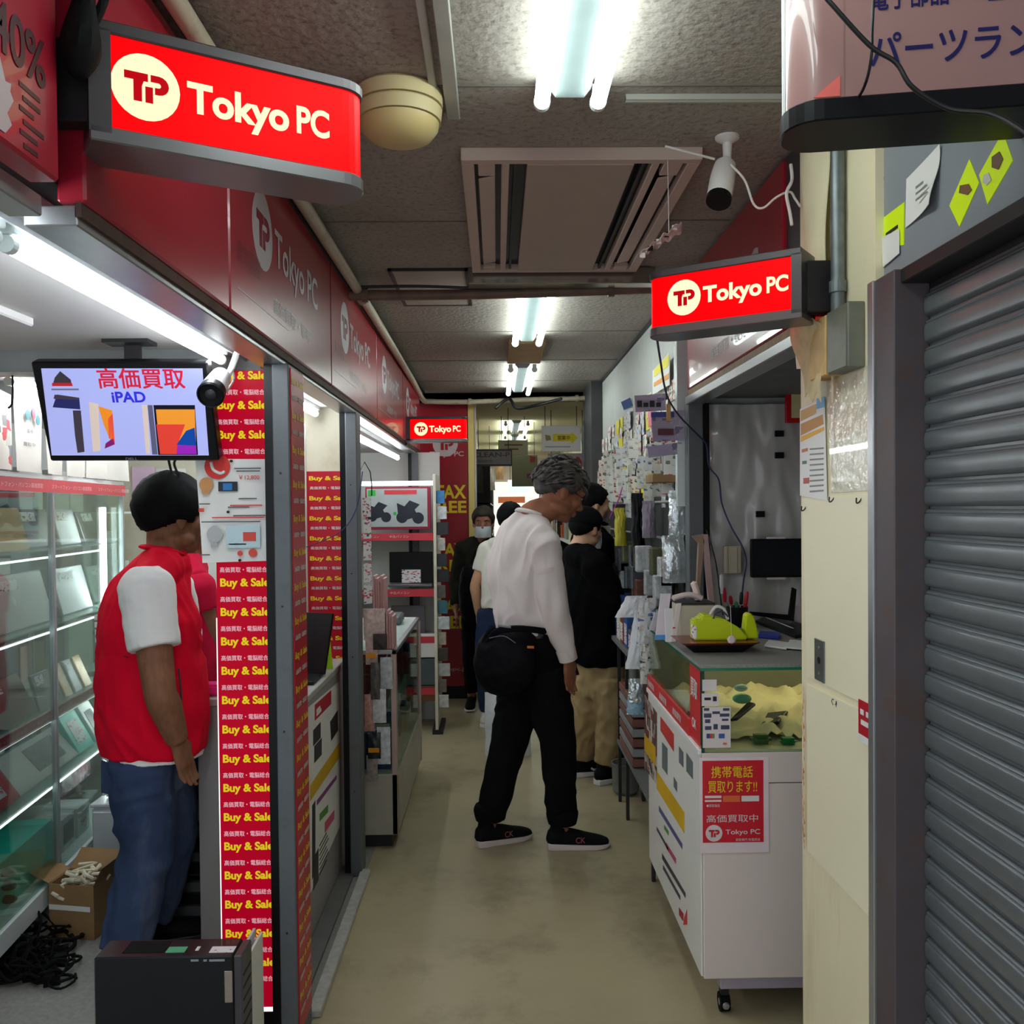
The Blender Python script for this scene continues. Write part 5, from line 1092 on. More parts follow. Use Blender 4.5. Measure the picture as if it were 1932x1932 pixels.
def caster(x, y):
    c = obj('caster', MB().cyl((x-0.014, y, 0.028), (x+0.014, y, 0.028), 0.0275, 22), M_blkmat, rc, smooth=True)
    obj('hub', MB().cyl((x-0.015, y, 0.028), (x-0.010, y, 0.028), 0.010, 14).lathe((x, y-0.0276, 0.028), (0,-1,0), [(0.011,0),(0.009,0.004),(0,0.005)], 14), M_alu, c)
    obj('fork', MB().box(x-0.012, x+0.012, y-0.012, y+0.012, 0.05, zb-0.062), M_dark, c)
for x, y in ((CX0+0.085, CY0+0.10), (CX1-0.09, CY0+0.10), (CX0+0.085, CY1-0.10), (CX1-0.09, CY1-0.10)): caster(x, y)
obj('worktop', MB().box(CX0-0.003, CX1, CY0-0.004, CY1, zt+0.004, zt+0.014), mat('speckled_worktop', (140,138,134), 0.6, var=0.18, scale=160), rc)
obj('top_underside', MB().box(CX0+0.01, CX1, CY0+0.01, CY1, zt-0.003, zt+0.003), M_paint, rc)
obj('glass_edge', MB().box(CX0-0.003, CX1, CY0-0.005, CY0+0.009, zt-0.004, zt+0.004).box(CX0-0.003, CX0+0.009, CY0+0.009, CY1, zt-0.004, zt+0.004), mat('green_glass_edge', (30,120,88), 0.08, var=0.1), rc)
obj('glass_front', MB().box(CX0+0.012, CX1-0.01, CY0+0.003, CY0+0.007, zg, zt-0.004), M_glass, rc)
obj('glass_side', MB().box(CX0+0.003, CX0+0.007, CY0+0.012, CY1-0.01, zg, zt-0.004), M_glass, rc)
obj('corner_post', MB().box(CX0, CX0+0.010, CY0, CY0+0.010, zg, zt-0.004), mat('dark_green_post', (20,60,46), 0.2), rc)
obj('case_floor', MB().box(CX0+0.01, CX1-0.01, CY0+0.01, CY1-0.01, zg, zg+0.006), mat('lemon_case_floor', (226,212,172), 0.5, var=0.05), rc)
obj('case_back', MB().box(CX0+0.01, CX1-0.01, CY1-0.016, CY1-0.008, zg, zt), mat('grey_green_back', (170,164,140), 0.5, var=0.1), rc)
obj('case_lamp', MB().cyl((CX0+0.05, CY0+0.42, zt-0.018), (CX1-0.04, CY0+0.42, zt-0.018), 0.006, 10).cyl((CX1-0.04, CY0+0.05, zt-0.02), (CX1-0.04, CY1-0.1, zt-0.02), 0.006, 10), mat('lemon_lamp', (255,242,200), 0.4, var=0, emit=6), rc)
# crumpled cloth, phones and small things in the case
def cloth(u, v):
    x = CX0+0.03+u*0.50; y = CY0+0.10+v*0.50
    return V((x, y, zg+0.010+0.045*v+0.05*abs(noise.noise(V((u*6, v*6, 1))))+0.028*abs(noise.noise(V((u*14, v*12, 4))))))
tag(obj('crumpled_cloth', MB().sheet(cloth, 30, 26, 0.002), mat('lemon_cloth', (232,212,168), 0.7, var=0.08), smooth=True, ang=75), 'crumpled lemon coloured paper lining inside the lit glass counter', 'lining')
def dev(lab, pxs, Y, m, th=0.010, name='phone', cat='phone', lean=0.0):
    P = [aty(x, y, Y + lean*(k > 1)) for k, (x, y) in enumerate(pxs)]; n_ = (P[1]-P[0]).cross(P[2]-P[0]).normalized()
    return tag(obj(name, MB().prism(P, n_*th), m, bevel=0.002), lab, cat)
dev('black phone lying in the middle of the lit glass counter', [(1434,1378),(1470,1366),(1488,1346),(1450,1350)], 2.80, M_blk, lean=0.10)
dev('black edged tablet leaning behind the card stickers in the glass counter', [(1378,1362),(1392,1360),(1426,1332),(1412,1328)], 2.78, M_blk, lean=0.08, name='tablet', cat='tablet')
a = aty(1435,1417,2.69); tag(obj('green_case', MB().box(a.x-0.03, a.x+0.03, 2.67, 2.71, zg+0.007, zg+0.035), mat('olive_case', (60,92,40), 0.3), bevel=0.010, bseg=2), 'olive round earphone case at the front of the glass counter', 'case')
a = aty(1486,1417,2.68); tag(obj('green_case', MB().box(a.x-0.026, a.x+0.026, 2.66, 2.70, zg+0.007, zg+0.027), mat('green_case', (10,120,50), 0.3), bevel=0.009, bseg=2), 'bright green case at the front right of the glass counter', 'case')
a = aty(1400,1318,2.86); tag(obj('mint_clip', MB().ell(a, 0.03, 0.02, 0.016), mat('mint', (90,170,140), 0.3), smooth=True), 'mint green gadget at the back of the glass counter', 'gadget')
a = aty(1398,1298,2.95); tag(obj('pale_clip', MB().ell(a, 0.022, 0.015, 0.012), mat('pale_cyan', (160,200,200), 0.3), smooth=True), 'pale cyan gadget at the back of the glass counter', 'gadget')
for k, (px, py) in enumerate(((1262,1240),(1280,1262))):
    pass
# stickers on the front glass and corner
YF = CY0-0.0005
def q4(mb, x0, y0, x1, y1, Y=YF, l=0.001):
    a, b = aty(x0, y1, Y), aty(x1, y0, Y); return mb.box(a.x, b.x, Y-l, Y, a.z, b.z)
M_st = mat('sticker_white', (220,210,212), 0.4); M_stn = mat('sticker_navy', (60,66,96), 0.4)
s_ = obj('sticker', q4(MB(), 1325,1282,1352,1304), M_st, rc, bevel=0.003); s_ = obj('sticker', q4(MB(), 1324,1308,1356,1332), M_st, rc)
m = MB(); q4(m, 1329,1316,1341,1321, YF-.001); q4(m, 1345,1314,1352,1323, YF-.001); obj('small_print', m, M_ink, s_)
s_ = obj('sticker', q4(MB(), 1326,1334,1378,1411), M_st, rc)
m = MB()
for x0, y0, x1, y1 in ((1328,1336,1338,1341),(1364,1336,1376,1341),(1328,1346,1342,1354),(1358,1346,1376,1352),(1330,1357,1340,1364),(1362,1356,1374,1360),(1330,1370,1342,1377),(1346,1366,1354,1376),(1360,1368,1376,1376),(1344,1342,1358,1347)): q4(m, x0, y0, x1, y1, YF-.001)
obj('small_print', m, M_stn, s_)
for x0, y0, x1, y1, c_ in ((1333,1384,1339,1393,(50,70,130)),(1339,1384,1344,1393,(200,60,60)),(1344,1384,1348,1393,(90,150,80)),(1356,1384,1367,1393,(60,90,160)),(1364,1401,1371,1405,(226,110,70))): obj('emblem', q4(MB(), x0, y0, x1, y1, YF-.001), mat('print_%d_%d_%d' % c_, c_, 0.5), s_)
rl = obj('label_panel', MB().box(CX0+0.0005, CX0+0.0025, CY0+0.012, CY0+0.155, zg+0.01, zt-0.006), mat('red_corner', (206,48,52), 0.4), rc)
SX = CX0-0.001
m = MB(); addtext(m, '買取', (SX+0.001, CY0+0.135, zt-0.10), -Y_, Z_, width=0.09, height=0.055, bold=.03); addtext(m, 'OK', (SX+0.001, CY0+0.12, zg+0.05), -Y_, Z_, width=0.06, height=0.03, bold=.03); obj('lettering', m, M_white, rl)
def K2(px, py): return atx(px, py, SX)
def sp(name, L, m, par=rc, l=0.001, off=0.0): return obj(name, MB().prism([K2(x, y)-X_*off for x, y in L], -X_*l), m, par)
ls = obj('label_strip', MB().box(SX-0.004, SX+0.004, CY0+0.155, CY1, zg+0.012, zg+0.062), mat('red_corner', (206,48,52)), rc)
m = MB(); [addtext(m, '高価買取', (SX-0.004, CY0+0.40+0.25*k, zg+0.024), -Y_, Z_, width=0.14, height=0.024, bold=.01) for k in range(3)]; obj('lettering', m, M_white, ls)
obj('white_ledge', MB().box(SX-0.008, SX+0.004, CY0, CY1, zg-0.006, zg+0.011), M_white, rc, bevel=0.002)
sd = obj('side_poster', MB().box(SX-0.0005, SX+0.004, CY0+0.01, CY1, zb+0.005, zg-0.008), mat('poster_white', (226,226,220), 0.4, var=0.02), rc)
M_collage = printmat('photo_collage', (160,140,130), [(90,70,66), (200,190,180), (130,60,50), (60,60,60)], cell=28, dens=0.8)
sp('emblem', [(1217,1310),(1240,1345),(1240,1480),(1217,1450)], M_collage, sd, off=.001)
sp('emblem', [(1247,1352),(1272,1385),(1272,1418),(1247,1378)], mat('print_red', (200,60,54), 0.5), sd, off=.001)
sp('emblem', [(1217,1385),(1238,1410),(1238,1445),(1217,1415)], mat('print_amber', (214,172,20), 0.5), sd, off=.002)
sp('emblem', [(1240,1455),(1292,1533),(1292,1572),(1240,1488)], mat('print_amber', (214,172,20)), sd, off=.001)
for L in ([(1250,1400),(1260,1412),(1260,1462),(1250,1448)],[(1282,1408),(1290,1420),(1290,1448),(1282,1438)],[(1296,1420),(1308,1438),(1308,1470),(1296,1455)],[(1272,1466),(1278,1476),(1278,1494),(1272,1484)]): sp('emblem', L, mat('print_slate', (100,110,112), 0.5), sd, off=.001)
for L, c_ in (([(1240,1560),(1262,1600),(1262,1606),(1240,1566)],(70,70,80)),([(1244,1520),(1288,1592),(1288,1602),(1244,1530)],(90,84,140)),([(1254,1556),(1262,1568),(1262,1576),(1254,1564)],(90,150,70)),([(1258,1590),(1276,1620),(1276,1630),(1258,1600)],(190,70,110)),([(1250,1610),(1294,1685),(1294,1694),(1250,1620)],(60,60,66)),([(1252,1632),(1284,1690),(1284,1698),(1252,1640)],(60,60,66)),([(1282,1712),(1290,1724),(1290,1738),(1282,1726)],(170,30,50)),([(1292,1730),(1297,1716),(1297,1744),(1290,1745)],(220,50,50))): sp('emblem', L, mat('print_%d_%d_%d' % c_, c_, 0.5), sd, off=.001)
m = MB(); addtext(m, '出張買取', K2(1246,1482)-X_*0.001, -Y_, Z_, width=0.02, height=0.01); 
# front poster
YP = CY0-0.0025
fp = obj('poster', q4(MB(), 1320,1428,1450,1610, CY0-0.0022, 0.001), mat('poster_pinkwhite', (232,214,220), 0.35), None); tag(fp, 'red buying poster with yellow characters in a clear sleeve on the counter front', 'poster')
YQ = CY0-0.0032
obj('red_field', q4(MB(), 1326,1434,1440,1590, YQ, 0.0008), mat('poster_red', (206,28,48), 0.4), fp)
def pt(s, x0, y0, x1, y1, m_, b=.02): 
    a, c = aty(x0, y1, YQ-0.0008), aty(x1, y0, YQ-0.0008); mm = MB(); addtext(mm, s, a, X_, Z_, width=c.x-a.x, height=c.z-a.z, bold=b, lift=0.0006); obj('lettering', mm, m_, fp)
pt('携帯電話', 1342,1445,1420,1468, M_yel, .012); pt('買取ります!!', 1336,1473,1428,1496, M_yel, .012); pt('高価買取中', 1333,1536,1430,1552, M_st, .0); pt('Tokyo PC', 1369,1564,1434,1577, M_st, .01); pt('買取専門 秋葉原店', 1388,1581,1434,1587, M_st, 0)
pt('●買取強化', 1333,1517,1358,1523, M_st, 0.01)
for x0, y0, x1, y1, c_ in ((1330,1501,1361,1506,(230,220,220)),(1330,1509,1361,1513,(230,220,220)),(1364,1501,1396,1513,(230,110,60)),(1399,1501,1432,1512,(226,222,222))): obj('small_print', q4(MB(), x0, y0, x1, y1, YQ-.0008, .0006), mat('print_%d_%d_%d' % c_, c_, 0.5), fp)
m = MB(); disc(m, aty(1347,1572,YQ-.0008), X_, Z_, 16*CY0/F, 0.0006); obj('emblem', m, M_st, fp)
m = MB(); tp_mark(m, aty(1347,1572,YQ-.0016), X_, Z_, 16*CY0/F); obj('emblem', m, mat('poster_red', (206,28,48)), fp)
# ------------------------------------------------------------------ things on the right counter
TZ = zt+0.0145
def on(px, py): return atz(px, py, TZ)
tr = on(1360, 1234); ty_ = tr.y+0.085
tray = thing('tray', 'black and maroon serving tray on the right counter', 'tray', (tr.x, ty_, TZ)); tray.location.z = TZ; OFF[tray] = V((tr.x, ty_, TZ))
def ringrect(w_, d_, z): return [V((tr.x+a*w_, ty_+b*d_, z)) for a, b in ((-1,-1),(1,-1),(1,1),(-1,1))]
def frust(w0, d0, z0_, w1, d1, z1_): 
    m = MB(); a, b = ringrect(w0, d0, z0_), ringrect(w1, d1, z1_); m.add(a+b, [(3,2,1,0),(4,5,6,7),(0,1,5,4),(1,2,6,5),(2,3,7,6),(3,0,4,7)]); return m
obj('tray_base', frust(.075,.055,TZ, .108,.080,TZ+.026), M_blk, tray, bevel=0.003); obj('tray_rim', frust(.108,.080,TZ+.0262, .122,.092,TZ+.034), mat('maroon_lacquer', (120,28,24), 0.2), tray, bevel=0.002)
M_lime = mat('lime_plastic', (196,214,6), 0.4, var=0.03)
lz = TZ+0.035; lx = aty(1306, 1200, ty_).x; rx = aty(1428, 1200, ty_).x; Wd = rx-lx
bag = thing('tape_dispenser', 'lime green tape dispenser like holder with a wire handle sitting on the tray', 'dispenser', ((lx+rx)/2, ty_, lz))
pf = [(0,0),(0,.062),(.022,.066),(.026,.078),(.052,.078),(.058,.070),(.095,.064),(.135,.040),(.165,.008),(.165,0)]
obj('body', MB().prism([V((lx+x, ty_-0.035, lz+z)) for x, z in pf], (0,0.07,0)), M_lime, bag, bevel=0.006, bseg=2)
obj('end_hook', MB().prism([V((lx+x, ty_-0.02, lz+z)) for x, z in ((.168,0),(.160,.03),(.165,.075),(.178,.082),(.190,.070),(Wd,.02),(Wd,0))], (0,0.045,0)), M_lime, bag, bevel=0.004)
obj('white_label', MB().box(lx-0.0012, lx+0.006, ty_-0.0365, ty_+0.01, lz+0.005, lz+0.045), M_tag, bag)
obj('handle', MB().tube([V((lx+.060, ty_-.03, lz+.065)), V((lx+.066, ty_-.03, lz+.082)), V((lx+.088, ty_-.03, lz+.088)), V((lx+.105, ty_-.03, lz+.072))], 0.0028, 8), mat('navy_wire', (50,56,90), 0.4), bag, smooth=True)
obj('white_loop', MB().tube([V((lx+.056, ty_+.0, lz+.075)), V((lx+.075, ty_+.0, lz+.100)), V((lx+.100, ty_+.0, lz+.092)), V((lx+.112, ty_+.0, lz+.060))], 0.005, 8), M_cw, bag, smooth=True)
tg_ = tag(obj('crystal_charm', MB().ell(V((aty(1378,1215,ty_-.10).x, ty_-.115, TZ+.048)), .014, .006, .013, seg=6, rings=4).cyl(V((aty(1378,1215,ty_-.10).x, ty_-.1135, TZ+.06)), V((aty(1376,1150,ty_-.1).x, ty_-.1135, TZ+.15)), 0.0008, 6), mat('clear_pink', (220,200,200), 0.1, coat=1)), 'small clear charm hanging on a thread in front of the tray', 'charm')
bx0 = on(1286, 1212); 
ib = thing('beige_box', 'beige plastic box behind the lime holder on the right counter', 'box', (bx0.x+.05, bx0.y+.1, TZ))
bw = 0.115; bh = aty(1300, 1143, bx0.y).z - TZ
obj('box_body', MB().box(bx0.x, bx0.x+bw, bx0.y+.03, bx0.y+.17, TZ, TZ+bh), mat('beige_plastic', (206,196,176), 0.45), ib, bevel=0.004); obj('lid', MB().box(bx0.x-.003, bx0.x+bw+.003, bx0.y+.027, bx0.y+.173, TZ+bh, TZ+bh+.006), M_dark, ib)
hz_ = TZ+bh+.006
hs_ = thing('telephone_handset', 'pinkish white telephone handset lying on the beige box', 'telephone', (bx0.x+.04, bx0.y+.08, hz_))
obj('handset', MB().loft([V((bx0.x-.012, bx0.y+.08, hz_+.012)), V((bx0.x+.03, bx0.y+.08, hz_+.022)), V((bx0.x+.06, bx0.y+.08, hz_+.020)), V((bx0.x+.085, bx0.y+.08, hz_+.010))], [(.014,.010)]*4, ref=(0,1,0), seg=12), mat('pinkish_white', (226,206,200), 0.4), hs_, smooth=True)
obj('receiver_block', MB().loft([V((bx0.x+.075, bx0.y+.09, hz_+.006)), V((bx0.x+.068, bx0.y+.09, hz_+.04)), V((bx0.x+.060, bx0.y+.09, hz_+.062))], [(.016,.012)]*3, ref=(0,1,0), seg=12), mat('pinkish_white', (226,206,200)), hs_, smooth=True)
# packets and cards fanned at the far left end of the counter
fan = [(1236,1207,1262,1122,(224,214,222),'pinkish white card standing at the far edge of the counter'),(1250,1212,1272,1150,(230,226,230),'white packet standing beside the beige box'),(1268,1212,1280,1140,(226,214,214),'narrow packet with red print against the beige box'),(1226,1190,1240,1158,(190,188,196),'grey packet leaning at the counter corner')]
for k, (x0, y0, x1, y1, c_, lab) in enumerate(fan):
    b_ = on(x0, y0); Y = b_.y; h_ = aty(x0, y1, Y).z-TZ; w_ = (x1-x0)/F*Y
    r = thing('standing_packet', lab, 'packet', (b_.x+w_/2, Y, TZ)); obj('card', MB().obox((b_.x+w_/2+.006, Y+.012, TZ+h_/2+.001), (w_*.38, .0, -.0), (0, .003, 0), (.012*(k != 1), .01, h_/2)), mat('packet_%d' % k, c_, 0.4, var=0.05), r, bevel=0.001)
    if k == 0: obj('blue_foot', MB().box(b_.x, b_.x+w_*.8, Y-.002, Y+.006, TZ, TZ+.016), mat('sky_blue', (80,150,220), 0.4), r)
    if k == 2: obj('red_mark', MB().box(b_.x+.004, b_.x+w_*.6, Y+.006, Y+.0075, TZ+.03, TZ+.05), M_redbox, r)
# tablet arm
pa, pb_, pc_ = on(1338,1190), aty(1325,1010,3.35), aty(1308,1018,3.32)
arm = thing('phone_stand', 'angular beige and brown stand rising behind the beige box', 'stand', (pa.x, 3.35, TZ))
Ya = 3.36
def A_(px, py): return aty(px, py, Ya)
obj('front_leg', MB().prism([A_(1325,1008),A_(1336,1008),A_(1352,1170),A_(1342,1185)], (0,.02,0)), mat('dusty_rose', (176,150,146), 0.4), arm, bevel=0.002)
obj('rear_leg', MB().prism([A_(1306,1012),A_(1325,1008),A_(1330,1020),A_(1322,1110),A_(1314,1110),A_(1318,1024)], (0,.02,0)), mat('brown_bracket', (150,124,104), 0.4), arm, bevel=0.002)
obj('foot', MB().box(A_(1312,1150).x, A_(1356,1150).x, Ya-.04, Ya+.05, TZ, TZ+.012), M_dark, arm)
# pen pot with red handled tools
pp_ = on(1395, 1184); yy = pp_.y+.03
pot = thing('tool_pot', 'black pot crowded with red handled tools on the right counter', 'pot', (pp_.x, yy, TZ))
obj('pot_body', MB().lathe((pp_.x, yy, TZ), Z_, [(.034,0),(.038,.02),(.040,.075),(.036,.075),(.034,.01),(0,.008)], 20), M_blk, pot, smooth=True)
for k, (px0, py0, px1, py1, c_) in enumerate(((1368,1135,1366,1110,(200,30,50)),(1380,1140,1378,1125,(170,26,46)),(1405,1150,1410,1117,(206,34,50)),(1390,1150,1389,1136,(60,140,90)),(1398,1140,1399,1118,(30,30,34)),(1362,1120,1361,1085,(220,220,226)))):
    a, b = V((pp_.x+.012*math.cos(k), yy+.012*math.sin(k), TZ+.03)), aty(px1, py1, yy); mid = aty(px0, py0, yy)
    t_ = obj('tool', MB().tube([a, mid], .0025, 6), M_alu, pot); obj('tool_handle', MB().loft([mid, (mid+b)/2, b], [.006,.008,.006], seg=10), mat('tool_%d' % k, c_, 0.35), t_, smooth=True)
# laptop and papers at the right
lpY = on(1500, 1200).y
lp = thing('laptop', 'open black laptop at the right end of the counter partly behind the pillar', 'laptop', (on(1470,1196).x, lpY, TZ))
a, b = on(1412,1196), on(1520,1196); obj('keyboard_base', MB().prism([on(1425,1176), on(1500,1205), on(1545,1196), on(1460,1162)], Z_*0.012), M_blk, lp, bevel=0.002)
obj('screen_lid', MB().prism([aty(1414,1160,3.42), aty(1498,1172,3.42), aty(1503,1112,3.46), aty(1495,1108,3.46), aty(1488,1160,3.43), aty(1416,1154,3.43)], (0,.01,0)), M_blk, lp)
obj('white_strap', MB().tube([on(1432,1165)+Z_*.012, on(1470,1182)+Z_*.014, on(1497,1192)+Z_*.012], 0.002, 6), M_cw, lp, smooth=True)
tag(obj('blue_packet', MB().prism([on(1430,1204), on(1470,1207), on(1472,1199), on(1434,1196)], Z_*.012), mat('cobalt_pack', (50,70,170), 0.3), bevel=0.002), 'cobalt blue packet in front of the counter laptop', 'packet')
for k, L in enumerate((((1442,1221),(1484,1227),(1490,1216),(1450,1211)), ((1482,1226),(1530,1230),(1535,1216),(1490,1212)))):
    pts = [on(x, y)+Z_*(.001+.003*k) for x, y in L]; tag(obj('paper_stack', MB().prism(pts, Z_*.006), M_white, bevel=0.001), ('left', 'right')[k]+' white paper pad near the front edge of the right counter', 'paper')
tag(obj('white_pack', MB().box(aty(1497,1140,3.5).x, aty(1520,1140,3.5).x, 3.5, 3.53, TZ, aty(1500,1143,3.5).z), M_st, bevel=0.003), 'tall white pack standing behind the counter laptop', 'box')
# monitor, wall box, red frame on the rear sheet
a, b = aty(1418,1090,3.55), aty(1520,1016,3.55)
mn = thing('monitor', 'blank black monitor in front of the grey plastic sheet', 'monitor', ((a.x+b.x)/2, 3.56, a.z))
obj('screen_panel', MB().box(a.x, b.x+.05, 3.55, 3.575, a.z, b.z), M_blk, mn, bevel=0.003); obj('rear_mount', MB().box((a.x+b.x)/2-.03, (a.x+b.x)/2+.03, 3.575, 3.62, (a.z+b.z)/2-.03, (a.z+b.z)/2+.03), M_dark, mn); obj('glass_face', MB().box(a.x+.006, b.x+.044, 3.5485, 3.55, a.z+.01, b.z-.006), mat('dark_screen', (14,18,26), 0.12), mn)
obj('white_tab', MB().box(a.x+.06, a.x+.13, 3.548, 3.556, a.z-.008, a.z), M_st, mn); obj('white_tab', MB().box(a.x+.06, a.x+.13, 3.548, 3.556, b.z, b.z+.007), M_st, mn)
a, b = aty(1367,1082,3.60), aty(1399,1030,3.60); wbx = thing('wall_box', 'cream rectangular wall box below the black tape patches', 'box', ((a.x+b.x)/2, 3.62, a.z))
obj('box_body', MB().box(a.x, b.x, 3.60, 3.64, a.z, b.z), mat('cream_box', (206,198,176), 0.5), wbx, bevel=0.003); obj('groove', MB().box(a.x+.012, a.x+.015, 3.598, 3.601, a.z+.004, b.z-.004).box(b.x-.018, b.x-.015, 3.598, 3.601, a.z+.004, b.z-.004), mat('groove_shadow_line', (150,142,120), 0.6), wbx)
a, b = aty(1485,797,3.58), aty(1530,728,3.58); rfm = thing('red_frame', 'red framed cream notice high behind the right counter', 'frame', ((a.x+b.x)/2, 3.6, a.z))
obj('frame', MB().box(a.x, b.x, 3.59, 3.61, a.z, b.z), mat('signal_red', (200,16,26), 0.4), rfm, bevel=0.002); obj('picture', MB().box(a.x+.02, b.x-.01, 3.587, 3.59, a.z+.018, b.z-.01), mat('cream_picture', (230,214,160), 0.5), rfm)
cable('dark blue twisted cord hanging from the right sign across the opening to the counter', [aty(x, y, Y) for x, y, Y in ((1238,628,2.2),(1246,680,2.6),(1258,745,3.0),(1282,785,3.3),(1318,822,3.50),(1333,840,3.53),(1338,880,3.54),(1356,905,3.54),(1362,950,3.54),(1380,995,3.53),(1400,1030,3.52),(1408,1060,3.50),(1403,1095,3.48),(1398,1140,3.44))], 0.0032, mat('navy_cord2', (40,46,86), 0.5))
cable('black cord leaning down behind the phone stand', [aty(1333,1000,3.55), aty(1350,1060,3.50), aty(1358,1120,3.42), aty(1364,1160,3.40)], 0.003)
# rainbow poster and strip on the cream pillar near the opening
PX = WX-0.004
def pk(px, py, o=0.0): return atx(px, py, PX-o)
pst = obj('poster', MB().prism([pk(1510,935), pk(1561,944), pk(1556,750), pk(1510,772)], -X_*0.001), M_white); tag(pst, 'narrow white poster with an orange heading on the cream pillar edge', 'poster')
for L, c_ in (([(1511,775),(1540,762),(1540,780),(1511,795)],(206,160,80)),([(1541,752),(1556,748),(1556,768),(1541,772)],(110,170,210)),([(1511,800),(1552,782),(1554,800),(1511,822)],(200,140,60)),([(1511,824),(1555,805),(1555,812),(1511,834)],(240,180,30)),([(1513,848),(1524,845),(1524,851),(1513,854)],(200,110,60)),([(1514,870),(1522,869),(1522,875),(1514,876)],(60,120,80)),([(1516,902),(1527,901),(1527,912),(1516,913)],(190,90,80))):
    obj('emblem', MB().prism([pk(x, y, .001) for x, y in L], -X_*0.0006), mat('print_%d_%d_%d' % c_, c_, 0.5), pst)
m = MB()
for k in range(9): quad(m, pk(1556, 846+10*k, .001), Y_*1, Z_, 0.0, 0.0) if False else m.prism([pk(1528, 846+10*k, .001), pk(1528, 849+10*k, .001), pk(1554, 847+10*k, .001), pk(1554, 844+10*k, .001)], -X_*0.0006)
obj('small_print', m, mat('print_grey', (130,130,130), 0.5), pst)

# ------------------------------------------------------------------ stickers on the grey header above the shutter
HX = 0.757
def H(px, py, o=0.0): return atx(px, py, HX-o)
def hs_(lab, L, m, name='sticker', cat='sticker', o=0.0, par=None):
    q = obj(name, MB().prism([H(x, y, o) for x, y in L], -X_*0.001), m, par); 
    if par is None: tag(q, lab, cat)
    return q
M_neon = mat('neon_yellow', (224,255,0), 0.5, var=0.0)
def shaped(px): return px
k1 = hs_('upper neon yellow sticker on the grey header with two dark parts pictured', [(1893,248),(1912,303),(1864,386),(1848,330)], M_neon)
for L, c_ in (([(1872,296),(1886,286),(1893,300),(1884,320),(1872,316)],(110,84,60)),([(1856,330),(1866,326),(1871,340),(1862,350),(1855,344)],(200,200,190))): hs_('', L, mat('print_%d_%d_%d' % c_, c_, 0.5), 'emblem', o=.0015, par=k1)
k2 = hs_('lower neon yellow sticker on the grey header with one dark part pictured', [(1830,300),(1848,345),(1811,428),(1792,388)], M_neon)
hs_('', [(1812,350),(1828,347),(1834,358),(1826,368),(1810,364)], mat('print_brown', (120,84,56), 0.5), 'emblem', o=.0015, par=k2)
k3 = hs_('neon yellow sticker on the grey header edge partly under a white tag', [(1662,415),(1707,381),(1706,462),(1662,470)], M_neon)
hs_('', [(1672,440),(1694,424),(1694,430),(1672,446)], M_ink, 'small_print', o=.0015, par=k3)
k4 = hs_('small white tag stuck over the neon yellow sticker', [(1665,448),(1697,432),(1697,478),(1666,505)], M_white, o=.003)
def curlsheet(u, v): 
    a = H(1712+60*u+6*v*u, 430 - 158*v*(0.25+0.75*u) - 80*(1-u)*v*0.6 - (1-v)*(-0)*u - 30*u*(1-v)*0.6); return a - X_*(0.004+0.035*u*u*(0.4+0.6*math.sin(v*PI)))
wp = obj('curling_paper', MB().sheet(lambda u, v: H(*( (1711*(1-u)+1770*u)*(1-v) + (1713*(1-u)+1778*u)*v, (430*(1-u)+385*u)*(1-v) + (338*(1-u)+272*u)*v )) - X_*(0.003+0.014*u*u*(0.5+0.5*math.cos(v*4))), 12, 12, 0.001), M_white, smooth=True); tag(wp, 'white paper notice curling away from the grey header', 'notice')
m = MB()
for L in ([(1728,352),(1742,341),(1742,346),(1728,357)],[(1728,364),(1750,348),(1750,351),(1728,368)],[(1728,376),(1750,360),(1750,363),(1728,380)]): m.prism([H(x, y, .012) for x, y in L], -X_*0.0006)
obj('small_print', m, mat('print_grey', (130,130,130)), wp)
st = hs_('faded pink and orange strip at the vertical edge of the grey header', [(1656,340),(1668,333),(1664,518),(1654,526)], printmat('pastel_strip', (226,150,196), [(236,196,120), (180,150,220), (240,130,190)], cell=60, dens=0.7), 'sticker_strip')

# ------------------------------------------------------------------ goods on the far right wall
tints = [((232,232,226),[(120,120,130),(200,200,196)]), ((236,236,230),[(220,70,90),(120,140,120)]), ((226,228,220),[(230,210,40),(130,130,130)]), ((214,218,220),[(90,110,160),(200,190,180)]), ((230,226,214),[(60,60,66),(200,90,80)]), ((206,206,200),[(60,64,70),(160,160,150)])]
PM = [printmat('wall_note_%d' % k, b, i, cell=34+6*k, dens=0.33, stretch=(1,1,1.8)) for k, (b, i) in enumerate(tints)]
M_ny = mat('note_yellow', (232,222,50), 0.5); M_np = mat('note_pink', (236,120,150), 0.5)
notes = []
rnd = random.Random(11)
PN = {}
for k_, n_ in enumerate(('grey printed', 'red and green printed', 'yellow marked', 'blue marked', 'red and black printed', 'dark grey printed')): PN['wall_note_%d' % k_] = n_
PN['note_yellow'] = 'solid yellow'; PN['note_pink'] = 'solid pink'
ROW = ('lowest', 'second lowest', 'third lowest', 'fourth lowest', 'middle', 'fourth highest', 'third highest', 'second highest', 'highest')
def PART(y): return 'near' if y < 4.5 else 'middle' if y < 5.4 else 'far'
def note(y, z, w_, h_, m, x, lab, grp, cat='notice', name='wall_note', rz=0.0):
    key = (round(w_, 2), round(h_, 2), m.name)
    q = thing if False else None
    o = obj(name, MB().obox((x, y, z), V((rz*0.3, 1, 0)).normalized()*w_/2, Z_*h_/2, V((-1, rz*0.3, 0)).normalized()*0.0006), m); return tag(o, lab.replace('%s', PN[m.name]), cat, grp)
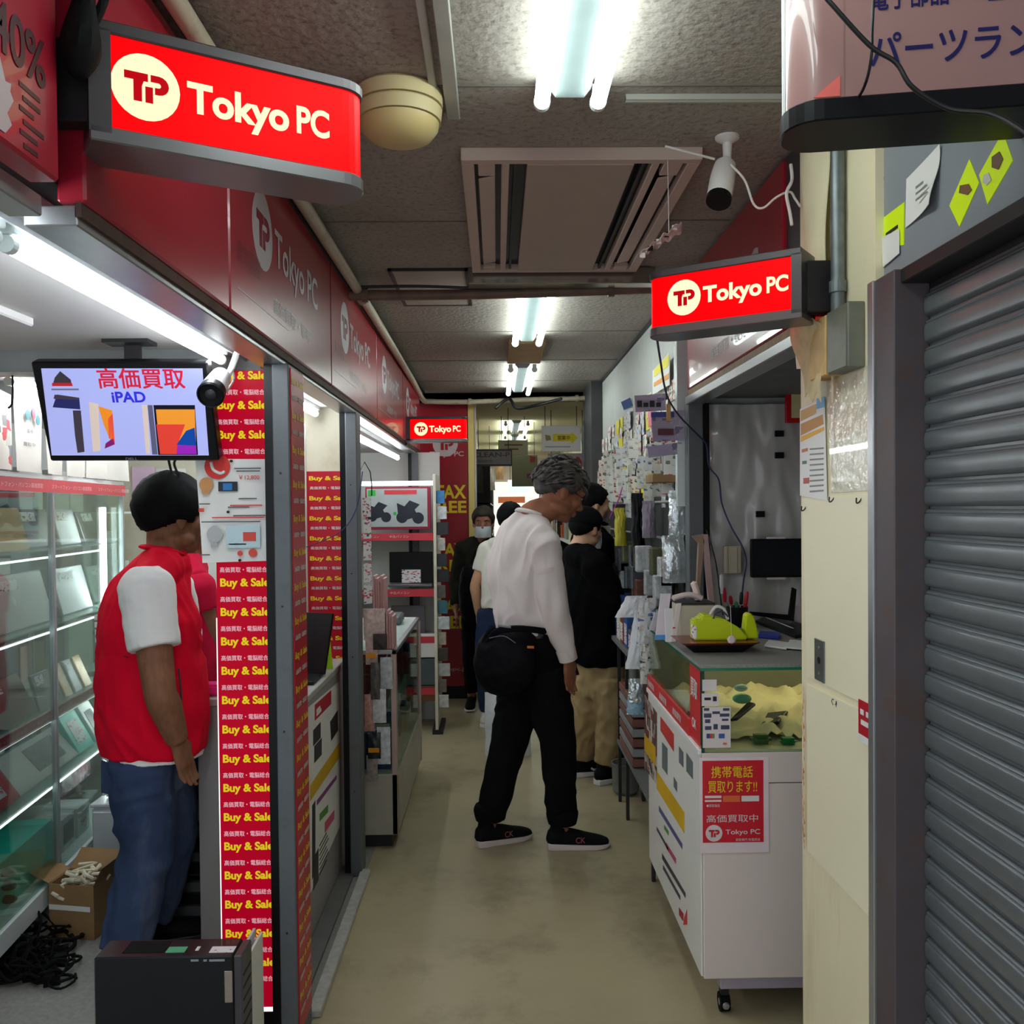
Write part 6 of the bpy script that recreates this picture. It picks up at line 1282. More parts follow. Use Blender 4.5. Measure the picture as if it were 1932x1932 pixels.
for r_ in range(9):
    y = 3.72 + rnd.uniform(0, .1); z = 1.555 + 0.062*r_
    while y < 6.5:
        w_ = rnd.uniform(.09, .17); h_ = rnd.uniform(.07, .13)
        if z + h_/2 < 2.08 - 0.02*(y-3.7) and rnd.random() < 0.86: note(y+w_/2, z, w_, h_, rnd.choice(PM) if rnd.random() < .82 else rnd.choice((M_ny, M_np)), 0.757-0.0016*((r_*7+int(y*13)) % 9)-0.001, 'small %s price notice in the '+ROW[r_]+' row, '+PART(y)+' right wall', 'price notices on the far right wall')
        y += w_ + rnd.uniform(.0, .05)
def wn(lab, L, m, X=0.735, name='wall_note'): return tag(obj(name, MB().prism([atx(x, y, X) for x, y in L], -X_*0.002), m), lab, 'notice')
M_pyel = printmat('poster_yellow_rows', (236,236,226), [(236,220,30), (240,160,40)], cell=16, dens=0.55, stretch=(1,.6,1.4))
n1 = wn('large white poster with yellow blocks high on the far right wall', [(1264,665),(1232,700),(1232,745),(1264,726)], M_white); obj('emblem', MB().prism([atx(x, y, .7325) for x, y in ((1262,668),(1234,698),(1234,712),(1262,690))], -X_*.001), M_ny, n1); obj('emblem', MB().prism([atx(x, y, .7325) for x, y in ((1262,704),(1234,722),(1234,730),(1262,714))], -X_*.001), mat('note_orange', (240,160,50), 0.5), n1)
n2 = wn('tall white poster with a yellow column beside the pink fascia', [(1286,632),(1272,655),(1272,722),(1286,722)], M_white); obj('emblem', MB().prism([atx(x, y, .7325) for x, y in ((1281,646),(1275,656),(1275,700),(1281,690))], -X_*.001), mat('note_amber', (230,180,30), 0.5), n2)
sbox('trim_14', (0.715, 0.76, 3.66, 3.70, 1.5, 2.385), M_enamel)
# cards that hang out from the wall and face the viewer
def facing(lab, x0, y0, x1, y1, Y, m, tilt=0.0, name='hanging_card', grp=None, cat='card', th=0.003):
    a, b = aty(x0, y1, Y), aty(x1, y0, Y); w_ = b.x-a.x; h_ = b.z-a.z; c = (a+b)/2
    uu = V((math.cos(tilt), 0, math.sin(tilt))); vv = V((-math.sin(tilt), 0, math.cos(tilt)))
    o = obj(name, MB().sheet(lambda u, v: c + uu*(u-.5)*w_ + vv*(v-.5)*h_ + V((0, 0.004*math.sin(u*4+v*3+x0), 0)), 4, 4, th), m, smooth=True); return tag(o, lab, cat, grp)
M_lav = printmat('lavender_card', (170,160,184), [(120,110,140), (190,184,196)], cell=40, dens=0.3)
o = facing('lavender card with a blue band and dark label hanging from the far right wall', 1230, 776, 1290, 832, 3.62, M_lav, 0.05)
obj('blue_band', MB().obox(aty(1250,782,3.612), X_*.045, Z_*.010, Y_*.002), mat('band_blue', (66,80,160), 0.5), o); obj('dark_label', MB().obox(aty(1256,815,3.612), X_*.030, Z_*.012, Y_*.002), mat('label_maroon', (96,50,60), 0.5), o); obj('peg', MB().box(aty(1258,790,3.6).x, aty(1266,790,3.6).x, 3.602, 3.612, aty(1262,795,3.6).z, aty(1262,762,3.6).z), mat('pale_wood', (208,170,110)), o)
o = facing('long lavender strip card with black writing on the far right wall', 1198, 744, 1256, 776, 3.80, M_lav, 0.06); m = MB(); [quad(m, aty(1202+12*k, 768, 3.79), X_, Z_, .02, .026-.008*(k % 2), .001) for k in range(4)]; obj('small_print', m, M_ink, o)
facing('grey card bubble shaped lowest of the lavender cards', 1222, 838, 1288, 860, 3.66, M_lav, 0.12)
o = facing('white card with a blue and yellow diamond on the far right wall', 1170, 752, 1194, 776, 5.05, M_white, 0.0); obj('emblem', MB().obox(aty(1183,762,5.04), V((.025,0,.012)), V((-.008,0,.022)), Y_*.002), mat('diamond_blue', (70,90,140), 0.5), o)
for k in range(46):
    Y = 3.75 + 2.6*rnd.random(); x0 = 938+1.0*(0.655+0.045*rnd.random())*F/Y; py = 958 - F*(rnd.uniform(0.12, 0.36))/Y; w_ = rnd.uniform(.035,.06)*F/Y; h_ = rnd.uniform(.10,.20)*F/Y
    pm_ = rnd.choice(PM); facing('slim '+PN[pm_.name]+' hanging pack before the '+PART(Y)+' part of the right wall', x0, py, x0+w_, py+h_, Y, pm_, rnd.uniform(-.06,.06), 'hanging_tag', 'hanging packs before the far right wall', 'package')
# darker goods below
rackb = thing('goods_rack', 'dark wire rack of hanging stock along the far right wall', 'rack', (0.72, 5.0, 0))
obj('back_grid', MB().box(0.745, 0.752, 3.72, 6.5, 0.85, 1.545), mat('rack_black', (26,28,30), 0.7), rackb)
for y in (3.9, 4.7, 5.5, 6.48): obj('upright', MB().box(0.725, 0.745, y, y+0.02, 0.0, 1.45), M_dark, rackb)
for z in (1.0, 1.2, 1.36, 1.52): obj('rail', MB().cyl((0.735, 3.9, z), (0.735, 6.5, z), 0.006, 8), M_alu, rackb)
tag(obj('wooden_shelf', MB().box(0.64, 0.745, 3.80, 3.98, 1.60, 1.635), M_wood, bevel=0.002), 'orange brown wooden ledge on the far right wall', 'shelf')
dk = [(40,40,44),(150,150,152),(80,84,90),(190,196,198),(60,50,46),(110,70,60),(30,34,40),(200,204,206),(86,90,60)]
for k in range(64):
    y = 3.82 + 0.165*(k % 16); z = 1.30-0.115*(k//16)+rnd.uniform(-.03,.03); c_ = rnd.choice(dk); w_ = rnd.uniform(.05,.09); h_ = rnd.uniform(.09,.15)
    cn_ = ('charcoal','mid grey','steel grey','pale silver','dark brown','rust brown','black','white silver','olive')[dk.index(c_)]; hn_ = ('top','second','third','lowest')[k//16]
    tag(obj('hanging_pack', MB().box(0.725-rnd.uniform(.02,.085), 0.722, y, y+w_, z-h_, z), mat('rack_pack_%d' % (dk.index(c_)), c_, 0.3, var=0.3, scale=50), bevel=0.004), cn_+' pack hanging in the '+hn_+' row of the right wire rack', 'package', 'packs on the wire rack')
sil = mat('silver_foil', (206,216,218), 0.15, metal=0.6, var=0.2, scale=30, bump=0.6, bscale=40)
M_bagw = mat('white_film_bag', (226,230,234), 0.2, var=0.08, bump=0.5, bscale=30, coat=0.5)
def bagx(lab, x0, y0, x1, y1, Y, m, lean=0.0, name='plastic_bag', seed=0, th=0.02, cat='bag', hang=None):
    a, b = aty(x0, y1, Y), aty(x1, y0, Y); w_, h_ = b.x-a.x, b.z-a.z; mb = MB(); n_ = 12
    def P_(u, v, s): 
        bul = math.sin(u*PI)**.6*math.sin(min(1, v+.08)*PI)**.5*th; cr = 0.006*noise.noise(V((u*7+seed, v*8, s*3)))
        return V((a.x+w_*u*(1-.12*v)+lean*w_*v + 0.006*noise.noise(V((v*6, seed, 1))), Y - s*(bul+0.001) + cr, a.z+h_*v))
    g = [[P_(i/n_, j/n_, 1) for j in range(n_+1)] for i in range(n_+1)]; h2 = [[P_(i/n_, j/n_, -1)+V((0,.002,0)) for j in range(n_+1)] for i in range(n_+1)]
    W_ = n_+1; vs = [p for r in g for p in r]+[p for r in h2 for p in r]; H_ = W_*W_; fs = []
    for i in range(n_):
        for j in range(n_): q = i*W_+j; fs += [(q, q+W_, q+W_+1, q+1), (q+H_, q+1+H_, q+W_+1+H_, q+W_+H_)]
    for i in range(n_): fs += [(i*W_, i*W_+H_, (i+1)*W_+H_, (i+1)*W_), (i*W_+n_, (i+1)*W_+n_, (i+1)*W_+n_+H_, i*W_+n_+H_)]
    for j in range(n_): fs += [(j, j+1, j+1+H_, j+H_), (n_*W_+j, n_*W_+j+H_, n_*W_+j+1+H_, n_*W_+j+1)]
    mb.add(vs, fs); o = obj(name, mb, m, smooth=True)
    if hang: obj('cord', MB().cyl(((a.x+b.x)/2, Y, b.z-.004), ((a.x+b.x)/2, Y, hang), .003, 6), M_dark, o)
    return tag(o, lab, cat)
bagx('upper crinkled silver foil bag beside the far post of the right opening', 1262, 925, 1296, 1010, 3.70, sil, seed=1)
bagx('lower crinkled silver foil bag beside the far post of the right opening', 1250, 1010, 1296, 1100, 3.68, sil, seed=2)
bagx('purplish clothing bag on the rack beneath the wooden ledge', 1212, 945, 1238, 1015, 4.2, mat('mauve_bag', (140,130,146), 0.3), seed=3)
bagx('tall dark bag hanging behind the person in the black cap', 1192, 930, 1216, 1060, 4.5, M_blk, seed=4)
bagx('olive yellow padded cover hanging on the rack', 1160, 958, 1182, 1030, 4.8, mat('olive_yellow', (176,166,50), 0.4), seed=5)
facing('white sheet of small icons beside the masked shopper', 1134, 992, 1152, 1095, 5.6, M_sheetp, 0.0, cat='notice', name='wall_notice')
cable('magenta ribbon line hanging on the right side rack', [V((.757,5.0,1.60)), aty(1178,915,5.0), aty(1168,940,5.0), aty(1156,965,5.0), aty(1150,978,5.0)], 0.003, mat('magenta', (190,60,160), 0.5))
# table of stock between the counter and the rack
tb = thing('stock_table', 'low grey stock table filled with boxes beyond the right counter', 'table', (0.70, 4.4, 0))
obj('tabletop', MB().box(0.60, 0.742, 3.66, 4.97, 0.80, 0.82), mat('table_grey', (120,122,120), 0.5), tb); obj('lower_shelf', MB().box(0.60, 0.742, 3.66, 4.70, 0.30, 0.32), mat('table_grey', (120,122,120)), tb)
for y in (3.67, 4.40, 4.68): 
    for x in (0.605, 0.725): obj('leg', MB().box(x, x+.015, y, y+.02, 0, 0.80), M_dark, tb)
tbx = [((40,110,100),'teal'),((190,90,50),'orange'),((170,70,60),'brick red'),((200,200,204),'pale grey'),((90,90,96),'dark grey'),((30,80,150),'blue'),((120,60,50),'rust'),((210,206,190),'cream')]
y = 3.70
for k, (c_, n_) in enumerate(tbx):
    w_ = .12; r = thing('stock_box', n_+' box on the stock table beyond the right counter', 'box', (0.68, y+w_/2, .82)); h_ = .10+.02*((k*3) % 4)
    obj('carton_body', MB().box(0.615, 0.735, y, y+w_, .821, .821+h_), mat('stock_%d' % k, c_, 0.5), r, bevel=.003); obj('label_panel', MB().box(0.613, 0.6148, y+.02, y+w_-.02, .84, .84+h_*.6), M_tag, r); obj('label_panel', MB().box(0.635, 0.715, y-.0016, y-.0002, .84, .84+h_*.6), M_tag, r); y += w_+.02
for k in range(7):
    tag(obj('stock_tray', MB().box(0.60, 0.735, 4.15, 4.6, 0.325+.045*k, 0.325+.045*k+.036), mat(('rust_tray', 'grey_tray')[k % 2], ((130,84,76), (150,150,150))[k % 2], 0.5), bevel=.003), ('rust','grey')[k % 2]+' tray, '+('lowest','second','third','fourth','fifth','sixth','topmost')[k]+' of the stack under the stock table', 'tray', 'trays on the lower shelf')
tag(obj('round_tub', MB().lathe((0.66, 4.82, 0.0), Z_, [(.05,0),(.068,.02),(.075,.16),(.078,.165),(.070,.165),(.062,.02),(0,.015)], 24), mat('grey_tub', (120,124,122), 0.4), smooth=True), 'grey round tub on the floor by the beige trousers', 'tub')
# plastic packs spilling at the far end of the counter
for k, (x0, y0, x1, y1, Y, ln, lab) in enumerate(((1160,1124,1205,1165,3.75,.5,'white folded plastic pack poking left over the stock table'),(1180,1150,1222,1262,3.72,.45,'long white plastic pack hanging at the end of the right counter'),(1202,1128,1238,1220,3.66,.1,'grey printed plastic pack hanging at the end of the right counter'),(1208,1215,1236,1290,3.62,.0,'dark printed pack hanging low at the counter end'),(1186,1280,1216,1325,3.74,.0,'silver crumpled pack hanging low near the trousers'),(1182,1312,1214,1348,3.76,.1,'pale blue crumpled bag hanging lowest near the trousers'))):
    bagx(lab, x0, y0, x1, y1, Y, (M_bagw, M_bagw, PM[3], PM[5], sil, mat('pale_blue_bag', (150,186,206), 0.25, var=.15))[k], lean=ln, seed=10+k, th=0.012)
tag(obj('blue_bin', MB().lathe((0.668, 4.895, 0.821), Z_, [(.045,0),(.055,.22),(.058,.22),(.052,.21),(.042,.01),(0,.01)], 20), mat('navy_bin', (10,56,110), 0.4), smooth=True), 'navy blue bucket standing on the stock table beyond the hanging white packs', 'bucket')
fluor('added twin tube fill light near the end wall of the passage', 0.10, 0.32, 12.3, 13.5, 2.29)  # fixture added to brighten the far passage
# ------------------------------------------------------------------ deep end of the passage
sbox('wall_left', (-0.60, -0.24, 7.52, 15.5, 0, 2.33), mat('mottled_shop_front', (170,160,134), 0.7, var=0.3, scale=5))  # tan tone varied at random by noise
sbox('wall_right', (0.95, 1.05, 7.25, 15.5, 0, 2.33), mat('mottled_shop_front', (170,160,134)))
sbox('wall_back', (-0.6, 1.05, 15.5, 15.6, 0, 2.33), mat('pale_end_wall', (214,206,188), 0.7, var=0.15, scale=4))
sbox('ceiling', (-0.72, 1.05, 7.25, 7.30, 2.33, 2.45), M_dark)
rnd = random.Random(5)
bc_ = [(230,230,226),(200,180,150),(120,110,100),(60,60,60),(210,120,70),(90,120,150),(180,60,50),(236,226,190),(40,44,44),(150,150,150)]
BM = [mat('far_goods_%d' % k, c, 0.5, var=.1) for k, c in enumerate(bc_)]
for side, x_in, x_out in ((0, -0.235, -0.06), (1, 0.945, 0.70)):
    sh_ = thing('goods_shelves', ('left', 'right')[side]+' long shelving of small goods in the deep end of the passage', 'shelving', ((x_in+x_out)/2, 11, 0))
    for z in (0.35, 0.75, 1.15, 1.55): obj('shelf_board', MB().box(min(x_in, x_out), max(x_in, x_out), 8.6, 15.2, z-.012, z), M_enamel, sh_)
    for y in (8.6, 10.8, 13, 15.18): obj('upright', MB().box(min(x_in, x_out), max(x_in, x_out), y, y+.02, 0, 1.9), M_dark, sh_)
    for z in (0.35, 0.75, 1.15, 1.55):
        y = 8.66
        while y < 14.9:
            bi = rnd.randrange(10); w_ = rnd.uniform(.14,.34); h_ = rnd.uniform(.14,.34); d_ = rnd.uniform(.5,.95)
            xa = x_in + (x_out-x_in)*d_; tag(obj('goods_box', MB().box(min(x_in, xa)+.001, max(x_in, xa)-.001, y, y+w_, z+.001, z+h_), BM[bi], bevel=.004), ('white','tan','taupe','charcoal','orange','blue','red','cream','black','grey')[bi]+' goods box on the '+{0.35:'lowest',0.75:'second',1.15:'third',1.55:'top'}[z]+' %s shelf of the deep passage' % ('left', 'right')[side], 'box', 'goods on the %s deep shelving' % ('left', 'right')[side]); y += w_+rnd.uniform(.01,.06)
tag(obj('added_glow_panel', MB().box(-0.05, 0.68, 14.9, 15.2, 0.9, 1.92), mat('added_glow_face', (250,246,236), 0.4, var=.25, scale=12, emit=0.8), bevel=.01), 'added glowing white panel at the very end of the passage', 'display')  # glowing panel added to brighten the passage end, stands in for clutter
tag(obj('orange_banner', MB().box(0.02, 0.45, 14.86, 14.89, 1.58, 1.68), mat('orange_banner', (240,140,90), 0.5, emit=0.3)), 'orange banner across the added glowing panel at the passage end', 'banner')
def sign(lab, x0, y0, x1, y1, Y, col, name='hanging_sign', texts=(), extra=(), em=0.0, string=True):
    a, b = aty(x0, y1, Y), aty(x1, y0, Y); t = thing(name, lab, 'sign', ((a.x+b.x)/2, Y, a.z))
    obj('board', MB().box(a.x, b.x, Y, Y+.02, a.z, b.z), mat('sign_%d_%d_%d' % col, col, 0.5, var=.04, emit=em), t, bevel=.003)
    if string: 
        for x in (a.x+.03, b.x-.03): obj('cord', MB().cyl((x, Y+.01, b.z), (x, Y+.01, 2.335), .003, 6), M_dark, t)
    for s, tx0, ty0, tx1, ty1, c_ in texts:
        p, q = aty(tx0, ty1, Y), aty(tx1, ty0, Y); m = MB(); addtext(m, s, p, X_, Z_, width=q.x-p.x, height=q.z-p.z, bold=.02, lift=.006); obj('lettering', m, mat('print_%d_%d_%d' % c_, c_, 0.5), t)
    for L, c_ in extra: m = MB().prism([aty(x, y, Y)-Y_*.003 for x, y in L], Y_*.002); obj('emblem', m, mat('print_%d_%d_%d' % c_, c_, 0.5), t)
    return t
sign('white hanging sign with a yellow arrow pointing right', 1022, 803, 1095, 852, 7.6, (226,222,220), texts=(('営業中', 1052,822,1075,830,(90,80,20)),), extra=(([(1043,819),(1078,819),(1078,815),(1090,826),(1078,838),(1078,833),(1043,833)],(226,206,0)),([(1028,820),(1038,822),(1040,830),(1030,832)],(150,140,60)),([(1028,842),(1076,842),(1076,844),(1028,844)],(160,156,156))))
sign('white sign with a red slash behind the grey haired man', 1034, 855, 1106, 890, 7.9, (222,216,218), extra=(([(1086,862),(1092,862),(1104,880),(1098,880)],(210,50,60)),))
sign('dark framed hanging sign with faint grey letters beside the yellow column', 880, 847, 966, 880, 7.7, (40,38,38), extra=(([(889,851),(964,851),(964,876),(889,876)],(120,112,106)),), texts=(('CLEAN-P', 892,853,962,863,(60,50,50)),('電脳総合', 892,867,930,873,(70,70,90))))
sign('cream hanging sign under the far tube light', 940, 830, 996, 859, 8.4, (246,244,214), extra=(([(952,838),(986,838),(986,841),(952,841)],(150,146,110)),([(960,846),(978,846),(978,849),(960,849)],(150,146,110))))
sign('olive grey hanging board with a red dot in the deep passage', 966, 858, 1014, 918, 9.0, (128,128,104), extra=(([(1000,860),(1010,862),(1008,872),(1000,872)],(150,50,50)),([(994,894),(1012,892),(1012,900),(994,902)],(130,40,70))))
sign('pale lit panel high in the middle of the deep passage', 958, 905, 1000, 930, 11.0, (226,240,250), em=0.8, name='light_box_sign')
for k, (x0, y0, x1, y1, Y, c_, lab) in enumerate(((894,878,912,930,8.6,(90,84,80),'grey garment like stock hanging left in the deep passage'),(914,884,934,925,9.4,(180,176,170),'clear packs hanging left in the deep passage'),(936,862,950,905,9.8,(190,150,110),'tan stock bag hanging in the deep passage'),(1098,795,1122,880,7.20,(80,80,84),'grey shutter curtain edge hanging right of the arrow sign'),(884,805,898,830,7.5,(214,214,208),'white papers pinned beside the yellow column'))):
    bagx(lab, x0, y0, x1, y1, Y, mat('deep_%d' % k, c_, 0.5, var=.2, scale=20), seed=30+k, name='hanging_stock', cat='stock', hang=2.335)
cable('black leads bundled at the far ceiling bend above the passage', [aty(935,770,7.0), aty(960,752,7.05), aty(975,770,7.0), aty(1010,765,7.05), aty(1060,752,7.0)], 0.012, M_cable)
# ------------------------------------------------------------------ people
def remeshed(name, mb, m, parent, voxel, smooth=4, fold=None):
    """grow ONE continuous skin round the lofted volumes, smooth it, add cloth folds"""
    off = OFF[parent]; me = bpy.data.meshes.new('tmp'); me.from_pydata([p - off for p in mb.v], [], mb.f)
    o = bpy.data.objects.new('tmp', me); COL.objects.link(o)
    r = o.modifiers.new('r', 'REMESH'); r.mode = 'VOXEL'; r.voxel_size = voxel; r.use_smooth_shade = True
    s = o.modifiers.new('s', 'SMOOTH'); s.factor = 0.5; s.iterations = smooth
    dg = bpy.context.evaluated_depsgraph_get(); dg.update(); me2 = bpy.data.meshes.new_from_object(o.evaluated_get(dg))
    bpy.data.objects.remove(o); bpy.data.meshes.remove(me)
    if fold:
        amp, fx, fz, seed = fold; nr = [v.normal.copy() for v in me2.vertices]
        for v, n_ in zip(me2.vertices, nr):
            p = v.co; a = noise.noise(V((p.x*fx+seed, p.y*fx, p.z*fz + 2.2*noise.noise(V((p.x*5, p.y*5, p.z*3+seed))))))
            v.co = p + n_*amp*((1-abs(a)*2.4)*0.6 + 0.6*noise.noise(V((p.x*fx*2.3, p.y*fx*2.3+seed, p.z*fz*2))))
    for p in me2.polygons: p.use_smooth = True
    me2.materials.clear(); me2.materials.append(m); me2.name = name
    return link(name, me2, parent, off)
def frame(fdir, pitch=0.0, roll=0.0):
    f = V((fdir[0], fdir[1], 0)).normalized(); r = V((f.y, -f.x, 0)); c, s = math.cos(pitch), math.sin(pitch)
    F_ = f*c - Z_*s; U_ = f*s + Z_*c
    if roll: R = Matrix.Rotation(roll, 3, F_); r = R @ r; U_ = R @ U_
    return r, F_, U_          # right, forward, up
def MAT3(r, f, u): return Matrix((r, f, u)).transposed()
def head_mb(mb, c, r, f, u, s=1.0):
    L = lambda a, b, d: c + (r*a + f*b + u*d)*s; M = MAT3(r, f, u)
    E = lambda a, b, d, x, y, z: mb.ell(L(a, b, d), x*s, y*s, z*s, M, 20, 14)
    E(0, -.012, .030, .076, .098, .088); E(0, .012, -.030, .062, .078, .078); E(0, .040, -.078, .040, .042, .034)
    E(0, .066, -.092, .020, .018, .017)                                                    # chin
    for q in (-1, 1):
        E(q*.040, .062, -.022, .024, .024, .022); E(q*.048, .010, -.068, .022, .045, .024)   # cheek, jaw
        E(q*.028, .080, .026, .026, .014, .010); E(q*.031, .078, .004, .013, .012, .011)     # brow, eyeball bulge
        E(q*.077, -.008, -.012, .008, .018, .030); E(q*.080, -.013, .004, .007, .017, .018)  # ear
    mb.loft([L(0,.084,.012), L(0,.098,-.010), L(0,.110,-.034)], [.008*s, .010*s, .013*s], ref=r, seg=10)
    for q in (-1, 1): E(q*.012, .098, -.036, .008, .011, .008)
    E(0, .089, -.058, .024, .009, .006); E(0, .087, -.068, .021, .010, .0065)              # lips
def hand_mb(mb, w_, d, n, t, s=1.0, curl=0.5):
    """w_ wrist, d finger direction, n palm normal, t thumb side"""
    d, n, t = V(d).normalized(), V(n).normalized(), V(t).normalized()
    mb.loft([w_ - d*.02*s, w_+d*.02*s, w_+d*.055*s, w_+d*.088*s], [(.026*s,.020*s),(.032*s,.016*s),(.040*s,.014*s),(.037*s,.011*s)], ref=t, seg=14)
    for k, (o_, L) in enumerate(((.030,.070),(.010,.078),(-.010,.073),(-.029,.058))):
        p = w_ + d*(.086-.004*abs(k-1))*s + t*o_*s; dd = d; a = curl*(0.8+.12*k); pts = [p - d*.012*s, p]
        for j, fr_ in enumerate((.45, .30, .25)):
            R = Matrix.Rotation(-a*(.5 + .35*j), 3, d.cross(n)); dd = (R @ dd) if j == 0 else (R @ dd); 
            if dd.dot(n) < 0 and j == 0: dd = (Matrix.Rotation(2*a*.5, 3, d.cross(n)) @ dd)
            p = p + dd*L*fr_*s; pts.append(p)
        mb.loft(pts, [.0095*s, .0092*s, .0086*s, .0078*s, .0068*s], ref=t, seg=9, sub=3)
    p = w_ + d*.022*s + t*.026*s; d1 = (d*.72 + t*.62 + n*.25).normalized(); d2 = (d*.92 + t*.2 + n*.35).normalized()
    mb.loft([p, p+d1*.034*s, p+d1*.034*s+d2*.030*s, p+d1*.034*s+d2*.052*s], [.014*s, .0115*s, .0098*s, .0078*s], ref=n, seg=9, sub=3)
def hair_mb(c, r, f, u, s, front=0.052, side=-0.02, back=-0.075, vol=0.014, bumps=0.006, seed=0, freq=22):
    """closed hair cap; where the hairline ends it dives beneath the scalp"""
    mb = MB(); vs, fs = [], []; RN, SN = 34, 46
    for i in range(RN+1):
        th = PI*i/RN
        for k in range(SN):
            ph = 2*PI*k/SN; d = V((math.sin(th)*math.cos(ph), math.sin(th)*math.sin(ph), math.cos(th)))   # x right, y forward, z up
            fy = max(0, d.y); lim = (back*(1-fy) if d.y < 0 else 0)
            fr = d.y   # -1 back .. 1 front
            if fr > 0.35: zl = side + (front-side)*min(1, (fr-.35)/.45)
            elif fr > -0.2: zl = side + 0.004
            else: zl = side + (back-side)*min(1, (-fr-.2)/.5)
            p = V((d.x*(.076+vol), d.y*(.098+vol)-.012, d.z*(.088+vol*1.15)+.030))
            nz = noise.noise(V((d.x*freq*.12+seed, d.y*freq*.12, d.z*freq*.12)))*1.2 + .6*noise.noise(V((d.x*freq*.35+seed, d.y*freq*.35, d.z*freq*.2)))
            p += d*bumps*nz
            k_ = (p.z - zl + .006*noise.noise(V((d.x*9, d.y*9, seed))))/.014; k_ = max(0, min(1, k_)); p = V((0,-.01,.02)) + (p - V((0,-.01,.02)))*(.80+.20*k_)
            vs.append(c + (r*p.x + f*p.y + u*p.z)*s)
    for i in range(RN):
        for k in range(SN): fs.append((i*SN+k, (i+1)*SN+k, (i+1)*SN+(k+1) % SN, i*SN+(k+1) % SN))
    return mb.add(vs, fs)
def shoe(parent, name, ank, td, s, m_up, m_sole, zg=0.0, L=0.275, W_=0.048, pitch=0.0, mark=None):
    t = V((td[0], td[1], 0)).normalized(); sd = V((t.y, -t.x, 0)); h = V((ank.x, ank.y, zg)) - t*.062*s
    P_ = lambda a, z, b=0: h + t*a*s + sd*b*s + Z_*z*s
    up = MB(); up.loft([P_(.004,.045), P_(.05,.050), P_(.11,.046), P_(.17,.038), P_(.225,.032), P_(L-.012,.026)], [(.030*s,.040*s),(.036*s,.046*s),(.037*s,.040*s),(.041*s,.030*s),(.041*s,.022*s),(.026*s,.013*s)], ref=sd, seg=18)
    up.loft([P_(.045,.05), P_(.045,.09), P_(.047,.115)], [.038*s, .038*s, .036*s], ref=sd, seg=16)
    u_ = remeshed('shoe', up, m_up, parent, 0.006, 3)
    sl = MB(); sec = [(-.004,.026,.0,.030),(.03,.034,0,.030),(.09,.034,0,.026),(.15,.041,0,.024),(.21,.043,0,.022),(.25,.034,.003,.021),(L,.012,.010,.020)]; vs = []; fs = []
    for a, w_, z0, z1 in sec: vs += [P_(a,z0,-w_), P_(a,z0,w_), P_(a,z1,w_*1.06), P_(a,z1,-w_*1.06)]
    for i in range(len(sec)-1):
        q = i*4; fs += [(q,q+4,q+5,q+1),(q+1,q+5,q+6,q+2),(q+2,q+6,q+7,q+3),(q+3,q+7,q+4,q)]
    fs += [(0,1,2,3), (len(vs)-1, len(vs)-2, len(vs)-3, len(vs)-4)]; sl.add(vs, fs)
    so = obj('sole', sl, m_sole, u_, smooth=True, bevel=0.003)
    lc = MB()
    for k in range(4): lc.cyl(P_(.085+.018*k,.088-.008*k,-.018), P_(.092+.018*k,.086-.008*k,.018), .0022, 6)
    obj('lace', lc, M_ink, u_)['kind'] = 'stuff'
    return u_, P_
def skin(name, c): return mat(name, c, 0.5, var=0.05, scale=14, spec=0.35, bump=0.05, bscale=120)
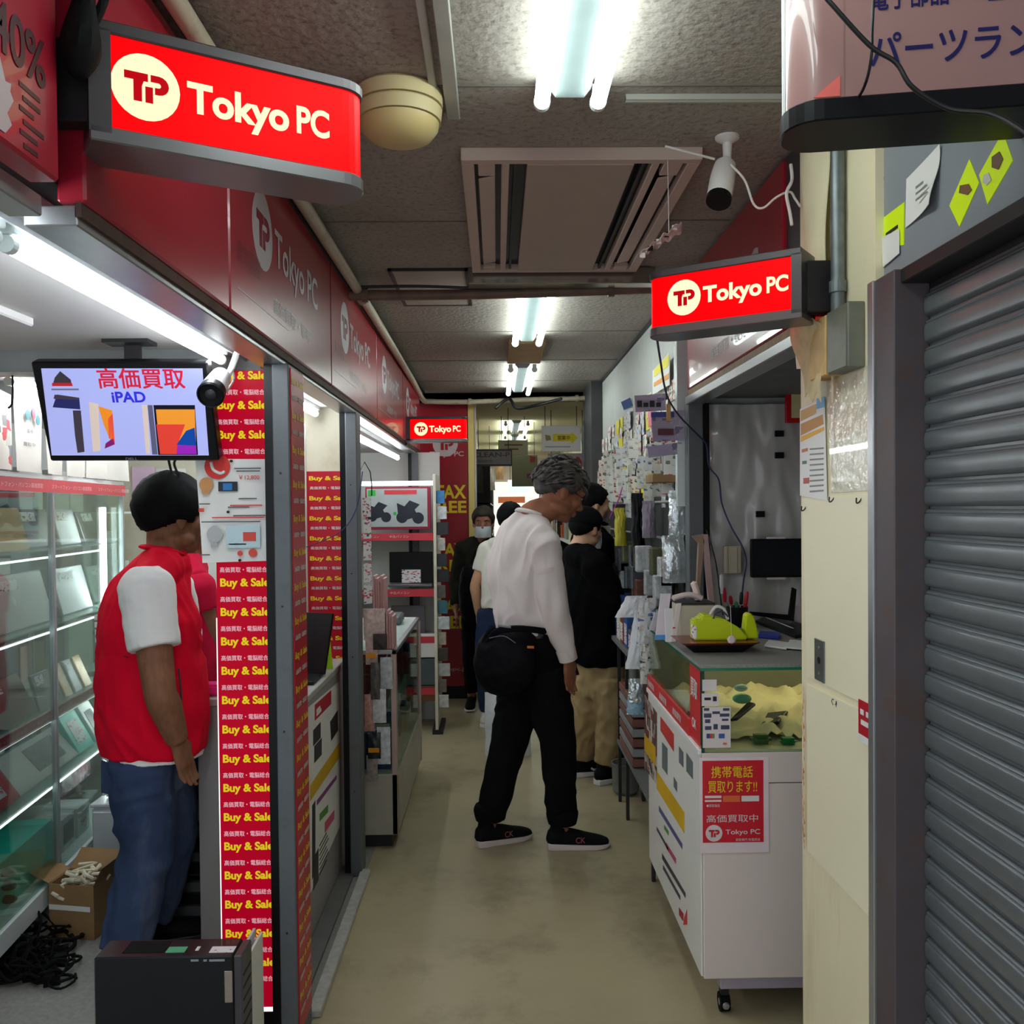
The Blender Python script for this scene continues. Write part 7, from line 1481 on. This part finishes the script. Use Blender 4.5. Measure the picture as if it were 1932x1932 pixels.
def person(label, base, J, S_, skin_m, voxel, hand=True, eyes=True, thin=0.82):
    """J: joint positions; continuous body mesh under the clothes"""
    p = thing('person', label, 'person', base); mb = MB(); lat = (J['sr']-J['sl']).normalized()
    mb.loft([J['pe']-Z_*.03, J['wa'], J['ch'], J['nb']-Z_*.035], [(.135*S_*thin,.10*S_*thin),(.13*S_*thin,.095*S_*thin),(.155*S_*thin,.105*S_*thin),(.075*S_,.06*S_)], ref=lat, seg=20)
    r, f, u = J['H']; hc = J['hc']
    mb.loft([J['nb']-Z_*.05, J['nb']+Z_*.01, hc - u*.085*S_ - f*.018*S_, hc - u*.03*S_ - f*.02*S_], [(.066*S_,.062*S_),(.058*S_,.058*S_),(.055*S_,.058*S_),(.055*S_,.06*S_)], ref=lat, seg=18)
    head_mb(mb, hc, r, f, u, S_*J.get('hs', 1.0))
    for a, b in (('sr','sl'),):
        mb.loft([J['sl'], (J['sl']+J['sr'])/2 - Z_*.02, J['sr']], [.042*S_*thin, .06*S_*thin, .042*S_*thin], seg=14)
    for q in 'rl':
        s_, e_, w_ = J['s'+q], J['e'+q], J['w'+q]; bulk = J.get('arm', 1.0)
        mb.loft([s_, (s_+e_)/2, e_, e_*.7+w_*.3, w_], [.047*S_*bulk, .043*S_*bulk, .037*S_*bulk, .038*S_*bulk, .027*S_*bulk], seg=14)
        if hand and J.get('hd'+q): d, n, t, cu = J['hd'+q]; hand_mb(mb, w_, d, n, t, S_*1.0, cu)
        h_, k_, a_ = J['h'+q], J['k'+q], J['a'+q]
        mb.loft([h_, (h_+k_)/2, k_, k_*.65+a_*.35, a_], [.078*S_*thin, .068*S_*thin, .052*S_*thin, .050*S_*thin, .036*S_], seg=14)
        td = V((J['t'+q][0], J['t'+q][1], 0)).normalized(); mb.loft([a_+Z_*.01, a_-Z_*.025, a_+td*.03*S_-Z_*.05, a_+td*.07*S_-Z_*.062], [.030*S_, .030*S_, .024*S_, .012*S_], seg=10)
    body = remeshed('body', mb, skin_m, p, voxel, 3)
    if eyes:
        s = S_*J.get('hs', 1.0)
        for q in (-1, 1):
            c = hc + (r*q*.031 + f*.0815 + u*.004)*s; M = MAT3(r, f, u)
            e = obj('eye', MB().ell(c, .0105*s, .0085*s, .0055*s, M, 12, 8), mat('eye_white', (220,214,206), 0.2, var=0), p, smooth=True)
            obj('iris', MB().ell(c+f*.0055*s, .0045*s, .004*s, .0045*s, M, 10, 6), mat('iris_dark', (24,16,12), 0.15, var=0), e, smooth=True)
            obj('eyebrow', MB().loft([hc+(r*q*.016+f*.095+u*.022)*s, hc+(r*q*.032+f*.092+u*.028)*s, hc+(r*q*.048+f*.080+u*.022)*s], [.0022*s,.0032*s,.0018*s], seg=6), J.get('brow', M_ink), p, smooth=True)
    return p, body
def sleeve(mb, s_, e_, w_, r0, r1, r2, end=1.0):
    t0 = s_ + (s_-e_).normalized()*r0*.55 + Z_*.004
    if end <= 1.0: x = s_ + (e_-s_)*end; mb.loft([t0, s_, s_*.5+x*.5, x], [r0*.55, r0, (r0+r1)/2, r1], seg=18, round_ends=False)
    else: x = e_ + (w_-e_)*(end-1); mb.loft([t0, s_, (s_+e_)/2, e_, (e_+x)/2, x], [r0*.55, r0, (r0+r1)/2, r1, (r1+r2)/2, r2], seg=18, round_ends=False)
def trousers(J, S_, rt, rk, ra, bottom=0.97, waist=(.165,.125), top=0.0):
    mb = MB(); lat = (J['hr']-J['hl']).normalized()
    mb.loft([J['wa']*(1-top)+J['pe']*top, J['pe'], (J['hr']+J['hl'])/2 - Z_*.07], [(waist[0]*.95, waist[1]*.95), waist, (waist[0]*.85, waist[1]*.85)], ref=lat, seg=24, round_ends=False)
    for q in 'rl':
        h_, k_, a_ = J['h'+q], J['k'+q], J['a'+q]; e_ = k_ + (a_-k_)*bottom
        mb.loft([h_+Z_*.03, h_*.45+k_*.55, k_, k_*.5+e_*.5, e_], [rt, (rt+rk)/2+.004, rk, (rk+ra)/2, ra], seg=20, round_ends=False)
    return mb

# --- the grey haired man in the white shirt (middle of the corridor)
def q4_(Y0): return lambda px, py, dy=0.0: aty(px, py, Y0+dy)
q = q4_(4.12); fw = (.87, .49)
r_, f_, u_ = frame((.93, .30), 0.42)
J = dict(nb=q(1003,975), ch=q(986,1062), wa=q(998,1178), pe=q(1004,1238), sr=q(1024,1022,-.135), sl=q(980,1015,.145), er=q(1043,1140,-.16), wr=q(1072,1243,-.12), el=q(1010,1130,.20), wl=q(1030,1225,.20),
         hr=q(1026,1275,-.07), hl=q(988,1275,.07), kr=q(1052,1400,-.08), kl=q(958,1408,.04), ar=q(1061,1560,-.07), al=q(924,1562,-.01), tr=(1,.06), tl=(.88,.42), H=(r_, f_, u_), hc=q(1057,928), hs=1.07,
         hdr=((.10,.10,-1), (-.75,.6,0), (.65,.75,.1), .42), hdl=((.1,.1,-1), (.6,-.6,0), (.6,.6,0), .4), brow=mat('grey_brow', (70,66,64), 0.8))
for k_ in ('ar', 'al'): J[k_].z = 0.105
M_skin1 = skin('skin_tan', (150,98,72))
man, body = person('grey haired man with glasses, white shirt and black trousers in mid corridor', (J['pe'].x, J['pe'].y, 0), J, 1.02, M_skin1, 0.0052)
lat = V((fw[1], -fw[0], 0)).normalized()
mb = MB(); mb.loft([J['wa']-Z_*.035, q(994,1150), q(986,1095), J['ch']-Z_*.0, q(992,1010), J['nb']+Z_*.0], [(.160,.122),(.168,.130),(.180,.130),(.186,.126),(.165,.10),(.070,.066)], ref=lat, seg=26, round_ends=False)
mb.loft([J['sl'], q(1000,998,0)-Z_*0.0, J['sr']], [.062,.075,.062], seg=16)
sleeve(mb, J['sr'], J['er'], J['wr'], .070, .058, .040, 1.97); sleeve(mb, J['sl'], J['el'], J['wl'], .068, .056, .042, 1.95)
M_shirt = mat('white_cotton', (226,216,214), 0.8, spec=.1, var=0.03, scale=6, bump=0.12, bscale=60)
remeshed('shirt', mb, M_shirt, man, 0.0065, 3, (0.0165, 8, 3.6, 2))
cl = MB(); nb = J['nb']+Z_*.012
cl.loft([nb+lat*-.058-V((.0,0,.0)), nb-V((fw[0],fw[1],0))*.062+Z_*.02, nb+lat*.058, nb+V((fw[0],fw[1],0))*.058-Z_*.03, nb+V((fw[0],fw[1],0))*.07-Z_*.06], [(.010,.022)]*5, ref=Z_, seg=10); obj('collar', cl, M_shirt, man, smooth=True)
for q_, r_b in ((.46, .0655),):
    e_ = J['sr']*(1-q_)+J['er']*q_; d_ = (J['er']-J['sr']).normalized(); obj('sleeve_band', MB().cyl(e_-d_*.010, e_+d_*.010, r_b+.003, 28, r_b), M_shirt, man, smooth=True)
cf = MB(); dd = (J['wr']-J['er']).normalized(); cf.cyl(J['wr']-dd*.045, J['wr']+dd*.004, .044, 20, .041); obj('cuff', cf, M_shirt, man, smooth=True)
M_blktr = mat('black_trouser', (15,15,17), 0.85, spec=.1, var=0.15, scale=10)
tr_ = remeshed('trousers', trousers(J, 1, .098, .080, .064, .93, (.162,.128)), M_blktr, man, 0.0075, 3, (0.009, 11, 7, 5))
for k_ in 'rl':
    a_ = J['a'+k_]; obj('trouser_cuff', MB().loft([a_+Z_*.075, a_+Z_*.055, a_+Z_*.03, a_+Z_*.008], [.064,.071,.068,.062], seg=22, round_ends=False), M_blktr, tr_, smooth=True)
obj('belt', MB().loft([J['wa']-Z_*.012, J['wa']-Z_*.042], [(.163,.126),(.165,.128)], ref=lat, seg=28, sub=1, round_ends=False), mat('belt_leather', (20,18,18), 0.4), man, smooth=True)
M_shoeb = mat('black_mesh_shoe', (20,20,22), 0.7, spec=.1, var=.2, scale=60); M_solew = mat('pinkish_white_sole', (214,200,198), 0.5)
for k_ in 'rl':
    s_o, P_ = shoe(man, 'shoe', J['a'+k_], J['t'+k_], 1.0, M_shoeb, M_solew)
    m = MB(); addtext(m, 'CK', P_(.115,.036,.0445), V((J['t'+k_][0], J['t'+k_][1], 0)), Z_, width=.042, height=.026, bold=.01); obj('emblem', m, mat('shoe_mark', (150,80,84), 0.6), s_o)
# hair: wavy grey
hr_, hf_, hu_ = J['H']; hs = 1.02*1.07
M_hair = mat('wavy_grey_hair', (70,66,64), 0.7, var=.75, scale=30)
hb = hair_mb(J['hc'], hr_, hf_, hu_, hs, front=.064, side=-.012, back=-.062, vol=.016, bumps=.010, seed=3, freq=30)
rh = random.Random(3)
for k in range(230):
    th = rh.uniform(0, 1.75); ph = rh.uniform(0, 2*PI); d = V((math.sin(th)*math.cos(ph), math.sin(th)*math.sin(ph), math.cos(th)))
    zl = .05 if d.y > .55 else (-.0 if d.y > -.2 else -.05)
    p = V((d.x*.090, d.y*.112-.012, d.z*.104+.030))
    if p.z < zl: continue
    tg = V((rh.uniform(-.6,.6), -.9 if d.y < .4 else .9, -.5)); tg = (tg - d*tg.dot(d)).normalized(); ln = rh.uniform(.035, .060)
    pts = [p - d*.006, p + tg*ln*.5 + d*rh.uniform(.003,.011), p + tg*ln + d*rh.uniform(-.004,.008)]
    hb.loft([J['hc'] + (hr_*a.x + hf_*a.y + hu_*a.z)*hs for a in pts], [.006,.0065,.0018], seg=6, sub=3)
obj('hair', hb, M_hair, man, smooth=True, ang=80)
L = lambda a, b, d: J['hc'] + (hr_*a + hf_*b + hu_*d)*hs
g = MB()
for s in (-1, 1):
    ring = [L(s*.033+.021*math.cos(t*PI/6), .098-.004*abs(math.cos(t*PI/6)), .001+.015*math.sin(t*PI/6)) for t in range(13)]; g.tube(ring, .0013, 6, 2); g.tube([L(s*.054,.094,.004), L(s*.074,.05,.006), L(s*.080,.0,.004)], .0016, 6, 3)
g.tube([L(-.012,.099,.003), L(0,.101,.006), L(.012,.099,.003)], .0013, 6, 2)
gl = obj('glasses', g, mat('dark_frame', (36,24,22), 0.3), man, smooth=True)
for s in (-1, 1): obj('lens', MB().prism([L(s*.033+.020*math.cos(t*PI/6), .0985, .001+.014*math.sin(t*PI/6)) for t in range(12)], hf_*.0008), M_glass, gl)
# shoulder bag
bgt = thing('shoulder_bag', 'black waist bag with small orange tag resting on the hip of the grey haired man', 'bag', q(960,1310,-.2))
c_ = q(952,1245,-.15); M_bagb = mat('black_nylon', (17,16,20), 0.6, spec=.1, var=.15, scale=14, bump=.2, bscale=40)
mb = MB(); mb.loft([c_+V((-.0,0,.105)), c_+V((-.005,0,.05)), c_+V((.0,0,-.03)), c_+V((.02,0,-.10)), c_+V((.03,0,-.135))], [(.085,.045),(.125,.068),(.140,.075),(.118,.066),(.07,.04)], ref=V((.93,-.37,0)), seg=22)
mb.loft([c_+V((.02,-.0,.075)), c_+V((.09,.02,.05)), c_+V((.13,.04,-.0))], [(.05,.05),(.055,.09),(.03,.07)], ref=V((.3,-.9,0)), seg=16)
remeshed('bag_body', mb, M_bagb, bgt, 0.008, 3, (0.006, 12, 10, 8))
obj('strap', MB().loft([q(920,1215,-.17), q(936,1192,-.20), q(975,1186,-.21), q(1020,1190,-.17), q(1050,1196,-.08)], [(.006,.014)]*5, ref=V((0,1,0)), seg=8), M_bagb, bgt, smooth=True)
obj('strap', MB().loft([q(912,1215,-.16), q(922,1192,-.17), q(934,1186,-.17)], [(.004,.010)]*3, ref=V((0,1,0)), seg=8), M_bagb, bgt, smooth=True)
a = q(952,1182,-.222); obj('buckle', MB().obox(a, V((.028,0,-.004)), V((0,.004,0)), V((.001,0,.005))), M_dgrey, bgt, bevel=.002)
a = q(1001,1221,-.235); obj('orange_tag', MB().obox(a, V((.014,-.004,0)), V((0,.002,0)), V((0,0,.005))), mat('orange_leather', (206,110,50), 0.5), bgt)
a = q(950,1200,-.232); obj('zip', MB().loft([a+V((-.06,.01,-.01)), a+V((0,0,.0)), a+V((.05,0,-.03))], [.0022]*3, seg=6), M_dgrey, bgt, smooth=True)

# --- staff member in the red vest, seen from behind at the left
q = q4_(3.08); fw = (.72, .69); lat = V((fw[1], -fw[0], 0)).normalized(); r_, f_, u_ = frame((.72,.69), 0.12)
J = dict(nb=q(312,1042,.0), ch=q(284,1140), wa=q(288,1340), pe=q(285,1410), sr=q(276,1105,-.15), sl=q(322,1105,.20), er=q(302,1305,-.22), wr=q(334,1395,-.155), el=q(355,1290,.26), wl=q(372,1350,.20),
         hr=q(270,1445,-.08), hl=q(303,1440,.10), kr=q(275,1595,-.06), kl=q(322,1590,.14), ar=q(236,1795,-.10), al=q(286,1765,.12), tr=(.5,.86), tl=(.9,.4), H=(r_, f_, u_), hc=q(327,974,.03), hs=1.06,
         hdr=((.25,.15,-.95), (-.7,.3,0), (.3,.9,.2), .35), hdl=((.4,-.2,-.8), (.2,-.6,0), (.6,.3,0), .5), arm=1.28)
J['ar'].z = .10; J['al'].z = .10
M_skin2 = mat('skin_brown_hairy', (128,86,62), 0.55, var=0.16, scale=70, spec=0.3, stretch=(1,1,.35))
stf, body = person('shop worker in red vest and blue jeans standing with hand by pocket', (J['pe'].x, J['pe'].y, 0), J, 1.03, M_skin2, 0.0055, eyes=True)
M_vest = mat('red_vest_cloth', (222,10,44), 0.75, spec=.1, var=0.06, scale=8); M_tee = mat('white_tee', (230,228,226), 0.85, spec=.1, var=0.02)
mb = MB(); mb.loft([J['wa']-Z_*.128, J['wa']-Z_*.07, J['wa']+Z_*.02, q(284,1235), J['ch'], J['nb']-Z_*.02], [(.188,.158),(.196,.166),(.198,.172),(.192,.160),(.186,.140),(.072,.07)], ref=lat, seg=28, round_ends=False)
mb.loft([J['sl'], J['nb']-Z_*.045, J['sr']], [.055,.075,.055], seg=16)
remeshed('vest', mb, M_vest, stf, 0.0065, 3, (0.009, 8, 6, 9))
mb = MB(); sleeve(mb, J['sr']+Z_*.005, J['er'], J['wr'], .083, .080, .05, .60); sleeve(mb, J['sl'], J['el'], J['wl'], .078, .076, .05, .60)
mb.loft([J['wa']-Z_*.143, J['wa']-Z_*.05, J['ch'], J['nb']-Z_*.0], [(.186,.156),(.165,.135),(.150,.105),(.056,.052)], ref=lat, seg=26, round_ends=False)
remeshed('t_shirt', mb, M_tee, stf, 0.0065, 3, (0.005, 10, 14, 4))
obj('collar', MB().loft([J['nb']-lat*.062+Z_*.004, J['nb']-V((fw[0],fw[1],0))*.07+Z_*.022, J['nb']+lat*.062+Z_*.004, J['nb']+V((fw[0],fw[1],0))*.066-Z_*.02], [(.008,.020)]*4, ref=Z_, seg=10), M_vest, stf, smooth=True)
m = MB(); 
for k in range(6): a = q(183+k*.8, 1165+14*k, -.0); m.obox(a + V((-.002,-.0,0)), V((.006,-.004,0)), V((.002,.003,0)), Z_*.008)
obj('lettering', m, M_white, stf)
obj('seam', MB().tube([q(182,1228,.10), q(205,1232,-.10), q(240,1240,-.185)], .0025, 6), mat('dark_red_seam', (150,8,30), 0.7), stf, smooth=True)
obj('pocket_zip', MB().tube([q(337,1262,-.165), q(341,1300,-.17), q(342,1330,-.168)], .003, 6), M_ink, stf, smooth=True)
M_jean = mat('blue_denim', (58,72,102), 0.85, spec=.1, var=0.30, scale=4, bump=0.15, bscale=250, dirt=((104,114,132), 5, .75), stretch=(1,1,.35))
jn = remeshed('jeans', trousers(J, 1, .100, .086, .074, 1.0, (.152,.128), .7), M_jean, stf, 0.0075, 3, (0.011, 9, 9, 6))
obj('pocket', MB().sheet(lambda u, v: q(198+44*u, 1490-60*v+10*u, -.115+.05*(1-u)) - V((0,.030,0)), 4, 4, .002), M_jean, jn)
M_hairb = mat('black_hair', (5,5,6), 0.75, var=.5, scale=60, spec=.2)
obj('hair', hair_mb(J['hc'], r_, f_, u_, 1.03*1.06, front=.05, side=-.03, back=-.078, vol=.018, bumps=.003, seed=8, freq=60), M_hairb, stf, smooth=True, ang=80)
for k_ in 'rl': shoe(stf, 'shoe', J['a'+k_], J['t'+k_], 1.0, M_shoeb, M_dark)

# --- second staff member behind, facing the counter
q = q4_(3.66); fw = (.8,.6); lat = V((fw[1], -fw[0], 0)).normalized(); r_, f_, u_ = frame((.9,.4), 0.2)
J = dict(nb=q(352,1052), ch=q(350,1130), wa=q(350,1290), pe=q(350,1350), sr=q(372,1100,-.12), sl=q(335,1095,.14), er=q(392,1188,-.08), wr=q(403,1252,.0), el=q(352,1190,.18), wl=q(395,1260,.16),
         hr=q(358,1385,-.06), hl=q(340,1385,.09), kr=q(352,1520,-.06), kl=q(338,1520,.08), ar=q(350,1680,-.04), al=q(336,1670,.10), tr=(.8,.6), tl=(.8,.6), H=(r_, f_, u_), hc=q(362,985), hdr=((.5,.2,-.35), (0,.2,-1), (.1,-.9,.1), .5), hdl=((.7,-.2,-.35), (0,.1,-1), (.2,-.9,.1), .5), arm=1.1)
J['ar'].z = .10; J['al'].z = .10
st2, body = person('second shop worker in a red vest behind the first, leaning on the grey counter', (J['pe'].x, J['pe'].y, 0), J, .98, skin('skin_brown2', (140,96,74)), 0.009)
mb = MB(); mb.loft([J['wa']-Z_*.10, J['wa'], q(350,1210), J['ch'], J['nb']-Z_*.02], [(.165,.125),(.17,.13),(.17,.13),(.17,.115),(.07,.06)], ref=lat, seg=22, round_ends=False); mb.loft([J['sl'], J['nb']-Z_*.04, J['sr']], [.05,.07,.05], seg=14)
v2 = remeshed('vest', mb, mat('red_vest_cloth2', (206,28,64), 0.75, spec=.1, var=0.06), st2, 0.009, 3, (0.008, 9, 7, 19))
mb = MB(); sleeve(mb, J['sr'], J['er'], J['wr'], .066, .062, .05, .55); sleeve(mb, J['sl'], J['el'], J['wl'], .066, .062, .05, .55); remeshed('sleeves', mb, mat('red_vest_cloth2', (206,28,64)), st2, 0.009, 3)['kind'] = 'stuff'
m = MB(); 
for k, ln in enumerate((.018,.010,.014)): a = q(356+8*k, 1098+4*k, -.165); m.obox(a, V((ln*.3,0,0)), V((0,.001,0)), Z_*.006)
obj('lettering', m, M_white, st2)
remeshed('jeans', trousers(J, 1, .088, .072, .062, 1.0, (.140,.105), .5), mat('dark_denim', (34,44,66), 0.85, spec=.1, var=.2), st2, 0.010, 3)
obj('hair', hair_mb(J['hc'], r_, f_, u_, .98, seed=4, vol=.014, bumps=.003), M_hairb, st2, smooth=True, ang=80)
for k_ in 'rl': shoe(st2, 'shoe', J['a'+k_], J['t'+k_], .95, M_shoeb, M_dark)

# --- shopper in black sweatshirt, black cap and beige trousers
q = q4_(5.05); fw = (.62,.78); lat = V((fw[1], -fw[0], 0)).normalized(); r_, f_, u_ = frame((.72,.70), 0.12)
J = dict(nb=q(1092,1036), ch=q(1112,1105), wa=q(1130,1215), pe=q(1134,1262), sr=q(1122,1062,-.13), sl=q(1085,1062,.15), er=q(1158,1140,-.14), wr=q(1168,1180,.10), el=q(1100,1150,.22), wl=q(1150,1180,.32),
         hr=q(1150,1290,-.05), hl=q(1112,1290,.06), kr=q(1155,1368,-.05), kl=q(1104,1368,.06), ar=q(1142,1455,-.04), al=q(1100,1448,.10), tr=(.80,.60), tl=(.92,.38), H=(r_, f_, u_), hc=q(1106,998), hs=.98,
         hdr=((.1,.9,-.1), (0,0,-1), (-.9,.1,.1), .6), hdl=((.3,.8,-.1), (0,0,-1), (.9,-.2,.1), .6))
J['ar'].z = .10; J['al'].z = .10
cp_, body = person('young shopper with black cap, face mask, black sweatshirt and beige trousers at the right wall', (J['pe'].x, J['pe'].y, 0), J, .96, skin('skin_light', (214,168,140)), 0.008)
M_swt = mat('black_sweatshirt', (8,8,10), 0.9, spec=.1, var=.1, scale=12)
mb = MB(); mb.loft([J['wa']-Z_*.11, J['wa']-Z_*.03, q(1122,1165), J['ch'], J['nb']+Z_*.0], [(.160,.125),(.175,.14),(.178,.142),(.180,.13),(.066,.062)], ref=lat, seg=24, round_ends=False); mb.loft([J['sl'], J['nb']-Z_*.03, J['sr']], [.062,.075,.066], seg=14)
sleeve(mb, J['sr'], J['er'], J['wr'], .082, .070, .045, 1.9); sleeve(mb, J['sl'], J['el'], J['wl'], .075, .066, .045, 1.9)
remeshed('sweatshirt', mb, M_swt, cp_, 0.009, 3, (0.010, 8, 7, 12))
M_beige = mat('beige_chino', (166,142,104), 0.85, spec=.1, var=.07, scale=8)
tr2 = remeshed('trousers', trousers(J, 1, .092, .080, .066, .96, (.140,.108), .5), M_beige, cp_, 0.008, 3, (0.013, 12, 9, 14))
for k_ in 'rl':
    s_o, P_ = shoe(cp_, 'shoe', J['a'+k_], J['t'+k_], 1.0, M_shoeb, mat('white_sole', (222,218,222), 0.5))
    t_ = V((J['t'+k_][0], J['t'+k_][1], 0)).normalized(); poly_ = [(.0,.012),(.018,.0),(.070,.022),(.022,.010),(.004,.020)]
    m = MB(); m.prism([P_(.085+x*1.1, .034+z*1.1, .047) for x, z in poly_], V((t_.y, -t_.x, 0))*.002); obj('emblem', m, M_white, s_o)
obj('hair', hair_mb(J['hc'], r_, f_, u_, .96*.98, front=.05, side=-.028, back=-.070, vol=.010, bumps=.004, seed=9), M_hairb, cp_, smooth=True, ang=80)
M_cap = mat('black_cap_cloth', (14,16,18), 0.85, spec=.1); s = .96*.98
cm_ = MB(); Lc = lambda a, b, d: J['hc'] + (r_*a + f_*b + u_*d)*s; vs, fs = [], []
for i in range(9):
    th = PI/2*i/8
    for k in range(28): ph = 2*PI*k/28; vs.append(Lc(.094*math.sin(th)*math.cos(ph), -.012+.114*math.sin(th)*math.sin(ph), .045+.088*math.cos(th)))
for i in range(8):
    for k in range(28): fs.append((i*28+k, (i+1)*28+k, (i+1)*28+(k+1) % 28, i*28+(k+1) % 28))
cm_.add(vs, fs); cm_.prism([vs[8*28+k] - u_*.012 for k in range(28)], u_*.014)
cap = obj('cap', cm_, M_cap, cp_, smooth=True)
obj('brim', MB().prism([Lc(-.07,.075,.048), Lc(-.06,.13,.040), Lc(-.025,.158,.034), Lc(.025,.158,.034), Lc(.06,.13,.040), Lc(.07,.075,.048)], u_*.004), M_cap, cap, bevel=.001)
M_mask = mat('white_mask', (216,224,232), 0.7)
def face_mask(parent, J, s):
    r, f, u = J['H']; Lm = lambda a, b, d: J['hc'] + (r*a + f*b + u*d)*s
    def fn(a, b):
        x = -.062+.124*a; e = 1-(x/.070)**2; z = -.105+.085*b; return Lm(x, .030+.090*max(0, e)**.6*(1-.25*abs(b-.45)), z)
    mk = obj('face_mask', MB().sheet(fn, 12, 6, .002), M_mask, parent, smooth=True)
    for q_ in (-1, 1): obj('ear_loop', MB().tube([Lm(q_*.062,.045,-.03), Lm(q_*.078,.01,-.01), Lm(q_*.080,-.01,-.005)], .0012, 5), M_mask, mk)
face_mask(cp_, J, .96*.98)

# --- person in a white t-shirt half hidden behind the grey haired man
def simple(label, Y0, cx, feet, head_px, fdir, H_s, cols, skinm, seed, arm_px=None, mask=False, tshirt=True, hair_m=M_hairb, eyes=True, lean=0):
    q = q4_(Y0); fd = V((fdir[0], fdir[1], 0)).normalized(); lat = V((fd.y, -fd.x, 0)); s = H_s; r, f, u = frame(fdir, .08)
    hc = aty(head_px[0], head_px[1], Y0); base = V((aty(cx, feet, Y0).x, Y0, 0)); H = hc.z + .12*s; k = H/1.70
    P_ = lambda z, x=0: V((base.x + (hc.x-base.x)*(z/hc.z)**1.5, Y0, z)) + lat*x
    nb = P_(1.42*k); ch = P_(1.25*k); wa = P_(1.02*k); pe = P_(.93*k)
    J = dict(nb=nb, ch=ch, wa=wa, pe=pe, sr=P_(1.36*k, .16*k), sl=P_(1.36*k, -.16*k), er=P_(1.08*k, .215*k)-fd*.03, el=P_(1.08*k, -.215*k)-fd*.03, wr=P_(.86*k, .21*k)+fd*.05, wl=P_(.86*k, -.21*k)+fd*.05,
             hr=P_(.86*k, .08*k), hl=P_(.86*k, -.08*k), kr=P_(.48*k, .085*k)+fd*.02, kl=P_(.48*k, -.085*k), ar=P_(.10, .085*k)-fd*.03, al=P_(.10, -.085*k)+fd*.08, tr=fdir, tl=fdir, H=(r, f, u), hc=hc, hs=1.0,
             hdr=((0,0,-1)+fd*.1 if False else (fd.x*.15, fd.y*.15, -1), -lat, fd, .4), hdl=((fd.x*.15, fd.y*.15, -1), lat, fd, .4))
    p, b = person(label, base, J, s*.98, skinm, 0.010, eyes=eyes)
    mb = MB(); mb.loft([wa-Z_*.10*k, wa, ch, nb+Z_*.0], [(.158*k,.118*k),(.155*k,.118*k),(.172*k,.120*k),(.064*k,.06*k)], ref=lat, seg=20, round_ends=False); mb.loft([J['sl'], nb-Z_*.03, J['sr']], [.055,.07,.055], seg=12)
    for e in 'rl': sleeve(mb, J['s'+e], J['e'+e], J['w'+e], .066, .058, .045, .62 if tshirt else 1.92)
    remeshed('shirt' if tshirt else 'jacket', mb, cols[0], p, 0.010, 3, (0.008, 9, 8, seed))
    remeshed('trousers', trousers(J, 1, .090*k, .070*k, .060*k, .95, (.134*k,.100*k), .45), cols[1], p, 0.011, 3, (0.007, 9, 8, seed+3))
    obj('hair', hair_mb(hc, r, f, u, s*.98, seed=seed, vol=.012, bumps=.004), hair_m, p, smooth=True, ang=80)
    for e in 'rl': shoe(p, 'shoe', J['a'+e], J['t'+e], .95, cols[2], mat('white_sole', (222,218,222)))
    if mask: face_mask(p, J, s*.98)
    return p, J
M_navyj = mat('navy_jeans', (40,52,78), 0.85, spec=.1, var=.15); M_wshoe = mat('white_shoe', (222,218,214), 0.6)
pe_, Je = simple('shopper in a white t-shirt and dark blue jeans mostly hidden behind the grey haired man', 6.25, 926, 1366, (964, 982), (.5,.86), 1.0, (mat('cream_tee', (226,224,214), 0.85, spec=.1), M_navyj, M_wshoe), skin('skin_fair', (206,158,124)), 21)
pf_, Jf = simple('older man in a white face mask and dark jacket facing the camera in the distance', 6.95, 908, 1338, (912, 986), (-.05,-1), 1.0, (mat('dark_olive_jacket', (44,44,38), 0.85, spec=.1, var=.2), mat('black_trouser', (26,25,28)), M_shoeb), skin('skin_ruddy', (164,112,90)), 27, mask=True, tshirt=False, hair_m=mat('dark_brown_hair', (52,42,36), 0.7, var=.3, scale=50))
pg_, Jg = simple('dark haired person standing just beyond the shopper in the black cap', 5.50, 1110, 1420, (1119, 952), (.95,.3), 1.0, (mat('black_sweatshirt', (16,16,18)), mat('black_trouser', (26,25,28)), M_shoeb), skin('skin_light', (214,168,140)), 33, tshirt=False)
# bags carried in the distance
bk = thing('backpack', 'black backpack hanging from the shoulder of the masked older man', 'bag', aty(884,1175,6.75))
mb = MB(); c_ = aty(886,1120,6.78); mb.loft([c_+Z_*.20, c_+Z_*.10, c_-Z_*.08, c_-Z_*.19], [(.05,.04),(.075,.06),(.08,.065),(.05,.045)], seg=16); remeshed('bag_body', mb, M_bagb, bk, 0.012, 3, (.006, 10, 9, 3))
obj('strap', MB().loft([c_+Z_*.17, c_+V((.03,.05,.28)), c_+V((.06,.15,.33))], [(.004,.015)]*3, seg=6), M_bagb, bk, smooth=True)
sb = bagx('white plastic carrier bag showing between the legs of the grey haired man', 916, 1305, 1004, 1452, 5.6, M_bagw, seed=50, th=.06, name='carrier_bag')
sb2 = None
